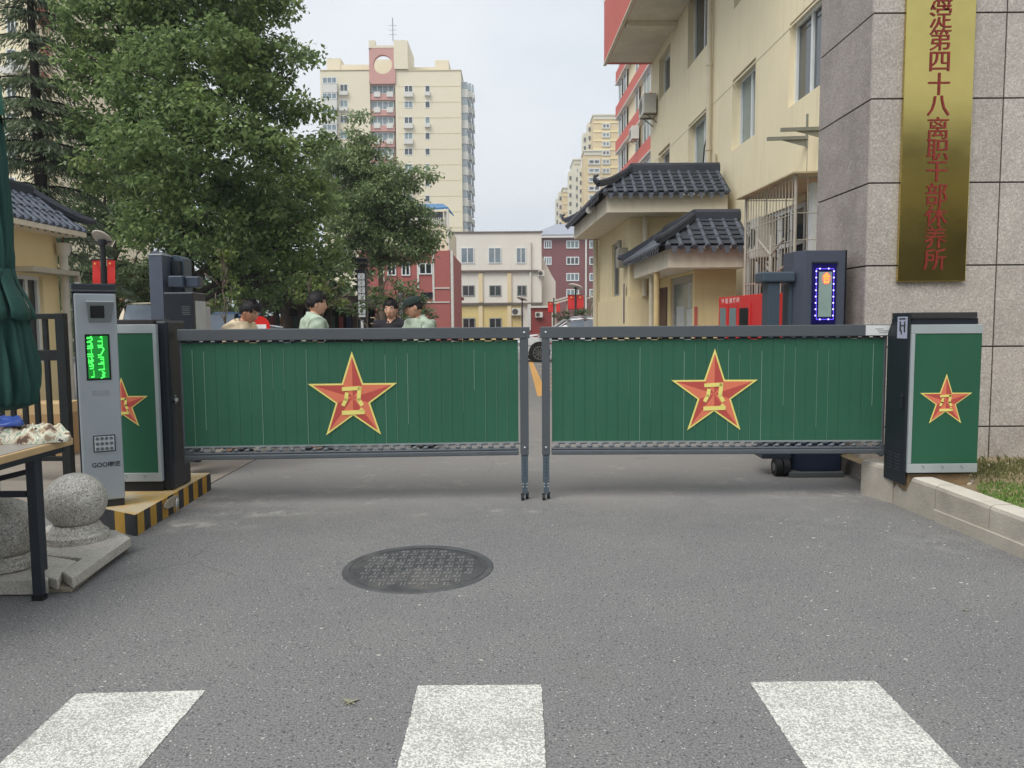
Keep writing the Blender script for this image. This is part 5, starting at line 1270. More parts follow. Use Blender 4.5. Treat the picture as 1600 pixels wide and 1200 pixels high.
# ================================================================ TOWERS AND FAR BLOCKS
def rb(mb, a, b, c, d, Y, dep, m=0, dy=0.0):
    """box whose front face covers the pixel rectangle a..b, c..d on the plane Y"""
    p, q = at(a, d, Y), at(b, c, Y); mid = (at((a+b)/2, c, Y).z, at((a+b)/2, d, Y).z)
    mb.box(p.x, q.x, Y+dy, Y+dep, mid[1], mid[0], m)
def fwin(parent, a, b, c, d, Y, fm, gm, n=2, fw=0.09, name='window', proud=0.06, cap=None):
    zc, zd = at((a+b)/2, c, Y).z, at((a+b)/2, d, Y).z; x0, x1 = at(a, c, Y).x, at(b, c, Y).x
    w = Wall((0, Y, 0), (1, 0, 0), (0, -1, 0)); mb = MB()
    w.bx(mb, x0, x1, zd, zc, 0.0, proud*0.5, 1)
    for u in [x0+(x1-x0)*i/n for i in range(n+1)]: w.bx(mb, u-fw*0.5, u+fw*0.5, zd, zc, 0, proud)
    for v in (zd, zc): w.bx(mb, x0-fw*0.5, x1+fw*0.5, v-fw*0.5, v+fw*0.5, 0, proud*1.05)
    if cap: w.bx(mb, x0-0.1, x1+0.1, zd-cap, zd-fw*0.6, 0, 0.6, 2)
    return mb.build(name, [fm, gm, FBAL], parent, world=True)
FBAL = mat('ledge_white', rgb(214, 212, 204), 0.7)
TCREAM = mat('tower_cream', rgb(226, 216, 190), 0.9, 0, 0.04, 0.08, streak=0.4, dirtcol=rgb(196, 180, 148)); TRED = mat('tower_red', rgb(200, 150, 140), 0.85, 0, 0.08, 0.1, dirt=0.2)
Yt = 137.0
t = thing('residential_tower', 'tall cream residential tower with red centre strip and round roof opening', 'tower', (at(610, 300, Yt).x, Yt, 0), 0)
zero = at(660, 504, Yt)
def ground(mb, a, b, c, Y, dep, m=0, dy=0.0):
    x0, x1 = at(a, c, Y).x, at(b, c, Y).x; mb.box(x0, x1, Y+dy, Y+dep, 0, at((a+b)/2, c, Y).z, m)
m = MB(); ground(m, 617, 720, 111, Yt, 16); ground(m, 500, 577, 111, Yt, 16, 0); ground(m, 577.2, 616.8, 131, Yt+1.6, 14)
ground(m, 490, 527, 103, Yt+1, 18, 0) if False else None
rb(m, 532, 577, 101, 110.5, Yt+3, 6); rb(m, 511, 532, 91, 110.5, Yt+3, 5); rb(m, 680, 701, 94, 110.5, Yt+4, 6); rb(m, 645, 680, 105, 110.5, Yt+4, 6)
m.build('wall', TCREAM, t, world=True)
m = MB(); x0, x1 = at(617, 111, Yt).x, at(720, 111, Yt).x
m.box(x0-0.1, x1+0.1, Yt-0.12, Yt+16.1, at(660, 111, Yt).z+0.02, at(660, 109.6, Yt).z); x0, x1 = at(500, 111, Yt).x, at(577, 111, Yt).x; m.box(x0, x1, Yt-0.12, Yt+16, at(540, 110.5, Yt).z+0.02, at(540, 109, Yt).z)
for k in range(1, 14):
    z = at(668, 111+24.5*k, Yt).z; m.box(at(617, 1, Yt).x+0.2, at(720, 1, Yt).x-0.02, Yt-0.03, Yt-0.001, z, z+0.12)
m.build('parapet', mat('tower_trim', rgb(212, 196, 160), 0.9), t, world=True)
# red portal with round hole
m = MB(); Yp = Yt-0.3; a, b = at(576, 64, Yp), at(618, 131, Yp); cx, cz = at(598, 100.5, Yp).x, at(598, 100.5, Yp).z; R_ = 14.2*Yp/F
zt_, zb_ = at(597, 75, Yp).z, at(597, 131, Yp).z; n = 32
for dy in (0, 0.8):
    ring1 = [(cx+R_*math.cos(2*PI*j/n), Yp+dy, cz+R_*math.sin(2*PI*j/n)) for j in range(n)]
    def proj(x, z):
        dx, dz = x-cx, z-cz; s = min(((b.x-cx)/dx if dx > 1e-6 else (a.x-cx)/dx if dx < -1e-6 else 1e9), ((zt_-cz)/dz if dz > 1e-6 else (zb_-cz)/dz if dz < -1e-6 else 1e9)); return (cx+dx*s, Yp+dy, cz+dz*s)
    ring2 = [proj(p[0], p[2]) for p in ring1]
    for j in range(n): m.quad(ring1[j], ring2[j], ring2[(j+1) % n], ring1[(j+1) % n])
for j in range(n):
    p, q = (cx+R_*math.cos(2*PI*j/n), cz+R_*math.sin(2*PI*j/n)), (cx+R_*math.cos(2*PI*(j+1)/n), cz+R_*math.sin(2*PI*(j+1)/n))
    m.quad((p[0], Yp, p[1]), (q[0], Yp, q[1]), (q[0], Yp+0.8, q[1]), (p[0], Yp+0.8, p[1]))
m.quad((a.x, Yp, zb_), (a.x, Yp, zt_), (a.x, Yp+0.8, zt_), (a.x, Yp+0.8, zb_)); m.quad((b.x, Yp, zb_), (b.x, Yp, zt_), (b.x, Yp+0.8, zt_), (b.x, Yp+0.8, zb_))
po = m.build('roof_portal', TRED, t, world=True)
m = MB(); m.box(a.x, b.x, Yp-0.05, Yp+0.9, zt_+0.01, at(597, 71, Yp).z); m.box(a.x, a.x+1.1, Yp-0.06, Yp+1.2, at(597, 71, Yp).z, at(597, 63, Yp).z); m.box(b.x-0.2, b.x+2.2, Yp-0.06, Yp+9.0, at(597, 108, Yp).z, at(597, 63, Yp).z)
rb(m, 578, 617, 93, 130, Yt+8, 4)
m.build('portal_cap', TCREAM, po)
m = MB(); p = at(614, 64, Yt+2); m.cyl((p.x, Yt+2), 0.09, p.z, at(614, 28, Yt+2).z, 6)
for k, py in enumerate((40, 47, 54)): z = at(614, py, Yt+2).z; m.beam((p.x-0.7, Yt+2, z), (p.x+0.7, Yt+2, z), 0.06, 0.06)
m.build('antenna', mat('antenna_grey', rgb(150, 156, 162), 0.5), t, world=True)
for k in range(13):
    y = 134+24.5*k
    if y < 350:
        fwin(t, 632, 644.5, y, y+10, Yt, WFRAME, (GL1, GL2)[k % 2], 2, 0.1, cap=0.9 if k % 3 != 1 else None)
        fwin(t, 664.5, 671.5, y, y+10, Yt, WFRAME, (GL1, GL1, GL2)[k % 3], 1, 0.1, cap=0.7 if k in (0, 2) else None)
    if k < 7:
        fwin(t, 531.5, 543, y-2, y+9, Yt, WFRAME, GL2 if k % 2 else GL1, 2, 0.1, cap=0.7 if k < 2 else None)
        mb = MB(); rb(mb, 578, 616.5, y+13, y+22, Yt+0.3, 1.3, 0); mb.build('red_spandrel', TRED, t, world=True)
        fwin(t, 581, 615, y, y+12.5, Yt+0.9, WFRAME, GL2, 4, 0.12, cap=None)
        mb = MB(); rb(mb, 584, 594, y+9, y+17, Yt+0.1, 0.6); rb(mb, 604, 614, y+9, y+17, Yt+0.1, 0.6); mb.build('balcony_box', FBAL, t, world=True)
        mb = MB(); rb(mb, 503, 526, y-14+10, y+2+8, Yt-1.0, 1.0, 0); bx_ = mb.build('bay', FBAL, t, world=True)
        fwin(t, 504, 525.5, y-13, y-4, Yt-1.0, WFRAME, GL3, 3, 0.12, name='bay_window')
for k in range(10):
    y = 128+24.3*k; mb = MB()
    rb(mb, 720.3, 730, y, y+11, Yt+1, 3, 1); rb(mb, 720.3, 731, y+11.2, y+23.8, Yt+0.9, 3.1, 0); rb(mb, 731.3, 737, y+14, y+24, Yt+6, 4, 0); rb(mb, 731.3, 736, y+2, y+13.5, Yt+6, 4, 1); rb(mb, 737.4, 741, y+16+k*0.6, y+25+k*0.6, Yt+12, 3, 0); rb(mb, 737.4, 740, y+4, y+15, Yt+12, 3, 1)
    mb.build('side_bay', [FBAL, glass('glass_bay', rgb(160, 172, 176), 0.12)], t, world=True)

# yellow towers far right of the lane
YEL = mat('tower_ochre', rgb(216, 194, 150), 0.9, 0, 0.05, 0.05); YBAND = mat('tower_band', rgb(238, 220, 166), 0.9, 0, 0.04, 0.05); PALE = mat('tower_pale', rgb(222, 216, 194), 0.9, 0, 0.05, 0.05)
def ytower(label, x0, x1, top, Y, wall, wins, band=True, step=14.0, dep=20, nmax=16, sidex=None, parap=6):
    t = thing('yellow_tower', label, 'tower', (at((x0+x1)/2, 400, Y).x, Y, 0), 0, 'yellow residential towers down the lane')
    m = MB(); ground(m, x0, x1, top, Y, dep); m.build('wall', wall, t, world=True)
    m = MB(); rb(m, x0-1, x1+1, top-2, top, Y-0.6, dep+0.6); rb(m, x0+0.3, x1-0.3, top+0.5, top+parap, Y-0.25, 0.25); m.build('parapet', PALE, t, world=True)
    if band:
        m = MB()
        for k in range(nmax): y = top+10+step*k; rb(m, x0, x1, y, y+2.2, Y-0.2, 0.2)
        m.build('bands', YBAND, t, world=True)
    for (a, b) in wins:
        for k in range(nmax):
            y = top+14+step*k
            if y > 395: break
            fwin(t, a, b, y, y+6.5, Y, FBAL, GL2 if k % 3 else GL1, 2, 0.35, proud=0.4)
    if sidex:
        for j, (sx, sy) in enumerate(sidex):
            m = MB(); ground(m, sx, sx+7.5, sy, Y+8+6*j, 5); sw = m.build('side_wing', PALE, t, world=True)
            m = MB()
            for k in range(14): rb(m, sx+1.2, sx+4.2, sy+7+13.4*k, sy+13+13.4*k, Y+7.8+6*j, 0.15)
            m.build('window', GL1, sw)
    return t
ytower('ochre tower with bright yellow bands just left of the coral banded block', 927, 990, 180, 240, YEL, [(941.5, 952)], True, 14, 20, 16, [(918.5, 192), (911, 208)])
ytower('pale tower with stacked white window bays before the ochre tower', 912.5, 940, 236, 228, YEL, [(920, 936.5)], False, 13.8, 8, 12, [(905, 262), (899, 270)])
ytower('grey cream tower left of the stacked white bays', 896, 907.5, 250, 262, PALE, [(901, 906)], False, 12.6, 14, 12, [(888.5, 268)])
ytower('smallest ochre tower at the far left end of the row', 879.5, 893, 294, 285, YEL, [(888, 892)], True, 12.4, 14, 9, [(873, 300), (868.5, 310)])

# coral banded tower
Xc = 10.9; cw = Wall((Xc, 0, 0), fd, fn)
t = thing('coral_banded_block', 'cream block with slanting coral bands behind the near apartment block', 'building', cw.P(60, 0))
uA, uB = 50.0, cw.uv(968, 300)[0]
m = MB(); cw.fill(m, uA, uB, 0, 34, [], 0.2); P = cw.P; m.quad(P(uB, 0), P(uB, 34), P(uB, 34, -12), P(uB, 0, -12)); m.quad(P(uA, 0), P(uA, 34), P(uA, 34, -12), P(uA, 0, -12)); m.quad(P(uA, 34), P(uB, 34), P(uB, 34, -12), P(uA, 34, -12)); m.build('wall', CREAM, t, world=True, recalc=False)
zref = cw.uv(969, 239)[1]
for k in range(-4, 5):
    z = zref+2.85*k
    m = MB(); cw.bx(m, uA, uB+0.1, z, z+0.95, 0.001, 0.35 if k % 2 else 0.35); bo_ = m.build('coral_band', CORAL, t, world=True)
    m = MB(); cw.bx(m, uA, uB+0.1, z-0.1, z-0.001, 0.001, 0.4); m.build('white_edge', FBAL, bo_)
    for (a, b, g_) in ((uA+0.6, uA+5.2, GL2), (uA+7.0, uA+8.2, GL1), (uB-4.2, uB-2.8, GL1), (uB-1.9, uB-0.5, GL2)):
        if k < 4: cw.window(t, a, b, z+1.0, z+2.7, 0.20, WFRAME, g_, max(1, round((b-a)/1.2)), 0.09, split=False)
ac_unit('small air conditioner on the coral banded block', cw.P(uA+6.2, zref+0.6-2.85+1.0, 0.35), -fd, fn, 1.2, 0.9, 0.5)

# white three storey building
WHT = mat('white_render', rgb(226, 222, 212), 0.9, 0, 0.07, 0.3, streak=0.2, dirtcol=rgb(182, 176, 164)); WYL = mat('lower_yellow', rgb(216, 196, 138), 0.9, 0, 0.08, 0.3, streak=0.15)
Yw = 62.0
t = thing('white_building', 'white three storey building with yellow ground floor closing the lane', 'building', (at(770, 500, Yw).x, Yw, 0))
m = MB(); ground(m, 703, 846, 363, Yw, 10); wl = m.build('wall', WHT, t, world=True)
m = MB(); x0, x1 = at(708, 1, Yw).x, at(812, 1, Yw).x; m.box(x0, x1, Yw-0.06, Yw-0.001, 0, at(760, 478, Yw).z); m.build('yellow_storey', WYL, t, world=True)
m = MB()
q = [at(846.2, 398, Yw+1), at(853, 412, Yw+1), at(862, 430, Yw+1), at(868, 440, Yw+1)]
m.prism([(q[0].x, Yw+1, 0), (q[3].x, Yw+1, 0)]+[(p.x, Yw+1, p.z) for p in q[::-1]], (0, 8, 0)); m.build('stepped_wing', WHT, t, world=True)
m = MB()
rb(m, 712, 844, 422, 425, Yw-0.25, 0.249); rb(m, 706, 848, 473, 476, Yw-0.3, 0.299); rb(m, 702, 848, 361.5, 364, Yw-0.1, 0.099); m.build('ledge', mat('ledge_dark', rgb(112, 102, 96), 0.9, 0, 0.2, 0.5), t, world=True)
m = MB()
for px in (751, 796): rb(m, px-3, px+3, 426, 472.5, Yw-0.15, 0.149); rb(m, px-3, px+3, 477, 516, Yw-0.2, 0.139)
m.build('pilaster', mat('pilaster_cream', rgb(222, 206, 170), 0.9, 0, 0.05, 0.4), t, world=True)
for (c, d, fm, gm, sp) in ((387.5, 411, WFRAME, GL3, ((720.5, 740), (763.5, 782.5), (807, 821))), (446.5, 462, WGREY, GL1, ((723, 741), (765, 782.5), (808.5, 822))), (497.5, 512, WGREY, GL4, ((723.5, 742), (765, 783)))):
    for (a, b) in sp: fwin(t, a, b, c, d, Yw-(0.07 if c > 480 else 0), fm, gm, 2, 0.07)
m = MB(); p = at(828.5, 380, Yw); m.cyl((p.x, Yw-0.12), 0.09, at(828, 476, Yw).z, at(828, 379, Yw).z, 8); m.build('drainpipe', FBAL, t, world=True, smooth='auto')
q = at(807, 493, Yw); ac_unit('white air conditioner on the yellow ground floor of the white building', (q.x, Yw-0.08, q.z), (1, 0, 0), (0, -1, 0), 0.75, 0.6, 0.3)
q = at(845, 433, Yw+1); ac_unit('white air conditioner under the stepped gable of the white building', (q.x, Yw-0.02, q.z), (1, 0, 0), (0, -1, 0), 0.5, 0.45, 0.28)
# low maroon wall in front
MAR = mat('maroon_wall', rgb(142, 66, 62), 0.85, 0, 0.1, 0.6, dirt=0.2); Ym = 52.0
t = thing('maroon_shed', 'low maroon shed with white coping beside the white building', 'shed', (at(845, 500, Ym).x, Ym, 0))
m = MB(); ground(m, 829.5, 862, 481, Ym, 6); m.build('wall', MAR, t, world=True)
m = MB(); rb(m, 829, 862.5, 478, 480.8, Ym-0.15, 6.2); rb(m, 824.5, 829.3, 475, 516, Ym-0.1, 0.4); m.build('coping', FBAL, t, world=True)
q = at(842, 496, Ym); ac_unit('white air conditioner on the low maroon shed', (q.x, Ym, q.z), (1, 0, 0), (0, -1, 0), 0.5, 0.36, 0.25)
# sloping canopy of the basement stair
Yk = 44.0
t = thing('stair_canopy', 'pale sloping stair canopy with railings between the parked cars and the porch', 'canopy', (at(910, 500, Yk).x, Yk, 0))
m = MB()
for (a, b, c, d) in ((866, 470, 905, 459), (866, 474, 905, 463.5), (918, 466, 952, 455)):
    p, q = at(a, b, Yk), at(c, d, Yk); m.beam(p, q, 0.5, 0.09)
m.build('canopy_sheet', mat('canopy_pale', rgb(202, 196, 182), 0.7, 0, 0.1, 1), t, world=True)
m = MB()
for px in (868, 886, 905, 925, 940): p = at(px, 470-(px-866)*0.22, Yk); m.cyl((p.x, Yk), 0.05, 0, p.z, 6)
for px in range(868, 906, 3): p, q = at(px, 471-(px-866)*0.28, Yk), at(px, 475-(px-866)*0.28, Yk); m.beam((p.x, Yk, q.z), (p.x, Yk, p.z), 0.03, 0.03)
m.build('posts', mat('post_pale', rgb(170, 160, 144), 0.6), t, world=True)

# dark red brick apartment block
BRK = mat('dark_red_brick', rgb(126, 78, 78), 0.9, 0, 0.07, 0.12); BLU = mat('roof_blue_grey', rgb(160, 165, 175), 0.7, 0, 0.08, 0.1)
Yd = 133.0
t = thing('brick_apartment_block', 'dark red brick apartment block with pale blue grey roof', 'building', (at(890, 450, Yd).x, Yd, 0))
m = MB(); ground(m, 826, 1010, 371, Yd, 14); m.build('wall', BRK, t, world=True)
m = MB(); rb(m, 824, 1012, 367.5, 370.8, Yd-0.8, 15.5); m.build('eave', FBAL, t, world=True)
m = MB(); z0 = at(900, 367.3, Yd).z; z1 = z0+2.6; x0, x1 = at(826, 367, Yd).x, at(1012, 367, Yd).x
m._add([(x0, Yd-0.8, z0), (x1, Yd-0.8, z0), (x1, Yd+15, z0), (x0, Yd+15, z0), (x0+5.0, Yd+6, z1), (x1-5, Yd+6, z1), (x1-5, Yd+8, z1), (x0+5.0, Yd+8, z1)], [(0, 1, 5, 4), (1, 2, 6, 5), (2, 3, 7, 6), (3, 0, 4, 7), (4, 5, 6, 7), (3, 2, 1, 0)]); m.build('roof', BLU, t, world=True)
for r_, y in enumerate((376.5, 402, 427.5, 452.5)):
    for (a, b) in ((850.5, 861), (885.5, 904), (921.5, 940), (957, 975)):
        if a == 850.5 and r_ > 1: continue
        fwin(t, a, b, y, y+11, Yd, WFRAME, (GL2, GL1, GL3)[(r_+int(a)) % 3], 3, 0.16, proud=0.15)
m = MB(); p = at(915.5, 400, Yd); m.cyl((p.x, Yd-0.3), 0.16, 2, at(915, 371, Yd).z, 8); m.build('drainpipe', FBAL, t, world=True)

# rose coloured building behind the trees (left of the lane)
ROSE = mat('rose_render', rgb(170, 100, 95), 0.85, 0, 0.08, 0.5, dirt=0.12); Yr2 = 40.0
t = thing('rose_building', 'rose red building with white trim lines and blue roof canopy behind the trees', 'building', (at(650, 500, Yr2).x, Yr2, 0))
m = MB(); ground(m, 560, 703, 392, Yr2, 9); m.build('wall', ROSE, t, world=True)
m = MB(); rb(m, 676, 678, 393, 471, Yr2-0.04, 0.039); rb(m, 652, 654, 393, 452, Yr2-0.04, 0.039); rb(m, 678.3, 703, 449.2, 451, Yr2-0.045, 0.044); rb(m, 655, 703, 471.3, 473, Yr2-0.045, 0.044); rb(m, 598, 599.5, 393, 440, Yr2-0.04, 0.039); m.build('trim', FBAL, t, world=True)
m = MB(); p = at(704.5, 440, Yr2); m.box(p.x, p.x+0.12, Yr2-0.1, Yr2+0.3, 0, at(704, 392, Yr2).z); m.build('drainpipe', FBAL, t, world=True)
fwin(t, 655.5, 674.5, 412, 428, Yr2, WFRAME, GL4, 2, 0.06); fwin(t, 658, 675.5, 457.5, 465, Yr2, GDARK, GL4, 2, 0.05); fwin(t, 606, 618, 410, 430, Yr2, WFRAME, GL4, 2, 0.06); fwin(t, 628, 640, 410, 430, Yr2, WFRAME, GL4, 2, 0.06)
m = MB(); rb(m, 650, 700, 352, 391.8, Yr2+0.5, 6); tp = m.build('top_storey', TCREAM, t, world=True)
m = MB(); rb(m, 650, 698, 343, 351.8, Yr2+0.5, 0.08)
for px in range(652, 700, 3): rb(m, px, px+0.9, 340, 351, Yr2+0.42, 0.05)
rb(m, 694, 697, 330, 343, Yr2+0.6, 0.2); rb(m, 699, 701, 326, 391, Yr2+0.3, 0.2); m.build('railing', FBAL, tp)
m = MB(); p = [at(648, 330, Yr2+0.3), at(700, 326, Yr2+0.3), at(692, 320.5, Yr2+4), at(648, 321, Yr2+4)]
m.prism(p, (0, 0, 0.08)); m.prism([at(700, 326, Yr2+0.3), at(709, 338, Yr2+0.3), at(703, 333, Yr2+4), at(692, 320.5, Yr2+4)], (0, 0, 0.08)); m.build('canopy', mat('canopy_blue', rgb(66, 120, 166), 0.5, 0, 0.2, 0.8), tp)
m = MB(); rb(m, 651, 692, 331, 342.5, Yr2+0.8, 0.1); m.build('glazing', GL4, tp)
m = MB(); p = at(711, 478, Yr2+8); rb(m, 704, 722, 464, 468, Yr2+9, 2.0); m.build('door_hood', MAR, t, world=True)

# cream block behind the conifer, left edge
Yb = 48.0
t = thing('left_apartment_block', 'cream apartment block with coral balcony panels behind the dark conifer', 'building', (at(20, 300, Yb).x, Yb, 0))
m = MB(); ground(m, -120, 37, -160, Yb, 14); ground(m, 37.2, 70, -160, Yb+1.5, 12); ground(m, 70.2, 118, -120, Yb+9, 8); m.build('wall', CREAM, t, world=True)
for k in range(7):
    y = -10+50*k
    fwin(t, 11, 23.5, y+38, y+66, Yb, WFRAME, GL1, 2, 0.07, cap=0.5 if k % 2 else None)
    mb = MB(); rb(mb, 37.5, 66, y+22, y+48, Yb+0.8, 0.69); mb.build('coral_balcony', CORAL, t, world=True)
    fwin(t, 39, 65, y+0, y+21, Yb+1.45, WFRAME, GL2, 3, 0.07)
    fwin(t, 95, 116, y+10, y+34, Yb+9, WFRAME, GL3, 2, 0.12)
q = at(32, 113, Yb); ac_unit('white air conditioner beside a coral balcony of the left block', (q.x, Yb, q.z), (1, 0, 0), (0, -1, 0), 0.8, 0.55, 0.3)

# ================================================================ YELLOW GATEHOUSE (left)
GHY = mat('gatehouse_yellow', rgb(242, 224, 176), 0.85, 0, 0.07, 0.8, 0.2, 50, streak=0.12, dirtcol=rgb(200, 170, 105))
Xe = -6.55; Ye = 11.95; ze = at(125, 357, 11.6).z
t = thing('gatehouse', 'small yellow gatehouse with grey tiled eave and white downpipe', 'building', (-8.5, 9.5, 0))
Xw = -6.92; gw = Wall((Xw, Ye-0.12, 0), (0, -1, 0), (1, 0, 0))
wh = (gw.uv(68, 470)[0], gw.uv(28, 470)[0], 0.95, gw.uv(67, 432)[1])
m = MB(); gw.fill(m, 0, 5.0, 0, ze-0.10, [wh], 0.12); m.quad((Xw, Ye-0.12, 0), (Xw-4, Ye-0.12, 0), (Xw-4, Ye-0.12, ze-0.1), (Xw, Ye-0.12, ze-0.1)); m.build('wall', GHY, t, world=True)
gw.window(t, *wh, -0.05, WFRAME, GL4, 2, 0.06)
m = MB(); u1 = gw.uv(96, 440)[0]; gw.bx(m, min(u1, wh[0])+0.02, wh[1]+0.1, wh[3]+0.03, wh[3]+0.10, 0.0, 0.3); gw.bx(m, u1, u1+0.05, 0.9, wh[3]+0.03, 0.22, 0.3); m.build('window_hood', mat('hood_pale', rgb(186, 180, 164), 0.6, 0.1), t, world=True)
m = MB(); m.box(Xw-0.2, Xe+0.05, Ye-5, Ye-0.04, ze-0.10, ze-0.03); m.build('soffit', FASC, t, world=True)
m = MB(); xr, zr = Xe-0.52, ze+0.47
tiles(m, (Xe, Ye-5, ze), (Xe, Ye, ze), (xr, Ye-5, zr), (xr, Ye-0.45, zr), 0.17, 0.045, 0.3); m.quad((Xe, Ye, ze), (xr-1.5, Ye, ze), (xr-1.5, Ye-0.45, zr), (xr, Ye-0.45, zr), 1)
m.quad((xr, Ye-5, zr), (xr, Ye-0.45, zr), (xr-1.5, Ye-0.45, zr), (xr-1.5, Ye-5, zr), 1)
rf = m.build('roof', [mat('roof_tile_pale', rgb(104, 112, 126), 0.5, 0, 0.25, 5, dirt=0.3), PAN], t, world=True, recalc=False)
m = MB(); m.box(xr-0.09, xr+0.07, Ye-5, Ye-0.42, zr, zr+0.09); m.tube([(xr-0.01, Ye-5, zr+0.10), (xr-0.01, Ye-0.42, zr+0.10)], 0.06, 8)
pts = [V((xr, Ye-0.45, zr+0.05)).lerp(V((Xe+0.12, Ye+0.12, ze+0.02)), k/8)+V((0, 0, 0.14*(k/8)**4)) for k in range(9)]
m.tube(pts, [0.08]*6+[0.07, 0.06, 0.03], 8); m.build('ridge', RIDGE, rf, smooth='auto')
m = MB(); p = gw.uv(90, 420)[0]; q = gw.P(p, 0, 0.10); z1 = gw.uv(90, 400)[1]
m.tube([q+V((0, 0, 0.3)), q+V((0, 0, z1))], 0.06, 12); m.tube([q+V((0, 0, z1)), q+V((0, 0, z1+0.06)), q+V((0, 0, z1+0.19))], [0.075, 0.10, 0.10], 12); m.build('downpipe', mat('pipe_white', rgb(218, 214, 204), 0.45), t, world=True, smooth='auto')
m = MB(); m.tube([q+V((0, 0, z1+0.19)), q+V((0, 0.02, z1+0.3)), q+V((0.02, 0, ze-0.05))], 0.018, 8); m.build('gutter_hose', mat('hose_brown', rgb(110, 84, 66), 0.6), t, world=True)
# white panel wall / grey door below
m = MB(); p = at(101, 480, 11.8); m.tube([(Xw+0.35, Ye-0.3, 0), (Xw+0.38, Ye-0.3, 2.15)], 0.035, 8); m.build('white_post', WFRAME, t, world=True)

# ================================================================ unseen block across the street, added for the brass plaque to mirror
t = thing('plaque_reflection_block', 'grey block added unseen behind the viewer for the brass plaque to mirror', 'building', (6, -24, 0))
m = MB(); m.box(-30, 34, -34, -24, 0, 11.0); m.build('wall', mat('reflection_block_wall', rgb(96, 86, 70), 0.9, 0, 0.1, 0.2), t, world=True)
for k in range(12):
    for j in range(3):
        x = -27+k*5; m = MB(); m.box(x, x+2.4, -24.0+0.001, -23.94, 1.2+3.4*j, 3.0+3.4*j); m.build('window', GL4, t, world=True)

m = MB(); m.box(-30, 34, -23.97, -23.90, 6.9, 8.7); m.build('plaque_reflection_band', mat('reflection_band_pale', rgb(196, 184, 150), 0.8), t, world=True)  # pale band added to put a lighter streak into the plaque's reflection
# ================================================================ TREES
BARK = mat('bark', rgb(72, 64, 58), 0.95, 0, 0.3, 8, 0.8, 30); BARK2 = mat('bark_pale', rgb(120, 108, 94), 0.95, 0, 0.25, 8, 0.6, 30)
def leaves_mesh(clumps, per, llen, lwid, material, seed, droop=0.5, flat=0.55):
    """clumps: (centre, radius). Leaves are folded rhombs lying roughly level and hanging at the tip."""
    rg = np.random.default_rng(seed); n = sum(max(3, int(per*w)) for _, _, w in clumps)
    cs = np.concatenate([np.repeat(np.array([list(c)+[r]]), max(3, int(per*w)), 0) for c, r, w in clumps])
    d = rg.normal(size=(n, 3)); d /= np.linalg.norm(d, axis=1, keepdims=True)
    rr = rg.random(n)**0.45
    p = cs[:, :3]+d*(cs[:, 3]*rr)[:, None]*np.array([1, 1, flat])
    # direction outward and down
    az = rg.uniform(0, 2*np.pi, n); ax = np.stack([np.cos(az), np.sin(az), -droop+rg.normal(size=n)*0.45], 1)+d*0.7
    ax /= np.linalg.norm(ax, axis=1, keepdims=True)
    up = np.stack([rg.normal(size=n)*0.5, rg.normal(size=n)*0.5, np.ones(n)], 1); bx = np.cross(ax, up); bx /= np.linalg.norm(bx, axis=1, keepdims=True)
    l = llen*rg.uniform(0.6, 1.25, n)[:, None]; w = lwid*rg.uniform(0.7, 1.2, n)[:, None]
    nz = np.cross(bx, ax)
    v = np.stack([p-ax*l*0.5, p+bx*w*0.5+nz*w*0.10-ax*l*0.08, p+ax*l*0.5-nz*l*0.10, p-bx*w*0.5+nz*w*0.10-ax*l*0.08], 1).reshape(-1, 3)
    me = bpy.data.meshes.new('crown'); me.vertices.add(4*n); me.vertices.foreach_set('co', v.astype(np.float32).ravel())
    me.loops.add(4*n); me.loops.foreach_set('vertex_index', np.arange(4*n, dtype=np.int32)); me.polygons.add(n)
    me.polygons.foreach_set('loop_start', np.arange(0, 4*n, 4, dtype=np.int32))
    me.update(calc_edges=True); me.materials.append(material); return me
def lobes_to_clumps(lobes, dens, cr, seed, shell=0.5):
    rs = random.Random(seed); out = []
    for (c, r) in lobes:
        k = max(4, int(dens*r[0]*r[1]*r[2]))
        for _ in range(k):
            while True:
                d = V((rs.gauss(0, 1), rs.gauss(0, 1), rs.gauss(0, 1))).normalized(); q = rs.random()**0.4
                if q > shell*rs.random(): break
            p = V((c[0]+d.x*r[0]*q, c[1]+d.y*r[1]*q, c[2]+d.z*r[2]*q)); out.append((tuple(p), cr*rs.uniform(0.6, 1.25), rs.uniform(0.6, 1.3)))
    return out
def limb(mb, a, b, r0, r1, rs, k=5, wob=0.12):
    a, b = V(a), V(b); L_ = (b-a).length; pts = [a.lerp(b, i/k)+(V((rs.uniform(-1, 1), rs.uniform(-1, 1), rs.uniform(-0.5, 0.5)))*L_*wob*0.4 if 0 < i < k else V((0, 0, 0)))+V((0, 0, L_*0.08*math.sin(PI*i/k))) for i in range(k+1)]
    mb.tube(pts, [r0+(r1-r0)*i/k for i in range(k+1)], 7)
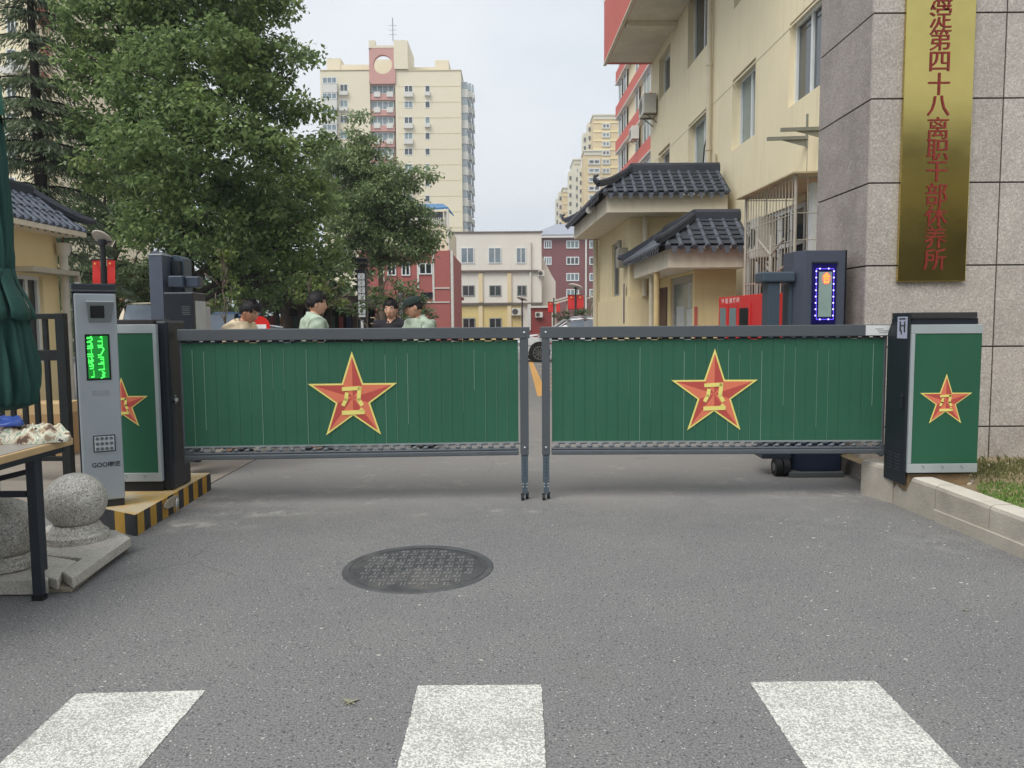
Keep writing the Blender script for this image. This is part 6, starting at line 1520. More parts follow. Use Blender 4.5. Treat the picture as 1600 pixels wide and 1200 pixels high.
def tree(name, label, cat, base, fork_z, lobes, leafm, seed, dens=9, per=42, cr=0.42, llen=0.14, lwid=0.075, tr=0.13, bark=None, droop=0.5, group=None, twigs=3, lean=(0, 0), flat=0.55):
    t = thing(name, label, cat, base, 0, group); rs = random.Random(seed); b = V(base)
    loc = [((c[0]-b.x, c[1]-b.y, c[2]-b.z), r) for c, r in lobes]
    cl = lobes_to_clumps(loc, dens, cr, seed)
    me = leaves_mesh(cl, per, llen, lwid, leafm, seed, droop, flat); link('crown', me, t)
    m = MB(); top = V((lean[0], lean[1], fork_z))
    m.tube([(0, 0, 0), (0.01, 0, 0.15), tuple(top*0.5+V((0.03, 0, 0))), tuple(top)], [tr*1.35, tr*1.05, tr*0.92, tr*0.8], 10)
    for (c, r) in loc:
        s = top if c[2] > fork_z else V((top.x*c[2]/fork_z, top.y*c[2]/fork_z, max(0.5, c[2]*0.8)))
        limb(m, s, c, tr*0.5, tr*0.14, rs)
        for _ in range(twigs):
            e = V(c)+V((rs.uniform(-1, 1)*r[0], rs.uniform(-1, 1)*r[1], rs.uniform(-0.6, 0.9)*r[2]))*0.8; limb(m, V(s).lerp(V(c), 0.7), e, tr*0.17, 0.012, rs, 4)
    m.build('trunk', bark or BARK, t, smooth=True); return t
LEAF_BIG = leafmat('leaf_broad', rgb(80, 104, 68), rgb(150, 174, 110), rgb(190, 202, 136), 0.45)
LEAF_DK = leafmat('leaf_dark', rgb(60, 80, 52), rgb(114, 136, 86), rgb(142, 154, 110), 0.4)
LEAF_LT = leafmat('leaf_light', rgb(66, 84, 42), rgb(132, 148, 82), rgb(170, 178, 106), 0.35)
LEAF_OL = leafmat('leaf_olive', rgb(92, 114, 80), rgb(152, 172, 120), rgb(184, 194, 146), 0.3)
NEEDLE = leafmat('needle', rgb(62, 78, 58), rgb(118, 134, 98), rgb(152, 162, 122), 0.35)
def L_(Y, items, ydepth=0.9, cap=2.6):
    out = []
    for it in items:
        px, py, rx, ry = it[:4]; dy = it[4] if len(it) > 4 else 0
        c = at(px, py, Y+dy); k = (Y+dy)/F; out.append(((c.x, c.y, c.z), (rx*k, min(cap, rx*k*ydepth), ry*k)))
    return out
Yg = 15.5
big = L_(Yg, [(300, -40, 150, 100), (200, 40, 105, 90), (400, 45, 80, 80, 0.3), (430, 130, 75, 65), (310, 130, 130, 90, -0.6), (180, 150, 90, 80), (450, 215, 75, 60), (320, 240, 140, 80, -0.8), (200, 260, 85, 60), (440, 320, 90, 60), (310, 340, 120, 70, -0.5), (470, 385, 60, 50), (395, 400, 70, 40), (255, 370, 55, 45), (370, 435, 60, 30, 0.5), (440, 440, 55, 28), (500, 425, 40, 30, 0.4), (330, 410, 40, 30, 0.5), (150, 60, 60, 60), (120, 210, 50, 60, 0.5)])
bp_ = at(300, 600, Yg); tree('broadleaf_tree', 'large dark green broadleaf tree rising above the left gate wing', 'tree', (bp_.x, Yg, 0), 4.2, big, LEAF_BIG, 11, 52, 62, 0.36, 0.125, 0.072, 0.125)
Yq = 24
tree('broadleaf_tree', 'dark shady tree behind the big broadleaf tree and the lamp with red banners', 'tree', (at(180, 500, Yq).x, Yq, 0), 3.4, L_(Yq, [(150, 250, 70, 70), (210, 320, 80, 70), (130, 340, 60, 60), (215, 420, 70, 45), (150, 430, 60, 40), (250, 200, 80, 80), (235, 300, 60, 60)], cap=2.2), LEAF_DK, 21, 11, 46, 0.6, 0.24, 0.14, 0.14)
tree('broadleaf_tree', 'dark shady tree behind the big broadleaf tree above the dark shed', 'tree', (at(430, 500, Yq).x, Yq+1, 0), 3.2, L_(Yq+1, [(400, 330, 80, 70), (470, 330, 70, 60), (430, 410, 90, 40), (500, 420, 50, 40), (340, 400, 70, 50), (480, 260, 50, 50), (330, 450, 50, 30), (390, 455, 50, 26), (460, 450, 60, 26), (530, 445, 40, 30)], cap=2.2), LEAF_DK, 23, 16, 50, 0.6, 0.24, 0.14, 0.14)
Yh = 23
tree('olive_tree', 'thin olive green tree with drooping side branch in front of the cream tower', 'tree', (at(596, 500, Yh).x, Yh, 0), 3.2, L_(Yh, [(560, 205, 20, 42), (575, 250, 38, 40), (540, 265, 45, 45), (600, 280, 60, 26), (652, 273, 30, 14), (590, 320, 70, 35), (640, 340, 38, 28), (560, 350, 60, 40), (665, 370, 34, 24), (620, 385, 60, 30), (560, 410, 45, 25), (672, 395, 22, 14)], cap=1.5), LEAF_OL, 31, 105, 60, 0.38, 0.15, 0.055, 0.09, BARK2)
Yn = 13.2
tree('young_tree', 'young yellow green tree behind the man in the beige shirt', 'tree', (at(352, 500, Yn).x, Yn, 0), 1.5, L_(Yn, [(345, 430, 26, 26), (360, 465, 30, 22), (330, 470, 20, 20), (350, 400, 14, 16)], cap=0.7), LEAF_LT, 41, 190, 34, 0.16, 0.085, 0.05, 0.022, BARK2, twigs=4)
tree('young_tree', 'young yellow green tree directly behind the first officer', 'tree', (at(492, 500, Yn).x, Yn, 0), 1.5, L_(Yn, [(480, 440, 24, 16), (510, 445, 26, 18), (495, 470, 30, 18), (535, 460, 22, 22), (465, 462, 14, 16)], cap=0.7), LEAF_LT, 43, 190, 30, 0.16, 0.085, 0.05, 0.022, BARK2, twigs=4)
tree('young_tree', 'slender bare stemmed young tree between the lattice lamp and the man in black', 'tree', (at(575, 500, Yn+2).x, Yn+2, 0), 1.2, L_(Yn+2, [(602, 440, 34, 24), (640, 450, 28, 22), (590, 470, 30, 22), (630, 480, 26, 16), (545, 480, 20, 18)], cap=0.8), LEAF_DK, 47, 90, 34, 0.22, 0.10, 0.055, 0.03, BARK2, twigs=4, lean=(0.15, 0))
tree('shrub', 'dense green shrub hedge above the pale car at left', 'shrub', (at(215, 500, 19).x, 19, 0), 0.8, L_(19, [(130, 450, 40, 40), (190, 450, 45, 36), (235, 440, 40, 40), (160, 480, 50, 30), (225, 480, 40, 25), (285, 470, 45, 40), (330, 485, 40, 26)], cap=0.9), leafmat('leaf_shrub', rgb(54, 70, 40), rgb(106, 122, 70), rgb(140, 150, 86), 0.3), 51, 130, 40, 0.24, 0.11, 0.06, 0.03)
tree('reddish_tree', 'small reddish brown tree between the two red banners and the slate post', 'tree', (at(205, 500, 30).x, 30, 0), 1.5, L_(30, [(205, 415, 26, 26), (222, 445, 22, 26), (195, 460, 22, 20)], cap=0.9), leafmat('leaf_red', rgb(110, 76, 60), rgb(158, 116, 90), rgb(180, 150, 120), 0.3), 53, 22, 40, 0.35, 0.16, 0.09, 0.05)
tree('hedge', 'green hedge behind the parked white cars', 'hedge', (at(888, 500, 36).x, 36, 0), 0.8, L_(36, [(872, 495, 12, 10), (886, 491, 14, 11), (902, 489, 14, 12), (915, 492, 10, 12)], cap=0.8), leafmat('leaf_hedge', rgb(50, 66, 40), rgb(94, 112, 66), None, 0.3), 57, 60, 40, 0.26, 0.12, 0.07, 0.03)
tree('bare_tree', 'small grey leafless looking tree beside the cream porch wall', 'tree', (at(922, 500, 33).x, 33, 0), 1.2, L_(33, [(922, 470, 10, 8), (930, 480, 8, 10)], cap=0.6), leafmat('leaf_grey', rgb(120, 112, 96), rgb(176, 166, 146), None, 0.3), 59, 60, 14, 0.25, 0.10, 0.05, 0.09, BARK2, twigs=6)
# far green mass closing the view under the trees
tree('shrub', 'dark green shrub mass under the trees behind the lattice lamps', 'shrub', (at(560, 500, 30).x, 30, 0), 0.8, L_(30, [(590, 475, 40, 28), (640, 470, 26, 34), (545, 470, 30, 26), (630, 495, 50, 20)], cap=1.0), LEAF_DK, 61, 60, 40, 0.36, 0.15, 0.08, 0.04)

rs_ = random.Random(77); cl_ = []
for _ in range(620):
    px = rs_.uniform(90, 560); Y = rs_.uniform(31, 37); c = at(px, 500, Y); cl_.append(((c.x, Y, rs_.uniform(0.2, 3.6+1.2*math.sin(px*0.03))), rs_.uniform(0.4, 0.75), rs_.uniform(0.7, 1.3)))
o = link('tree_belt', leaves_mesh(cl_, 60, 0.2, 0.12, LEAF_DK, 78)); tag(o, 'dark green belt of far bushes closing the view under the trees', 'tree belt', kind='stuff')
# conifer at left
def conifer(label, px, Y, ztop, seed, rmax):
    b = at(px, 500, Y); t = thing('conifer', label, 'tree', (b.x, Y, 0)); rs = random.Random(seed); rg = np.random.default_rng(seed)
    tm = MB(); tm.tube([(0, 0, 0), (0.02, 0, ztop*0.5), (0.0, 0, ztop)], [0.16, 0.11, 0.03], 10)
    V_, n = [], 0
    z = 2.6
    while z < ztop-0.1:
        nb = rs.randint(4, 6); a0 = rs.uniform(0, 6.28)
        for i in range(nb):
            a = a0+2*PI*i/nb+rs.uniform(-0.3, 0.3); R = rmax*(1-(z/ztop)**1.0)*1.22*rs.uniform(0.7, 1.1)+0.35
            d = V((math.cos(a), math.sin(a), 0)); K = 7; pts = []
            for k in range(K+1):
                u = k/K; pts.append(V((0, 0, z))+d*R*u+V((0, 0, 0.18*R*u-0.42*R*u*u)))
            tm.tube(pts, [0.035*(1-0.85*k/K) for k in range(K+1)], 5)
            cnt = int(360*R)
            u = rg.uniform(0.15, 1.02, cnt); base = np.outer(u*R, np.array([d.x, d.y, 0]))+np.stack([np.zeros(cnt), np.zeros(cnt), z+0.18*R*u-0.42*R*u*u], 1)
            sid = np.array([-d.y, d.x, 0]); off = rg.normal(size=cnt)*0.24*(0.4+0.8*np.minimum(u, 0.8))
            base = base+np.outer(off, sid)+np.stack([np.zeros(cnt), np.zeros(cnt), -np.abs(rg.normal(size=cnt))*0.07-np.abs(off)*0.25], 1)
            ax = np.outer(rg.uniform(0.2, 1, cnt), np.array([d.x, d.y, 0]))+np.outer(np.sign(off)*rg.uniform(0.2, 1.0, cnt), sid)+np.stack([np.zeros(cnt), np.zeros(cnt), -rg.uniform(0.2, 1.1, cnt)], 1)
            ax /= np.linalg.norm(ax, axis=1, keepdims=True); up = rg.normal(size=(cnt, 3))+np.array([0, 0, 1.2]); bx = np.cross(ax, up); bx /= np.linalg.norm(bx, axis=1, keepdims=True)
            l = rg.uniform(0.08, 0.2, cnt)[:, None]; w = rg.uniform(0.016, 0.034, cnt)[:, None]
            V_.append(np.stack([base-ax*l*0.5-bx*w*0.3, base+bx*w*0.5, base+ax*l*0.5, base-bx*w*0.5], 1).reshape(-1, 3)); n += cnt
        z += rs.uniform(0.30, 0.46)
    v = np.concatenate(V_); me = bpy.data.meshes.new('foliage'); me.vertices.add(4*n); me.vertices.foreach_set('co', v.astype(np.float32).ravel()); me.loops.add(4*n); me.loops.foreach_set('vertex_index', np.arange(4*n, dtype=np.int32)); me.polygons.add(n); me.polygons.foreach_set('loop_start', np.arange(0, 4*n, 4, dtype=np.int32)); me.update(calc_edges=True); me.materials.append(NEEDLE)
    link('crown', me, t); tm.build('trunk', mat('bark_dark', rgb(52, 44, 42), 0.95, 0, 0.3, 8, 0.6, 30), t, smooth=True); return t
conifer('dark conifer with drooping layered branches above the yellow gatehouse', 74, 15.6, 9.4, 71, 1.5)

# ================================================================ LAMPS
LPOST = mat('lamp_post', rgb(36, 38, 44), 0.5, 0.1); LDISC = mat('lamp_disc', rgb(214, 204, 192), 0.5); BAN = mat('banner_red', rgb(206, 46, 44), 0.65, 0, 0.06, 3); BANY = mat('banner_emblem', rgb(236, 178, 96), 0.6)
def lamp(label, px, Y, ztop, z0, z1, wb=0.42, gap=0.09, disc=True, tilt=0.3, ds=1.0, xt=-12):
    p = at(px, 500, Y); t = thing('street_lamp', label, 'street lamp', (p.x, Y, 0), 0, 'street lamps along the lane')
    m = MB(); m.tube([(0, 0, 0), (0, 0, 0.5), (0, 0, ztop-0.05)], [0.09, 0.055, 0.045], 10); m.build('post', LPOST, t, smooth='auto')
    if disc:
        m = MB(); m.lathe((0, 0, 0), [(0.05, -0.02), (0.36, -0.015), (0.38, 0.01), (0.34, 0.05), (0.12, 0.075)], 28)
        o = m.build('lamp_disc', LDISC, t, smooth='auto'); o.scale = (ds, ds, ds); o.location = (0, 0, ztop+0.05); o.rotation_euler = (rad(xt), tilt, 0)
        m = MB(); m.tube([(0, 0, ztop-0.06), (0, 0, ztop+0.03)], 0.07, 10); m.box(-0.16, 0.16, -0.02, 0.02, ztop-0.02, ztop+0.0); m.build('lamp_neck', LPOST, t)
    if z1:
        for s in (-1, 1):
            m = MB(); x0, x1 = s*gap, s*(gap+wb)
            vs = []; N = 8
            for k in range(N+1):
                u = k/N; vs += [(x0, 0.05*wb*math.sin(5*u), z1+(z0-z1)*u), (x1, 0.08*wb*math.sin(4*u+1), z1+(z0-z1)*u)]
            m._add(vs, [(2*k, 2*k+1, 2*k+3, 2*k+2) for k in range(N)]); b = m.build('banner', BAN, t, recalc=False); b.modifiers.new('s', 'SOLIDIFY').thickness = 0.006
            m = MB(); c = (x0+x1)/2; hh = z1-z0
            for (dx, dz, r) in ((0, -0.16*hh, 0.2*wb),):
                m.prism([(c+(r if k % 2 == 0 else r*0.4)*math.sin(PI*k/5), -0.035, z1+dz+(r if k % 2 == 0 else r*0.4)*math.cos(PI*k/5)) for k in range(10)], (0, -0.006, 0))
            m.build('banner_star', BANY, b)
            m = MB(); m.tube([(0, 0, z1+0.01), (x1, 0, z1+0.01)], 0.014, 6); m.tube([(0, 0, z0-0.01), (x1, 0, z0-0.01)], 0.012, 6); m.build('banner_arm', LPOST, t)
    return t
Yl = 13.4; zl = lambda py, Y, px=800: at(px, py, Y).z
lamp('black lamp post with disc head and red banners above the silver terminal', 166, Yl, zl(377, Yl, 166), zl(443, Yl, 166), zl(406, Yl, 166), 0.135, 0.062, True, 0.28, 0.48, -40)
Yl = 38.0
lamp('black lamp post with wide red banners before the stair canopy', 899.5, Yl, zl(450, Yl, 899), zl(483, Yl, 899), zl(461, Yl, 899), 0.34, 0.05)
Yl = 47.0
lamp('farther black lamp post with red banners before the white building', 865.5, Yl, zl(464, Yl, 865), zl(488, Yl, 865), zl(472, Yl, 865), 0.32, 0.05, False)
Yl = 52.0
lamp('thin lamp post with disc head and no banners before the yellow ground floor', 816, Yl, zl(468, Yl, 816), 0, 0)
LATT = mat('lattice_white', rgb(232, 234, 236), 0.5, emit=None)
def lattice(label, px, Y, ya, yb, wpx, cells, top=None):
    p = at(px, 500, Y); k = Y/F; w = wpx*k/2; t = thing('lattice_lamp', label, 'lamp column', (p.x, Y, 0), 0, 'lattice lamp columns'); za, zb = at(px, ya, Y).z, at(px, yb, Y).z
    m = MB(); e = w*0.16
    m.box(-w-e, w+e, -w, w, 0, zb-0.06); m.box(-w-e, w+e, -w-e, w+e, za+0.001, za+0.05); m.box(-w-e, -w, -w-e, w+e, zb-0.06, za); m.box(w, w+e*2.2, -w-e, w+e, zb-0.06, za)
    m.build('post', LPOST, t)
    m = MB(); m.box(-w+0.002, w-0.002, -w-0.004, w, zb-0.058, za-0.002); ln_ = m.build('lantern', LATT, t)
    m = MB(); h = (za-zb)/cells
    for i in range(cells):
        z = zb+i*h; m.box(-w, w, -w-0.009, -w-0.0045, z-0.005, z+0.005); m.beam((-w, -w-0.0065, z), (w, -w-0.0065, z+h), 0.003, 0.004*Y/16); m.beam((w, -w-0.0075, z), (-w, -w-0.0075, z+h), 0.003, 0.004*Y/16); m.box(-0.012, 0.012, -w-0.011, -w-0.0045, z-0.014, z+0.014)
        m.box(-0.002, 0.002, -w-0.0085, -w-0.0045, z, z+h)
    m.build('lattice', LPOST, ln_)
    m = MB(); m.box(-w*0.35, w*0.35, -w-0.02, -w-0.001, 0.2, zb-0.12); m.build('light_strip', LATT, t)
lattice('tall lattice lamp column with black frame behind the gate', 567, 16.0, 427, 491, 11, 6)
lattice('lattice lamp column above the cap of the second officer at left', 627.5, 25.0, 456, 498, 6, 6)
lattice('lattice lamp column beside the man in the beige shirt', 402.5, 21.0, 469, 500, 9, 4)
# grey head of a further column seen over the tall one
p = at(566, 410, 18.5); t = thing('ornamental_post', 'pale ornamental post with dark fins above the tall lattice lamp', 'post', (p.x, 18.5, 0)); t['kind'] = 'thing'
m = MB(); m.box(-0.09, 0.09, -0.09, 0.09, 0, at(566, 402, 18.5).z); m.build('shaft', mat('shaft_grey', rgb(126, 120, 112), 0.8, 0, 0.2, 6), t); m = MB()
for k in range(6): m.box(-0.15, 0.15, -0.15, 0.15, at(566, 402, 18.5).z-0.1-k*0.13, at(566, 402, 18.5).z-0.04-k*0.13)
m.build('fins', LPOST, t)

# ================================================================ DARK SHED with coloured panels under the trees
Ys = 26.0; t = thing('dark_shed', 'dark open shed with flat brown roof and coloured panels under the trees', 'shed', (at(470, 500, Ys).x, Ys, 0))
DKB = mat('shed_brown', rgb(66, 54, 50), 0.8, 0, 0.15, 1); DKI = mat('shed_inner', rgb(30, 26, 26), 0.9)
m = MB(); x0, x1 = at(380, 465, Ys).x, at(565, 465, Ys).x; zr_ = at(470, 464, Ys).z; m.box(x0, x1, Ys-0.6, Ys+4, zr_-0.32, zr_); m.build('roof', mat('shed_roof', rgb(92, 80, 76), 0.8, 0, 0.15, 1), t, world=True)
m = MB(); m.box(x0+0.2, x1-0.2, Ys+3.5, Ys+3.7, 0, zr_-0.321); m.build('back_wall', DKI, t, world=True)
for px in (392, 432, 470, 515, 555):
    m = MB(); p = at(px, 500, Ys); m.box(p.x-0.07, p.x+0.07, Ys-0.07, Ys+0.07, 0, zr_-0.322); m.build('post', DKB, t, world=True)
cols = [(60, 90, 70), (150, 72, 70), (50, 66, 92), (176, 96, 60), (90, 66, 60), (54, 74, 70), (196, 158, 60), (120, 50, 52), (70, 60, 84)]
for i, px in enumerate((418, 425, 434, 442, 454, 462, 480, 503, 512, 520, 533, 545)):
    c = cols[i % len(cols)]; m = MB(); p = at(px, 500, Ys+0.9); m.box(p.x-0.07, p.x+0.07, Ys+0.85, Ys+0.9, 0.5, at(px, 494, Ys+0.9).z); m.build('coloured_panel', mat('panel_%d_%d' % (c[0], c[1]), rgb(*c), 0.7), t, world=True)

# no entry disc
Yd2 = 11.0; p = at(405.5, 508, Yd2); t = thing('no_entry_sign', 'round red sign with white bar behind the gate beside the man in beige', 'sign', (p.x, Yd2, 0))
r = 16.0*Yd2/F; zc = p.z-0.02
m = MB(); m.tube([(0, 0, zc), (0, 0.012, zc)], r, 32); d_ = m.build('disc', mat('sign_red', rgb(214, 40, 36), 0.4), t, smooth='auto')
m = MB(); m.box(-r*0.66, r*0.66, -0.006, -0.0005, zc-r*0.2, zc+r*0.2); m.build('bar', WHITE, d_)
m = MB(); m.cyl((0, 0.035), 0.022, 0, zc+r*0.6, 8); m.build('post', LPOST, t)
# wire stand beside the man in black
Yp2 = 12.0; p = at(586, 500, Yp2); t = thing('hose_stand', 'thin pale metal post with short side arms left of the man in black', 'post', (p.x, Yp2, 0))
m = MB(); zt_ = at(586, 496, Yp2).z; m.cyl((0, 0), 0.012, 0, zt_, 8)
for dz in (0.0, 0.09): m.tube([(0, 0, zt_-dz-0.005), (-0.07, 0, zt_-dz-0.005)], 0.01, 6)
m.build('post', mat('stand_pale', rgb(150, 132, 110), 0.5, 0.2), t)

# ================================================================ CARS
TYRE = MATS['rubber']; RIM = mat('alloy', rgb(176, 178, 182), 0.3, 0.7); CARGL = glass('car_glass_sky_tint', rgb(112, 122, 136), 0.05); LAMP_R = mat('tail_lamp', rgb(150, 20, 20), 0.25, spec=0.7); LAMP_W = mat('head_lamp', rgb(214, 220, 226), 0.15, spec=0.8)  # car glass base colour lightened to stand for reflected sky
def car(label, loc, rz, color, Lc=4.6, Wc=1.84, Hc=1.66, kind='suv', group='parked cars'):
    t = thing('parked_car', label, 'car', loc, rz, group)
    w = Wc/2
    # stations along length: x, sill z, belt z, roof z, half width at belt, half width at roof
    if kind == 'suv':
        st = [(-Lc/2, .45, .78, .80, .62, .60), (-Lc/2+.12, .30, .92, .94, .84, .80), (-Lc/2+.9, .22, 1.02, 1.04, .97, .90), (-Lc/2+1.25, .22, 1.05, 1.10, .99, .86), (-Lc/2+2.0, .22, 1.06, Hc-.06, 1.0, .72), (-Lc/2+2.6, .22, 1.06, Hc, 1.0, .72), (-Lc/2+3.6, .22, 1.08, Hc-.03, 1.0, .71), (-Lc/2+4.15, .25, 1.1, Hc-.14, .97, .70), (Lc/2-.1, .32, 1.05, 1.14, .9, .80), (Lc/2, .5, .9, .95, .74, .72)]
    else:
        st = [(-Lc/2, .42, .66, .68, .62, .60), (-Lc/2+.12, .28, .80, .82, .84, .80), (-Lc/2+1.0, .2, .90, .92, .97, .90), (-Lc/2+1.35, .2, .93, .97, .99, .86), (-Lc/2+2.15, .2, .94, Hc-.05, 1.0, .70), (-Lc/2+2.6, .2, .94, Hc, 1.0, .70), (-Lc/2+3.2, .2, .95, Hc-.06, 1.0, .69), (-Lc/2+3.95, .22, .98, 1.06, .97, .80), (Lc/2-.1, .32, .98, 1.02, .9, .80), (Lc/2, .46, .82, .88, .74, .72)]
    def ringp(s):
        x, a, b, c, h1, h2 = s; h1 *= w; h2 *= w
        return [(x, -h1*.90, a), (x, -h1, a+.12), (x, -h1, (a+b)/2), (x, -h1*.985, b), (x, -h2, c-(.05 if c > b+.1 else .01)), (x, -h2*.86, c), (x, 0, c+.02), (x, h2*.86, c), (x, h2, c-(.05 if c > b+.1 else .01)), (x, h1*.985, b), (x, h1, (a+b)/2), (x, h1, a+.12), (x, h1*.90, a)]
    rings = [ringp(s) for s in st]; n = 13; m = MB(); gm_ = MB()
    cab0, cab1 = 3, 7
    for i in range(len(rings)-1):
        A, B = rings[i], rings[i+1]
        for j in range(n-1): m.quad(A[j], B[j], B[j+1], A[j+1])
        m.quad(A[n-1], B[n-1], B[0], A[0])
    m.poly(rings[0][::-1]); m.poly(rings[-1])
    body = m.build('body', color, t, smooth='auto')
    sb = body.modifiers.new('sub', 'SUBSURF'); sb.levels = 1; sb.render_levels = 1
    # glass: side panes, windscreen, rear screen set a little proud
    def pane(A, B, j0, j1, k0=.08, k1=.92, v0=.12, v1=.9, out=(0, 0, 0)):
        P = [V(A[j0]), V(B[j0]), V(B[j1]), V(A[j1])]
        f = lambda u, v: (P[0].lerp(P[1], u)).lerp(P[3].lerp(P[2], u), v)+V(out)
        gm_.quad(f(k0, v0), f(k1, v0), f(k1, v1), f(k0, v1))
    for i in range(cab0+1, cab1):
        pane(rings[i], rings[i+1], 3, 4, .06, .94, .06, .95, (0, -.012, 0)); pane(rings[i], rings[i+1], 9, 8, .06, .94, .06, .95, (0, .012, 0))
    A, B = rings[cab0], rings[cab0+1]
    o_ = V((-.02, 0, .03))
    f = lambda R_, y, lf: V((R_[6][0], 0, 0))
    for (i0, i1, o_) in ((cab0, cab0+1, V((-.02, 0, .025))), (cab1, cab1+1, V((.025, 0, .025)))):
        A, B = rings[i0], rings[i1]
        q = lambda R_, s: V((R_[6][0], s*abs(R_[8][1])*.84, R_[6][2]))
        a, b, c, d = q(A, -1), q(A, 1), q(B, 1), q(B, -1); e = .06
        gm_.quad(a.lerp(d, e)+o_, b.lerp(c, e)+o_, b.lerp(c, 1-e)+o_, a.lerp(d, 1-e)+o_)
    gm_.build('windows', CARGL, t, recalc=False)
    for sx in (-Lc/2+.85, Lc/2-.85):
        for sy in (-1, 1):
            m = MB(); y0 = sy*(w-.20); y1 = sy*(w+.012); R_ = .35
            m.tube([(sx, y0, R_), (sx, y1-sy*.03, R_), (sx, y1, R_)], [R_, R_, R_*.93], 28); wh = m.build('wheel', TYRE, t, smooth='auto')
            m = MB(); m.tube([(sx, y1+sy*.001, R_), (sx, y1+sy*.004, R_)], R_*.70, 24); m.build('rim_dark', GL4, wh)
            m = MB()
            for k in range(10):
                a = 2*PI*k/10; c = V((sx, y1+sy*.010, R_)); dd = V((math.cos(a), 0, math.sin(a))); m.beam(c+dd*.03, c+dd*R_*.68, .012, .035, up=(0, 1, 0))
            for k in range(24):
                a, b2 = 2*PI*k/24, 2*PI*(k+1)/24; c = V((sx, y1+sy*.012, R_)); m.beam(c+V((math.cos(a), 0, math.sin(a)))*R_*.69, c+V((math.cos(b2), 0, math.sin(b2)))*R_*.69, .014, .02, up=(0, 1, 0))
            m.build('rim', RIM, wh)
            m = MB(); m.tube([(sx, sy*(w-.004), R_+.02), (sx, sy*(w+.003), R_+.02)], R_*1.17, 28); m.build('wheel_arch', mat('arch_black', rgb(20, 20, 22), 0.7), t)
    for sy in (-1, 1):
        m = MB(); m.ball((-Lc/2+.10, sy*w*.66, .74 if kind == 'suv' else .66), (.09, .20, .07), 12); m.build('headlight', LAMP_W, t, smooth=True)
        m = MB(); m.ball((Lc/2-.08, sy*w*.70, .95 if kind == 'suv' else .88), (.07, .16, .09), 12); m.build('tail_light', LAMP_R, t, smooth=True)
        m = MB(); m.ball((-Lc/2+1.65, sy*(w+.09), 1.10 if kind == 'suv' else .98), (.06, .10, .07), 10); m.build('mirror', color, t, smooth=True)
    if kind == 'suv':
        m = MB()
        for sy in (-1, 1): m.tube([(-Lc/2+2.2, sy*w*.66, Hc+.01), (-Lc/2+2.4, sy*w*.66, Hc+.05), (Lc/2-1.1, sy*w*.66, Hc+.04), (Lc/2-.9, sy*w*.66, Hc-.02)], .018, 6)
        m.build('roof_rail', RIM, t, smooth=True)
    return t
CW = mat('car_white', rgb(226, 228, 230), 0.25, 0, 0.03, 1, spec=0.6); CB = mat('car_blue', rgb(126, 158, 206), 0.3, 0.2, 0.05, 1, spec=0.6); CC = mat('car_champagne', rgb(216, 204, 184), 0.3, 0.2, 0.05, 1, spec=0.6)
wp = gp(842, 566)
car('white suv parked sideways, front wheel seen through the gap between the gate wings', (wp.x+1.42, wp.y+0.95, 0), 0.06, CW)
car('white suv parked beyond the first, only its pale roof rail showing', (at(915, 500, 31.5).x+1.2, 31.6, 0), 0.03, mat('car_white_2', rgb(220, 222, 222), 0.3, 0, 0.03, 1, spec=0.6), Hc=1.69)
bc_ = at(318, 490, 14.5); car('light blue car roof and rear screen behind the dark vented cabinet', (bc_.x, 14.8, 0), PI/2+0.08, CB, Hc=1.74)
ch_ = at(205, 485, 14.0); car('champagne coloured car roof seen above the left green cabinet', (ch_.x-0.1, 15.4, 0), PI/2+0.35, CC, Hc=1.95)
wc = at(430, 500, 20); car('white car half hidden behind the man in the beige shirt', (at(365, 500, 19).x, 19.5, 0), PI/2-0.5, mat('car_white_3', rgb(216, 222, 226), 0.25, 0, 0.03, 1, spec=0.6), Hc=1.5, kind='sedan')
# ================================================================ PEOPLE
SKIN = mat('skin', rgb(212, 162, 136), 0.55, 0, 0.05, 12); SKIN2 = mat('skin_pale', rgb(216, 168, 142), 0.55, 0, 0.05, 12)
HAIR = mat('hair_black', rgb(32, 28, 30), 0.6, 0, 0.2, 40); EYEW = mat('eye_white', rgb(225, 222, 216), 0.3); EYEB = mat('eye_dark', rgb(30, 22, 20), 0.3); LIP = mat('lip', rgb(164, 92, 82), 0.5)
def skin_mesh(verts, edges, radii, sub=2):
    me = bpy.data.meshes.new('s'); me.from_pydata(verts, edges, []); o = bpy.data.objects.new('s', me); COL.objects.link(o)
    md = o.modifiers.new('skin', 'SKIN'); md.use_smooth_shade = True
    for i, r in enumerate(radii):
        r = r if isinstance(r, tuple) else (r, r); me.skin_vertices[0].data[i].radius = r
    me.skin_vertices[0].data[0].use_root = True
    ss = o.modifiers.new('sub', 'SUBSURF'); ss.levels = sub; ss.render_levels = sub
    dg = C.evaluated_depsgraph_get(); out = bpy.data.meshes.new_from_object(o.evaluated_get(dg))
    bpy.data.objects.remove(o); bpy.data.meshes.remove(me)
    return out
def head_shape(d, grow=0.0):
    """unit direction -> head surface; face looks along -y, chin down"""
    x, y, z = d
    rx, ry, rz = 0.078, 0.098, 0.122
    if z < 0: rx *= 1-0.28*z*z*1.2; 
    p = V((x*(rx+grow), y*(ry+grow), z*(rz+grow)))
    if z < -0.15 and y > 0: p.y *= 1-0.35*min(1, -z)          # nape
    if y < -0.3:
        if z < -0.5: p.y -= 0.008; 
        p.y += 0.008*max(0, (-y-0.6))                           # flatten face
        if abs(x) < 0.22 and -0.42 < z < 0.15: p.y -= 0.022*(1-abs(x)/0.22)*(1-abs(z+0.22)/0.4) if abs(z+0.22) < 0.4 else 0
        if 0.25 < abs(x) < 0.62 and -0.02 < z < 0.26: p.y += 0.010*(1-abs(abs(x)-0.42)/0.2)
    return p
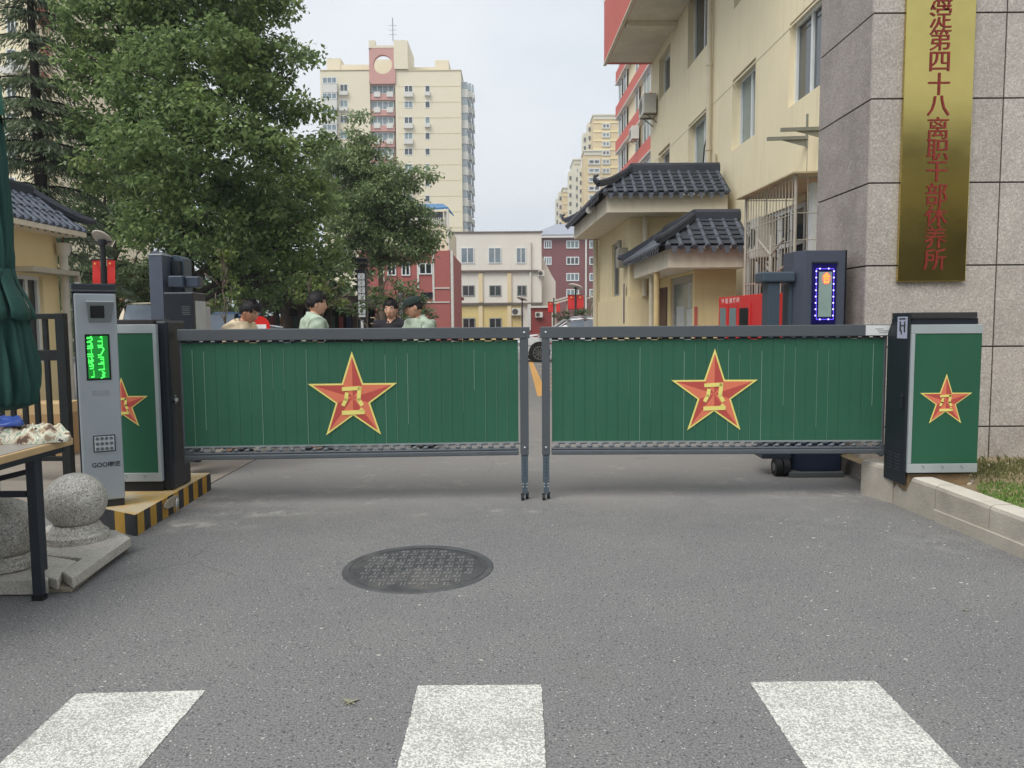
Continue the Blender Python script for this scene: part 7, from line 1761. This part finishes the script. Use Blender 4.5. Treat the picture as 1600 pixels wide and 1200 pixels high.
def head_parts(mb, M, hairfn, nn=40, strands=3):
    """adds head (mats 0 skin) with eyes, brows, mouth, ears into mb; hairfn(d) gives hair thickness or 0"""
    k = 26; vs = []; dirs = []
    for i in range(k+1):
        t = -PI/2+PI*i/k
        for j in range(nn):
            a = 2*PI*j/nn; d = (math.cos(t)*math.cos(a), math.cos(t)*math.sin(a), math.sin(t)); dirs.append(d); vs.append(M @ head_shape(d))
    fs = [(i*nn+j, i*nn+(j+1) % nn, (i+1)*nn+(j+1) % nn, (i+1)*nn+j) for i in range(k) for j in range(nn)]
    mb._add(vs, fs, 0)
    for s in (-1, 1):
        c = M @ V((s*0.032, -0.079, 0.012)); b = MB(); b.ball((0, 0, 0), (0.0125, 0.008, 0.0075), 10)
        R3 = M.to_3x3()
        mb._add([c+R3 @ V(v) for v in b.v], b.f, 1)
        b = MB(); b.ball((0, -0.0055, 0), (0.0055, 0.004, 0.006), 8); mb._add([c+R3 @ V(v) for v in b.v], b.f, 2)
        b = MB(); b.obox((0, 0, 0.019), (0.019, 0.003*s, 0.002*s*-1), (0, 0.004, 0), (0, 0, 0.0032)); mb._add([c+R3 @ V(v) for v in b.v], b.f, 2)
        e = MB(); e.ball((s*0.078, 0.008, -0.01), (0.011, 0.020, 0.032), 12); mb._add([M @ V(v) for v in e.v], e.f, 0)
    b = MB(); b.ball((0, -0.093, -0.062), (0.024, 0.007, 0.0065), 10); mb._add([M @ V(v) for v in b.v], b.f, 3)
    hb = MB(); vs = []
    for d in dirs:
        g = hairfn(d); vs.append(M @ head_shape(d, max(g, -0.004)))
    keep = [hairfn(d) > 0 for d in dirs]
    hb._add(vs, [f for f in fs if any(keep[i] for i in f)], 0)
    rs = random.Random(len(mb.v)); R3 = M.to_3x3()
    for d, p, kq in zip(dirs, vs, keep):
        if not kq: continue
        for _ in range(strands):
            n_ = R3 @ V(d); fl_ = R3 @ V((rs.uniform(-.6, .6)-d[0]*.2, -0.5+rs.uniform(-.5, .5), 0.35+rs.uniform(-.5, .4)))
            a = p+R3 @ V((rs.uniform(-.009, .009), rs.uniform(-.009, .009), rs.uniform(-.009, .009))); tip = a+(n_*.8+fl_*.9).normalized()*rs.uniform(.007, .015)*(R3 @ V((1, 0, 0))).length
            sd = n_.cross(tip-a).normalized()*.0028; hb._add([a-sd-n_*.004, a+sd-n_*.004, tip], [(0, 1, 2)], 0)
    return hb
def short_hair(d, line=0.42):
    x, y, z = d
    lim = line if y < -0.35 else (line-(y+0.35)*1.3 if y < 0.25 else -0.36)
    if abs(x) > 0.75 and y < 0.2: lim = min(lim, 0.12)
    f = z-lim
    return 0.011*min(1, f*4)+0.004*math.sin(31*x+17*y+9*z)+0.004*math.sin(27*z-23*y)+0.002 if f > 0 else -0.005
def person(label, loc, rz, lean=0.0, head_pitch=0.0, head_yaw=0.0, arms=None, shirt=None, trousers=None, skin=None, hair=None, cap=None, height=1.74, collar=True, sleeve=0.55, badge=False, hold=None):
    t = thing('person', label, 'person', loc, rz); s = height/1.74; sk = skin or SKIN
    ca, sa = math.cos(lean), math.sin(lean)
    def B(x, y, z):   # bend the trunk about the hips; person faces -y
        dz = z-0.95
        if dz > 0: y, z = y*ca-dz*sa, 0.95+dz*ca+y*sa
        return V((x, y, z))*s
    vs = []; ed = []; rd = []
    def add(p, r, par=None): vs.append(tuple(p)); rd.append((r[0]*s, r[1]*s) if isinstance(r, tuple) else r*s); i = len(vs)-1; (ed.append((par, i)) if par is not None else None); return i
    pel = add(B(0, 0, .95), (.155, .115)); sp = add(B(0, .0, 1.10), (.145, .105), pel); chs = add(B(0, .0, 1.28), (.165, .115), sp); up = add(B(0, .005, 1.415), (.115, .09), chs); nk = add(B(0, .0, 1.50), .054, up); hd = add(B(0, -.012, 1.56), .055, nk)
    joints = {}
    for sd, key in ((-1, 'r'), (1, 'l')):
        A = arms[key] if arms else ((sd*.24, .02, 1.14), (sd*.25, -.06, .90))
        sh = add(B(sd*.185, .005, 1.415), .058, up); e = B(*A[0]); wv = B(*A[1]); mid = B(sd*.185, .005, 1.40).lerp(e, .5)
        m1 = add(mid, .052, sh); el = add(e, .043, m1); fa = add(e.lerp(wv, .45), .042, el); wr = add(wv, .028, fa)
        d = (wv-e).normalized(); pv = wv+d*.055*s; pm = add(pv, (.040, .022), wr); joints[key] = (B(sd*.185, .005, 1.425), mid, e, wv, pv, d, pm)
        side = d.cross(V((0, 0, 1))); side = side.normalized() if side.length > .1 else V((1, 0, 0)); nrm = side.cross(d).normalized()
        for f, (o_, l1) in enumerate(((-.030, .062), (-.011, .074), (.010, .070), (.029, .055))):
            r0 = pv+d*.035*s+side*o_*s; k1 = r0+(d*.9-nrm*.25)*l1*.55*s; k2 = k1+(d*.55-nrm*.8)*l1*.5*s
            a = add(r0, .0095, pm); b = add(k1, .0085, a); add(k2, .0075, b)
        sgn = -1 if key == 'r' else 1
        a = add(wv+d*.03*s-side*.030*s, .011, wr); b = add(wv+d*.062*s-side*.052*s, .010, a); add(wv+d*.095*s-side*.05*s-nrm*.012*s, .008, b)
    for sd in (-1, 1):
        hp = add(V((sd*.095, 0, .88))*s, .092, pel); th = add(V((sd*.10, -.005, .68))*s, .078, hp); kn = add(V((sd*.105, -.012, .49))*s, .056, th); cf = add(V((sd*.108, .008, .33))*s, .054, kn); an = add(V((sd*.11, .02, .09))*s, .036, cf); add(V((sd*.12, -.06, .04))*s, (.042, .032), an); add(V((sd*.125, -.13, .03))*s, (.034, .022), len(vs)-1)
    me = skin_mesh(vs, ed, rd)
    mb = MB(); mb._add([v.co.copy() for v in me.vertices], [list(p.vertices) for p in me.polygons], 0); bpy.data.meshes.remove(me)
    hc = B(0, -.03, 1.628)
    M = Matrix.Translation(hc) @ Matrix.Rotation(head_yaw, 4, 'Z') @ Matrix.Rotation(head_pitch+lean, 4, 'X') @ Matrix.Scale(s*1.0, 4)
    hb = head_parts(mb, M, hair or (short_hair if not cap else (lambda d: short_hair(d)*(0.5 if d[2] > -0.1 else 1))), strands=0 if cap else 3)
    mb.build('body', [sk, EYEW, EYEB, LIP], t, smooth=True, recalc=True)
    if not cap or True: hb.build('hair', HAIR, t, smooth=True, recalc=False)
    # shirt: same trunk and upper arms, a little larger
    v2, e2, r2 = [], [], []
    def a2(p, r, par=None): v2.append(tuple(p)); r2.append((r[0]*s, r[1]*s) if isinstance(r, tuple) else r*s); i = len(v2)-1; (e2.append((par, i)) if par is not None else None); return i
    p0 = a2(B(0, 0, 1.0), (.175, .135)); p00 = a2(B(0, 0, .86), (.178, .138), p0); p1 = a2(B(0, 0, 1.12), (.168, .128), p0); p2 = a2(B(0, 0, 1.28), (.205, .150), p1); p3 = a2(B(0, .008, 1.425), (.190, .135), p2); p4 = a2(B(0, .006, 1.515), (.098, .090), p3)
    for key in ('r', 'l'):
        S0, mid, e, wv, pv, d, _ = joints[key]
        q = a2(S0, .092, p3); q1 = a2(S0.lerp(e, .45), .082, q); q2 = a2(S0.lerp(e, sleeve+.2), .078, q1)
        if sleeve > .9: q3 = a2(e, .058, q2); a2(e.lerp(wv, .85), .045, q3)
    sm = skin_mesh(v2, e2, r2, 3); sm.materials.append(shirt)
    rs = random.Random(int(height*1000)); f1, f2, f3 = (rs.uniform(0, 6) for _ in range(3)); nr = [v.normal.copy() for v in sm.vertices]
    for v, n_ in zip(sm.vertices, nr):
        x, y, z = v.co; w = .0055*math.sin(34*z+16*x+5*math.sin(9*y+f1)+f2)+.004*math.sin(27*x-38*z+21*y+f3)+.003*math.sin(70*z+31*y+f1)
        v.co += n_*w
    so_ = link('shirt', sm, t); sm.polygons.foreach_set('use_smooth', [True]*len(sm.polygons))
    if collar:
        m = MB(); c = B(0, .0, 1.50); n = 24; pr = []
        for (rr, dz) in ((.072, -.03), (.066, .025), (.070, .030), (.086, -.028)):
            for j in range(n):
                a = 2*PI*j/n; op = .022*max(0, -math.sin(a)); pr.append(c+V((rr*math.cos(a), rr*math.sin(a)-op*.4+.005, dz-op*2.0+.012*math.sin(a)))*s)
        m._add(pr, [(i*n+j, i*n+(j+1) % n, (i+1)*n+(j+1) % n, (i+1)*n+j) for i in range(3) for j in range(n) if not (n*.70 < j+.5 < n*.80)])
        m.build('collar', shirt, so_, smooth=True, recalc=False)
    if badge:
        S0, mid, e, *_ = joints['l']; ax = (e-S0).normalized(); c = S0.lerp(e, .38)+V((.066, -.02, .01))*s; m = MB()
        m.ball(c, (.010, .034, .040), 12); m.build('sleeve_badge', mat('badge_dark', rgb(44, 60, 54), .6), so_, smooth=True)
        for sd in (-1, 1):
            m = MB(); c = B(sd*.12, 0.0, 1.468); m.obox(c, V((.05, 0, -.012*sd*1))*s, V((0, .022, 0))*s, V((0, 0, .008))*s); m.build('epaulette', mat('epaulette_green', rgb(60, 98, 66), .6), so_, bevel=.003)
    m_ = skin_mesh([tuple(V((0, 0, .93))*s)]+[tuple(V(p)*s) for sd in (-1, 1) for p in ((sd*.097, 0, .86), (sd*.102, -.004, .66), (sd*.106, -.008, .48), (sd*.11, .012, .28), (sd*.112, .018, .09))], [(0, 1), (1, 2), (2, 3), (3, 4), (4, 5), (0, 6), (6, 7), (7, 8), (8, 9), (9, 10)], [(.17*s, .13*s)]+[.108*s, .094*s, .078*s, .070*s, .066*s]*2)
    m_.materials.append(trousers); link('trousers', m_, t)
    m = MB()
    for sd in (-1, 1): m.ball(tuple(V((sd*.121, -.055, .042))*s), (.050*s, .135*s, .042*s), 16)
    m.build('shoes', mat('shoe_black', rgb(28, 28, 30), .4), t, smooth=True)
    if cap:
        m = MB(); vs_ = []; n = 32; K = 8
        for i in range(K+1):
            u = PI/2*i/K
            for j in range(n):
                a = 2*PI*j/n; r1, r2_ = .091, .111; z = .040+.080*math.sin(u)**.9
                f = 1.05 if i == 0 else 1.0; vs_.append(M @ V((r1*f*math.cos(a)*math.cos(u)**.55, r2_*f*math.sin(a)*math.cos(u)**.55+.004, z)))
        m._add(vs_, [(i*n+j, i*n+(j+1) % n, (i+1)*n+(j+1) % n, (i+1)*n+j) for i in range(K) for j in range(n)])
        brim = [(M @ V((.080*math.cos(a), -.070-.105*max(0, math.sin(a)), .046-.022*math.sin(a)))) for a in [PI*k/12 for k in range(13)]]
        m.prism(brim, (M.to_3x3() @ V((0, 0, .006)))); m.build('cap', cap, t, smooth='auto')
    return t, joints, s
OFF = mat('shirt_sage', rgb(180, 196, 176), 0.8, 0, 0.16, 14, 0.15, 60); BEI = mat('shirt_beige', rgb(234, 214, 182), 0.85, 0, 0.12, 14, 0.15, 60); BLK = mat('shirt_black', rgb(30, 30, 36), 0.8, 0, 0.1, 8, 0.15, 60)
TRG = mat('trousers_olive', rgb(72, 82, 66), 0.85, 0, 0.1, 6); TRD = mat('trousers_dark', rgb(40, 42, 50), 0.85, 0, 0.1, 6); CAPG = mat('cap_green', rgb(34, 50, 46), 0.8, 0, 0.1, 20)
def place(px, pyh, Y):  # feet on the ground under the head
    p = at(px, pyh, Y); return p
Yp = 8.7
h = at(372, 468, Yp)
t1, j1, s1 = person('man in a beige t-shirt bending his head over a phone', (at(356, 500, Yp).x, Yp, 0), rad(82), lean=rad(19), head_pitch=rad(9), arms={'r': ((-.25, -.10, 1.17), (-.06, -.36, 1.23)), 'l': ((.25, -.10, 1.15), (.04, -.38, 1.24))}, shirt=BEI, trousers=TRD, skin=mat('skin_tan', rgb(204, 150, 122), 0.55, 0, 0.05, 12), height=1.80, collar=False)
# the phone in his hands is a thing of its own
w_ = (j1['r'][4]+j1['l'][4])/2; Mt = Matrix.Translation((at(358, 500, Yp).x, Yp, 0)) @ Matrix.Rotation(rad(82), 4, 'Z'); wp_ = Mt @ (w_+V((0, -.04, .03)))
m = MB(); m.obox((0, 0, 0), (.038, 0, 0), (0, .05, .055), (0, -.003, .003)); o = m.build('phone', mat('phone_black', rgb(24, 26, 30), .2), bevel=.003); o.location = wp_; o.rotation_euler = (0, 0, rad(82)); tag(o, 'dark phone held by the man in the beige t-shirt', 'phone')
Yp = 8.8
person('officer with shaved nape in a pale green shirt, seen from behind', (at(486, 500, Yp).x, Yp, 0), rad(118), lean=rad(3), head_pitch=rad(4), head_yaw=rad(-12), shirt=OFF, trousers=TRG, skin=SKIN2, height=1.85, badge=False)
Yp = 10.3
person('man in a black polo shirt facing the gate', (at(613, 500, Yp).x, Yp, 0), rad(-8), lean=rad(2), head_pitch=rad(4), shirt=BLK, trousers=TRD, skin=SKIN2, height=1.80)
Yp = 9.2
person('officer in a dark cap and pale green shirt with arm badge', (at(664, 500, Yp).x, Yp, 0), rad(-52), lean=rad(10), head_pitch=rad(10), head_yaw=rad(-24), arms={'r': ((-.24, -.12, 1.16), (-.10, -.34, 1.20)), 'l': ((.25, -.08, 1.14), (.10, -.32, 1.16))}, shirt=OFF, trousers=TRG, skin=SKIN, cap=CAPG, height=1.82, badge=True)

# ================================================================ AIR
hm = bpy.data.materials.new('haze_air'); hm.use_nodes = True; ht = hm.node_tree; ht.nodes.clear()
hv = ht.nodes.new('ShaderNodeVolumePrincipled'); hv.inputs['Color'].default_value = (0.92, 0.95, 1.0, 1); hv.inputs['Density'].default_value = 0.0011; hv.inputs['Anisotropy'].default_value = 0.2
ho = ht.nodes.new('ShaderNodeOutputMaterial'); ht.links.new(hv.outputs[0], ho.inputs['Volume'])
m = MB(); m.box(-420, 420, -60, 420, -1.0, 66); o = m.build('haze', hm); o['kind'] = 'stuff'; tag(o, 'thin pale summer haze softening the distant towers', 'haze', kind='stuff')
S.cycles.volume_bounces = 0
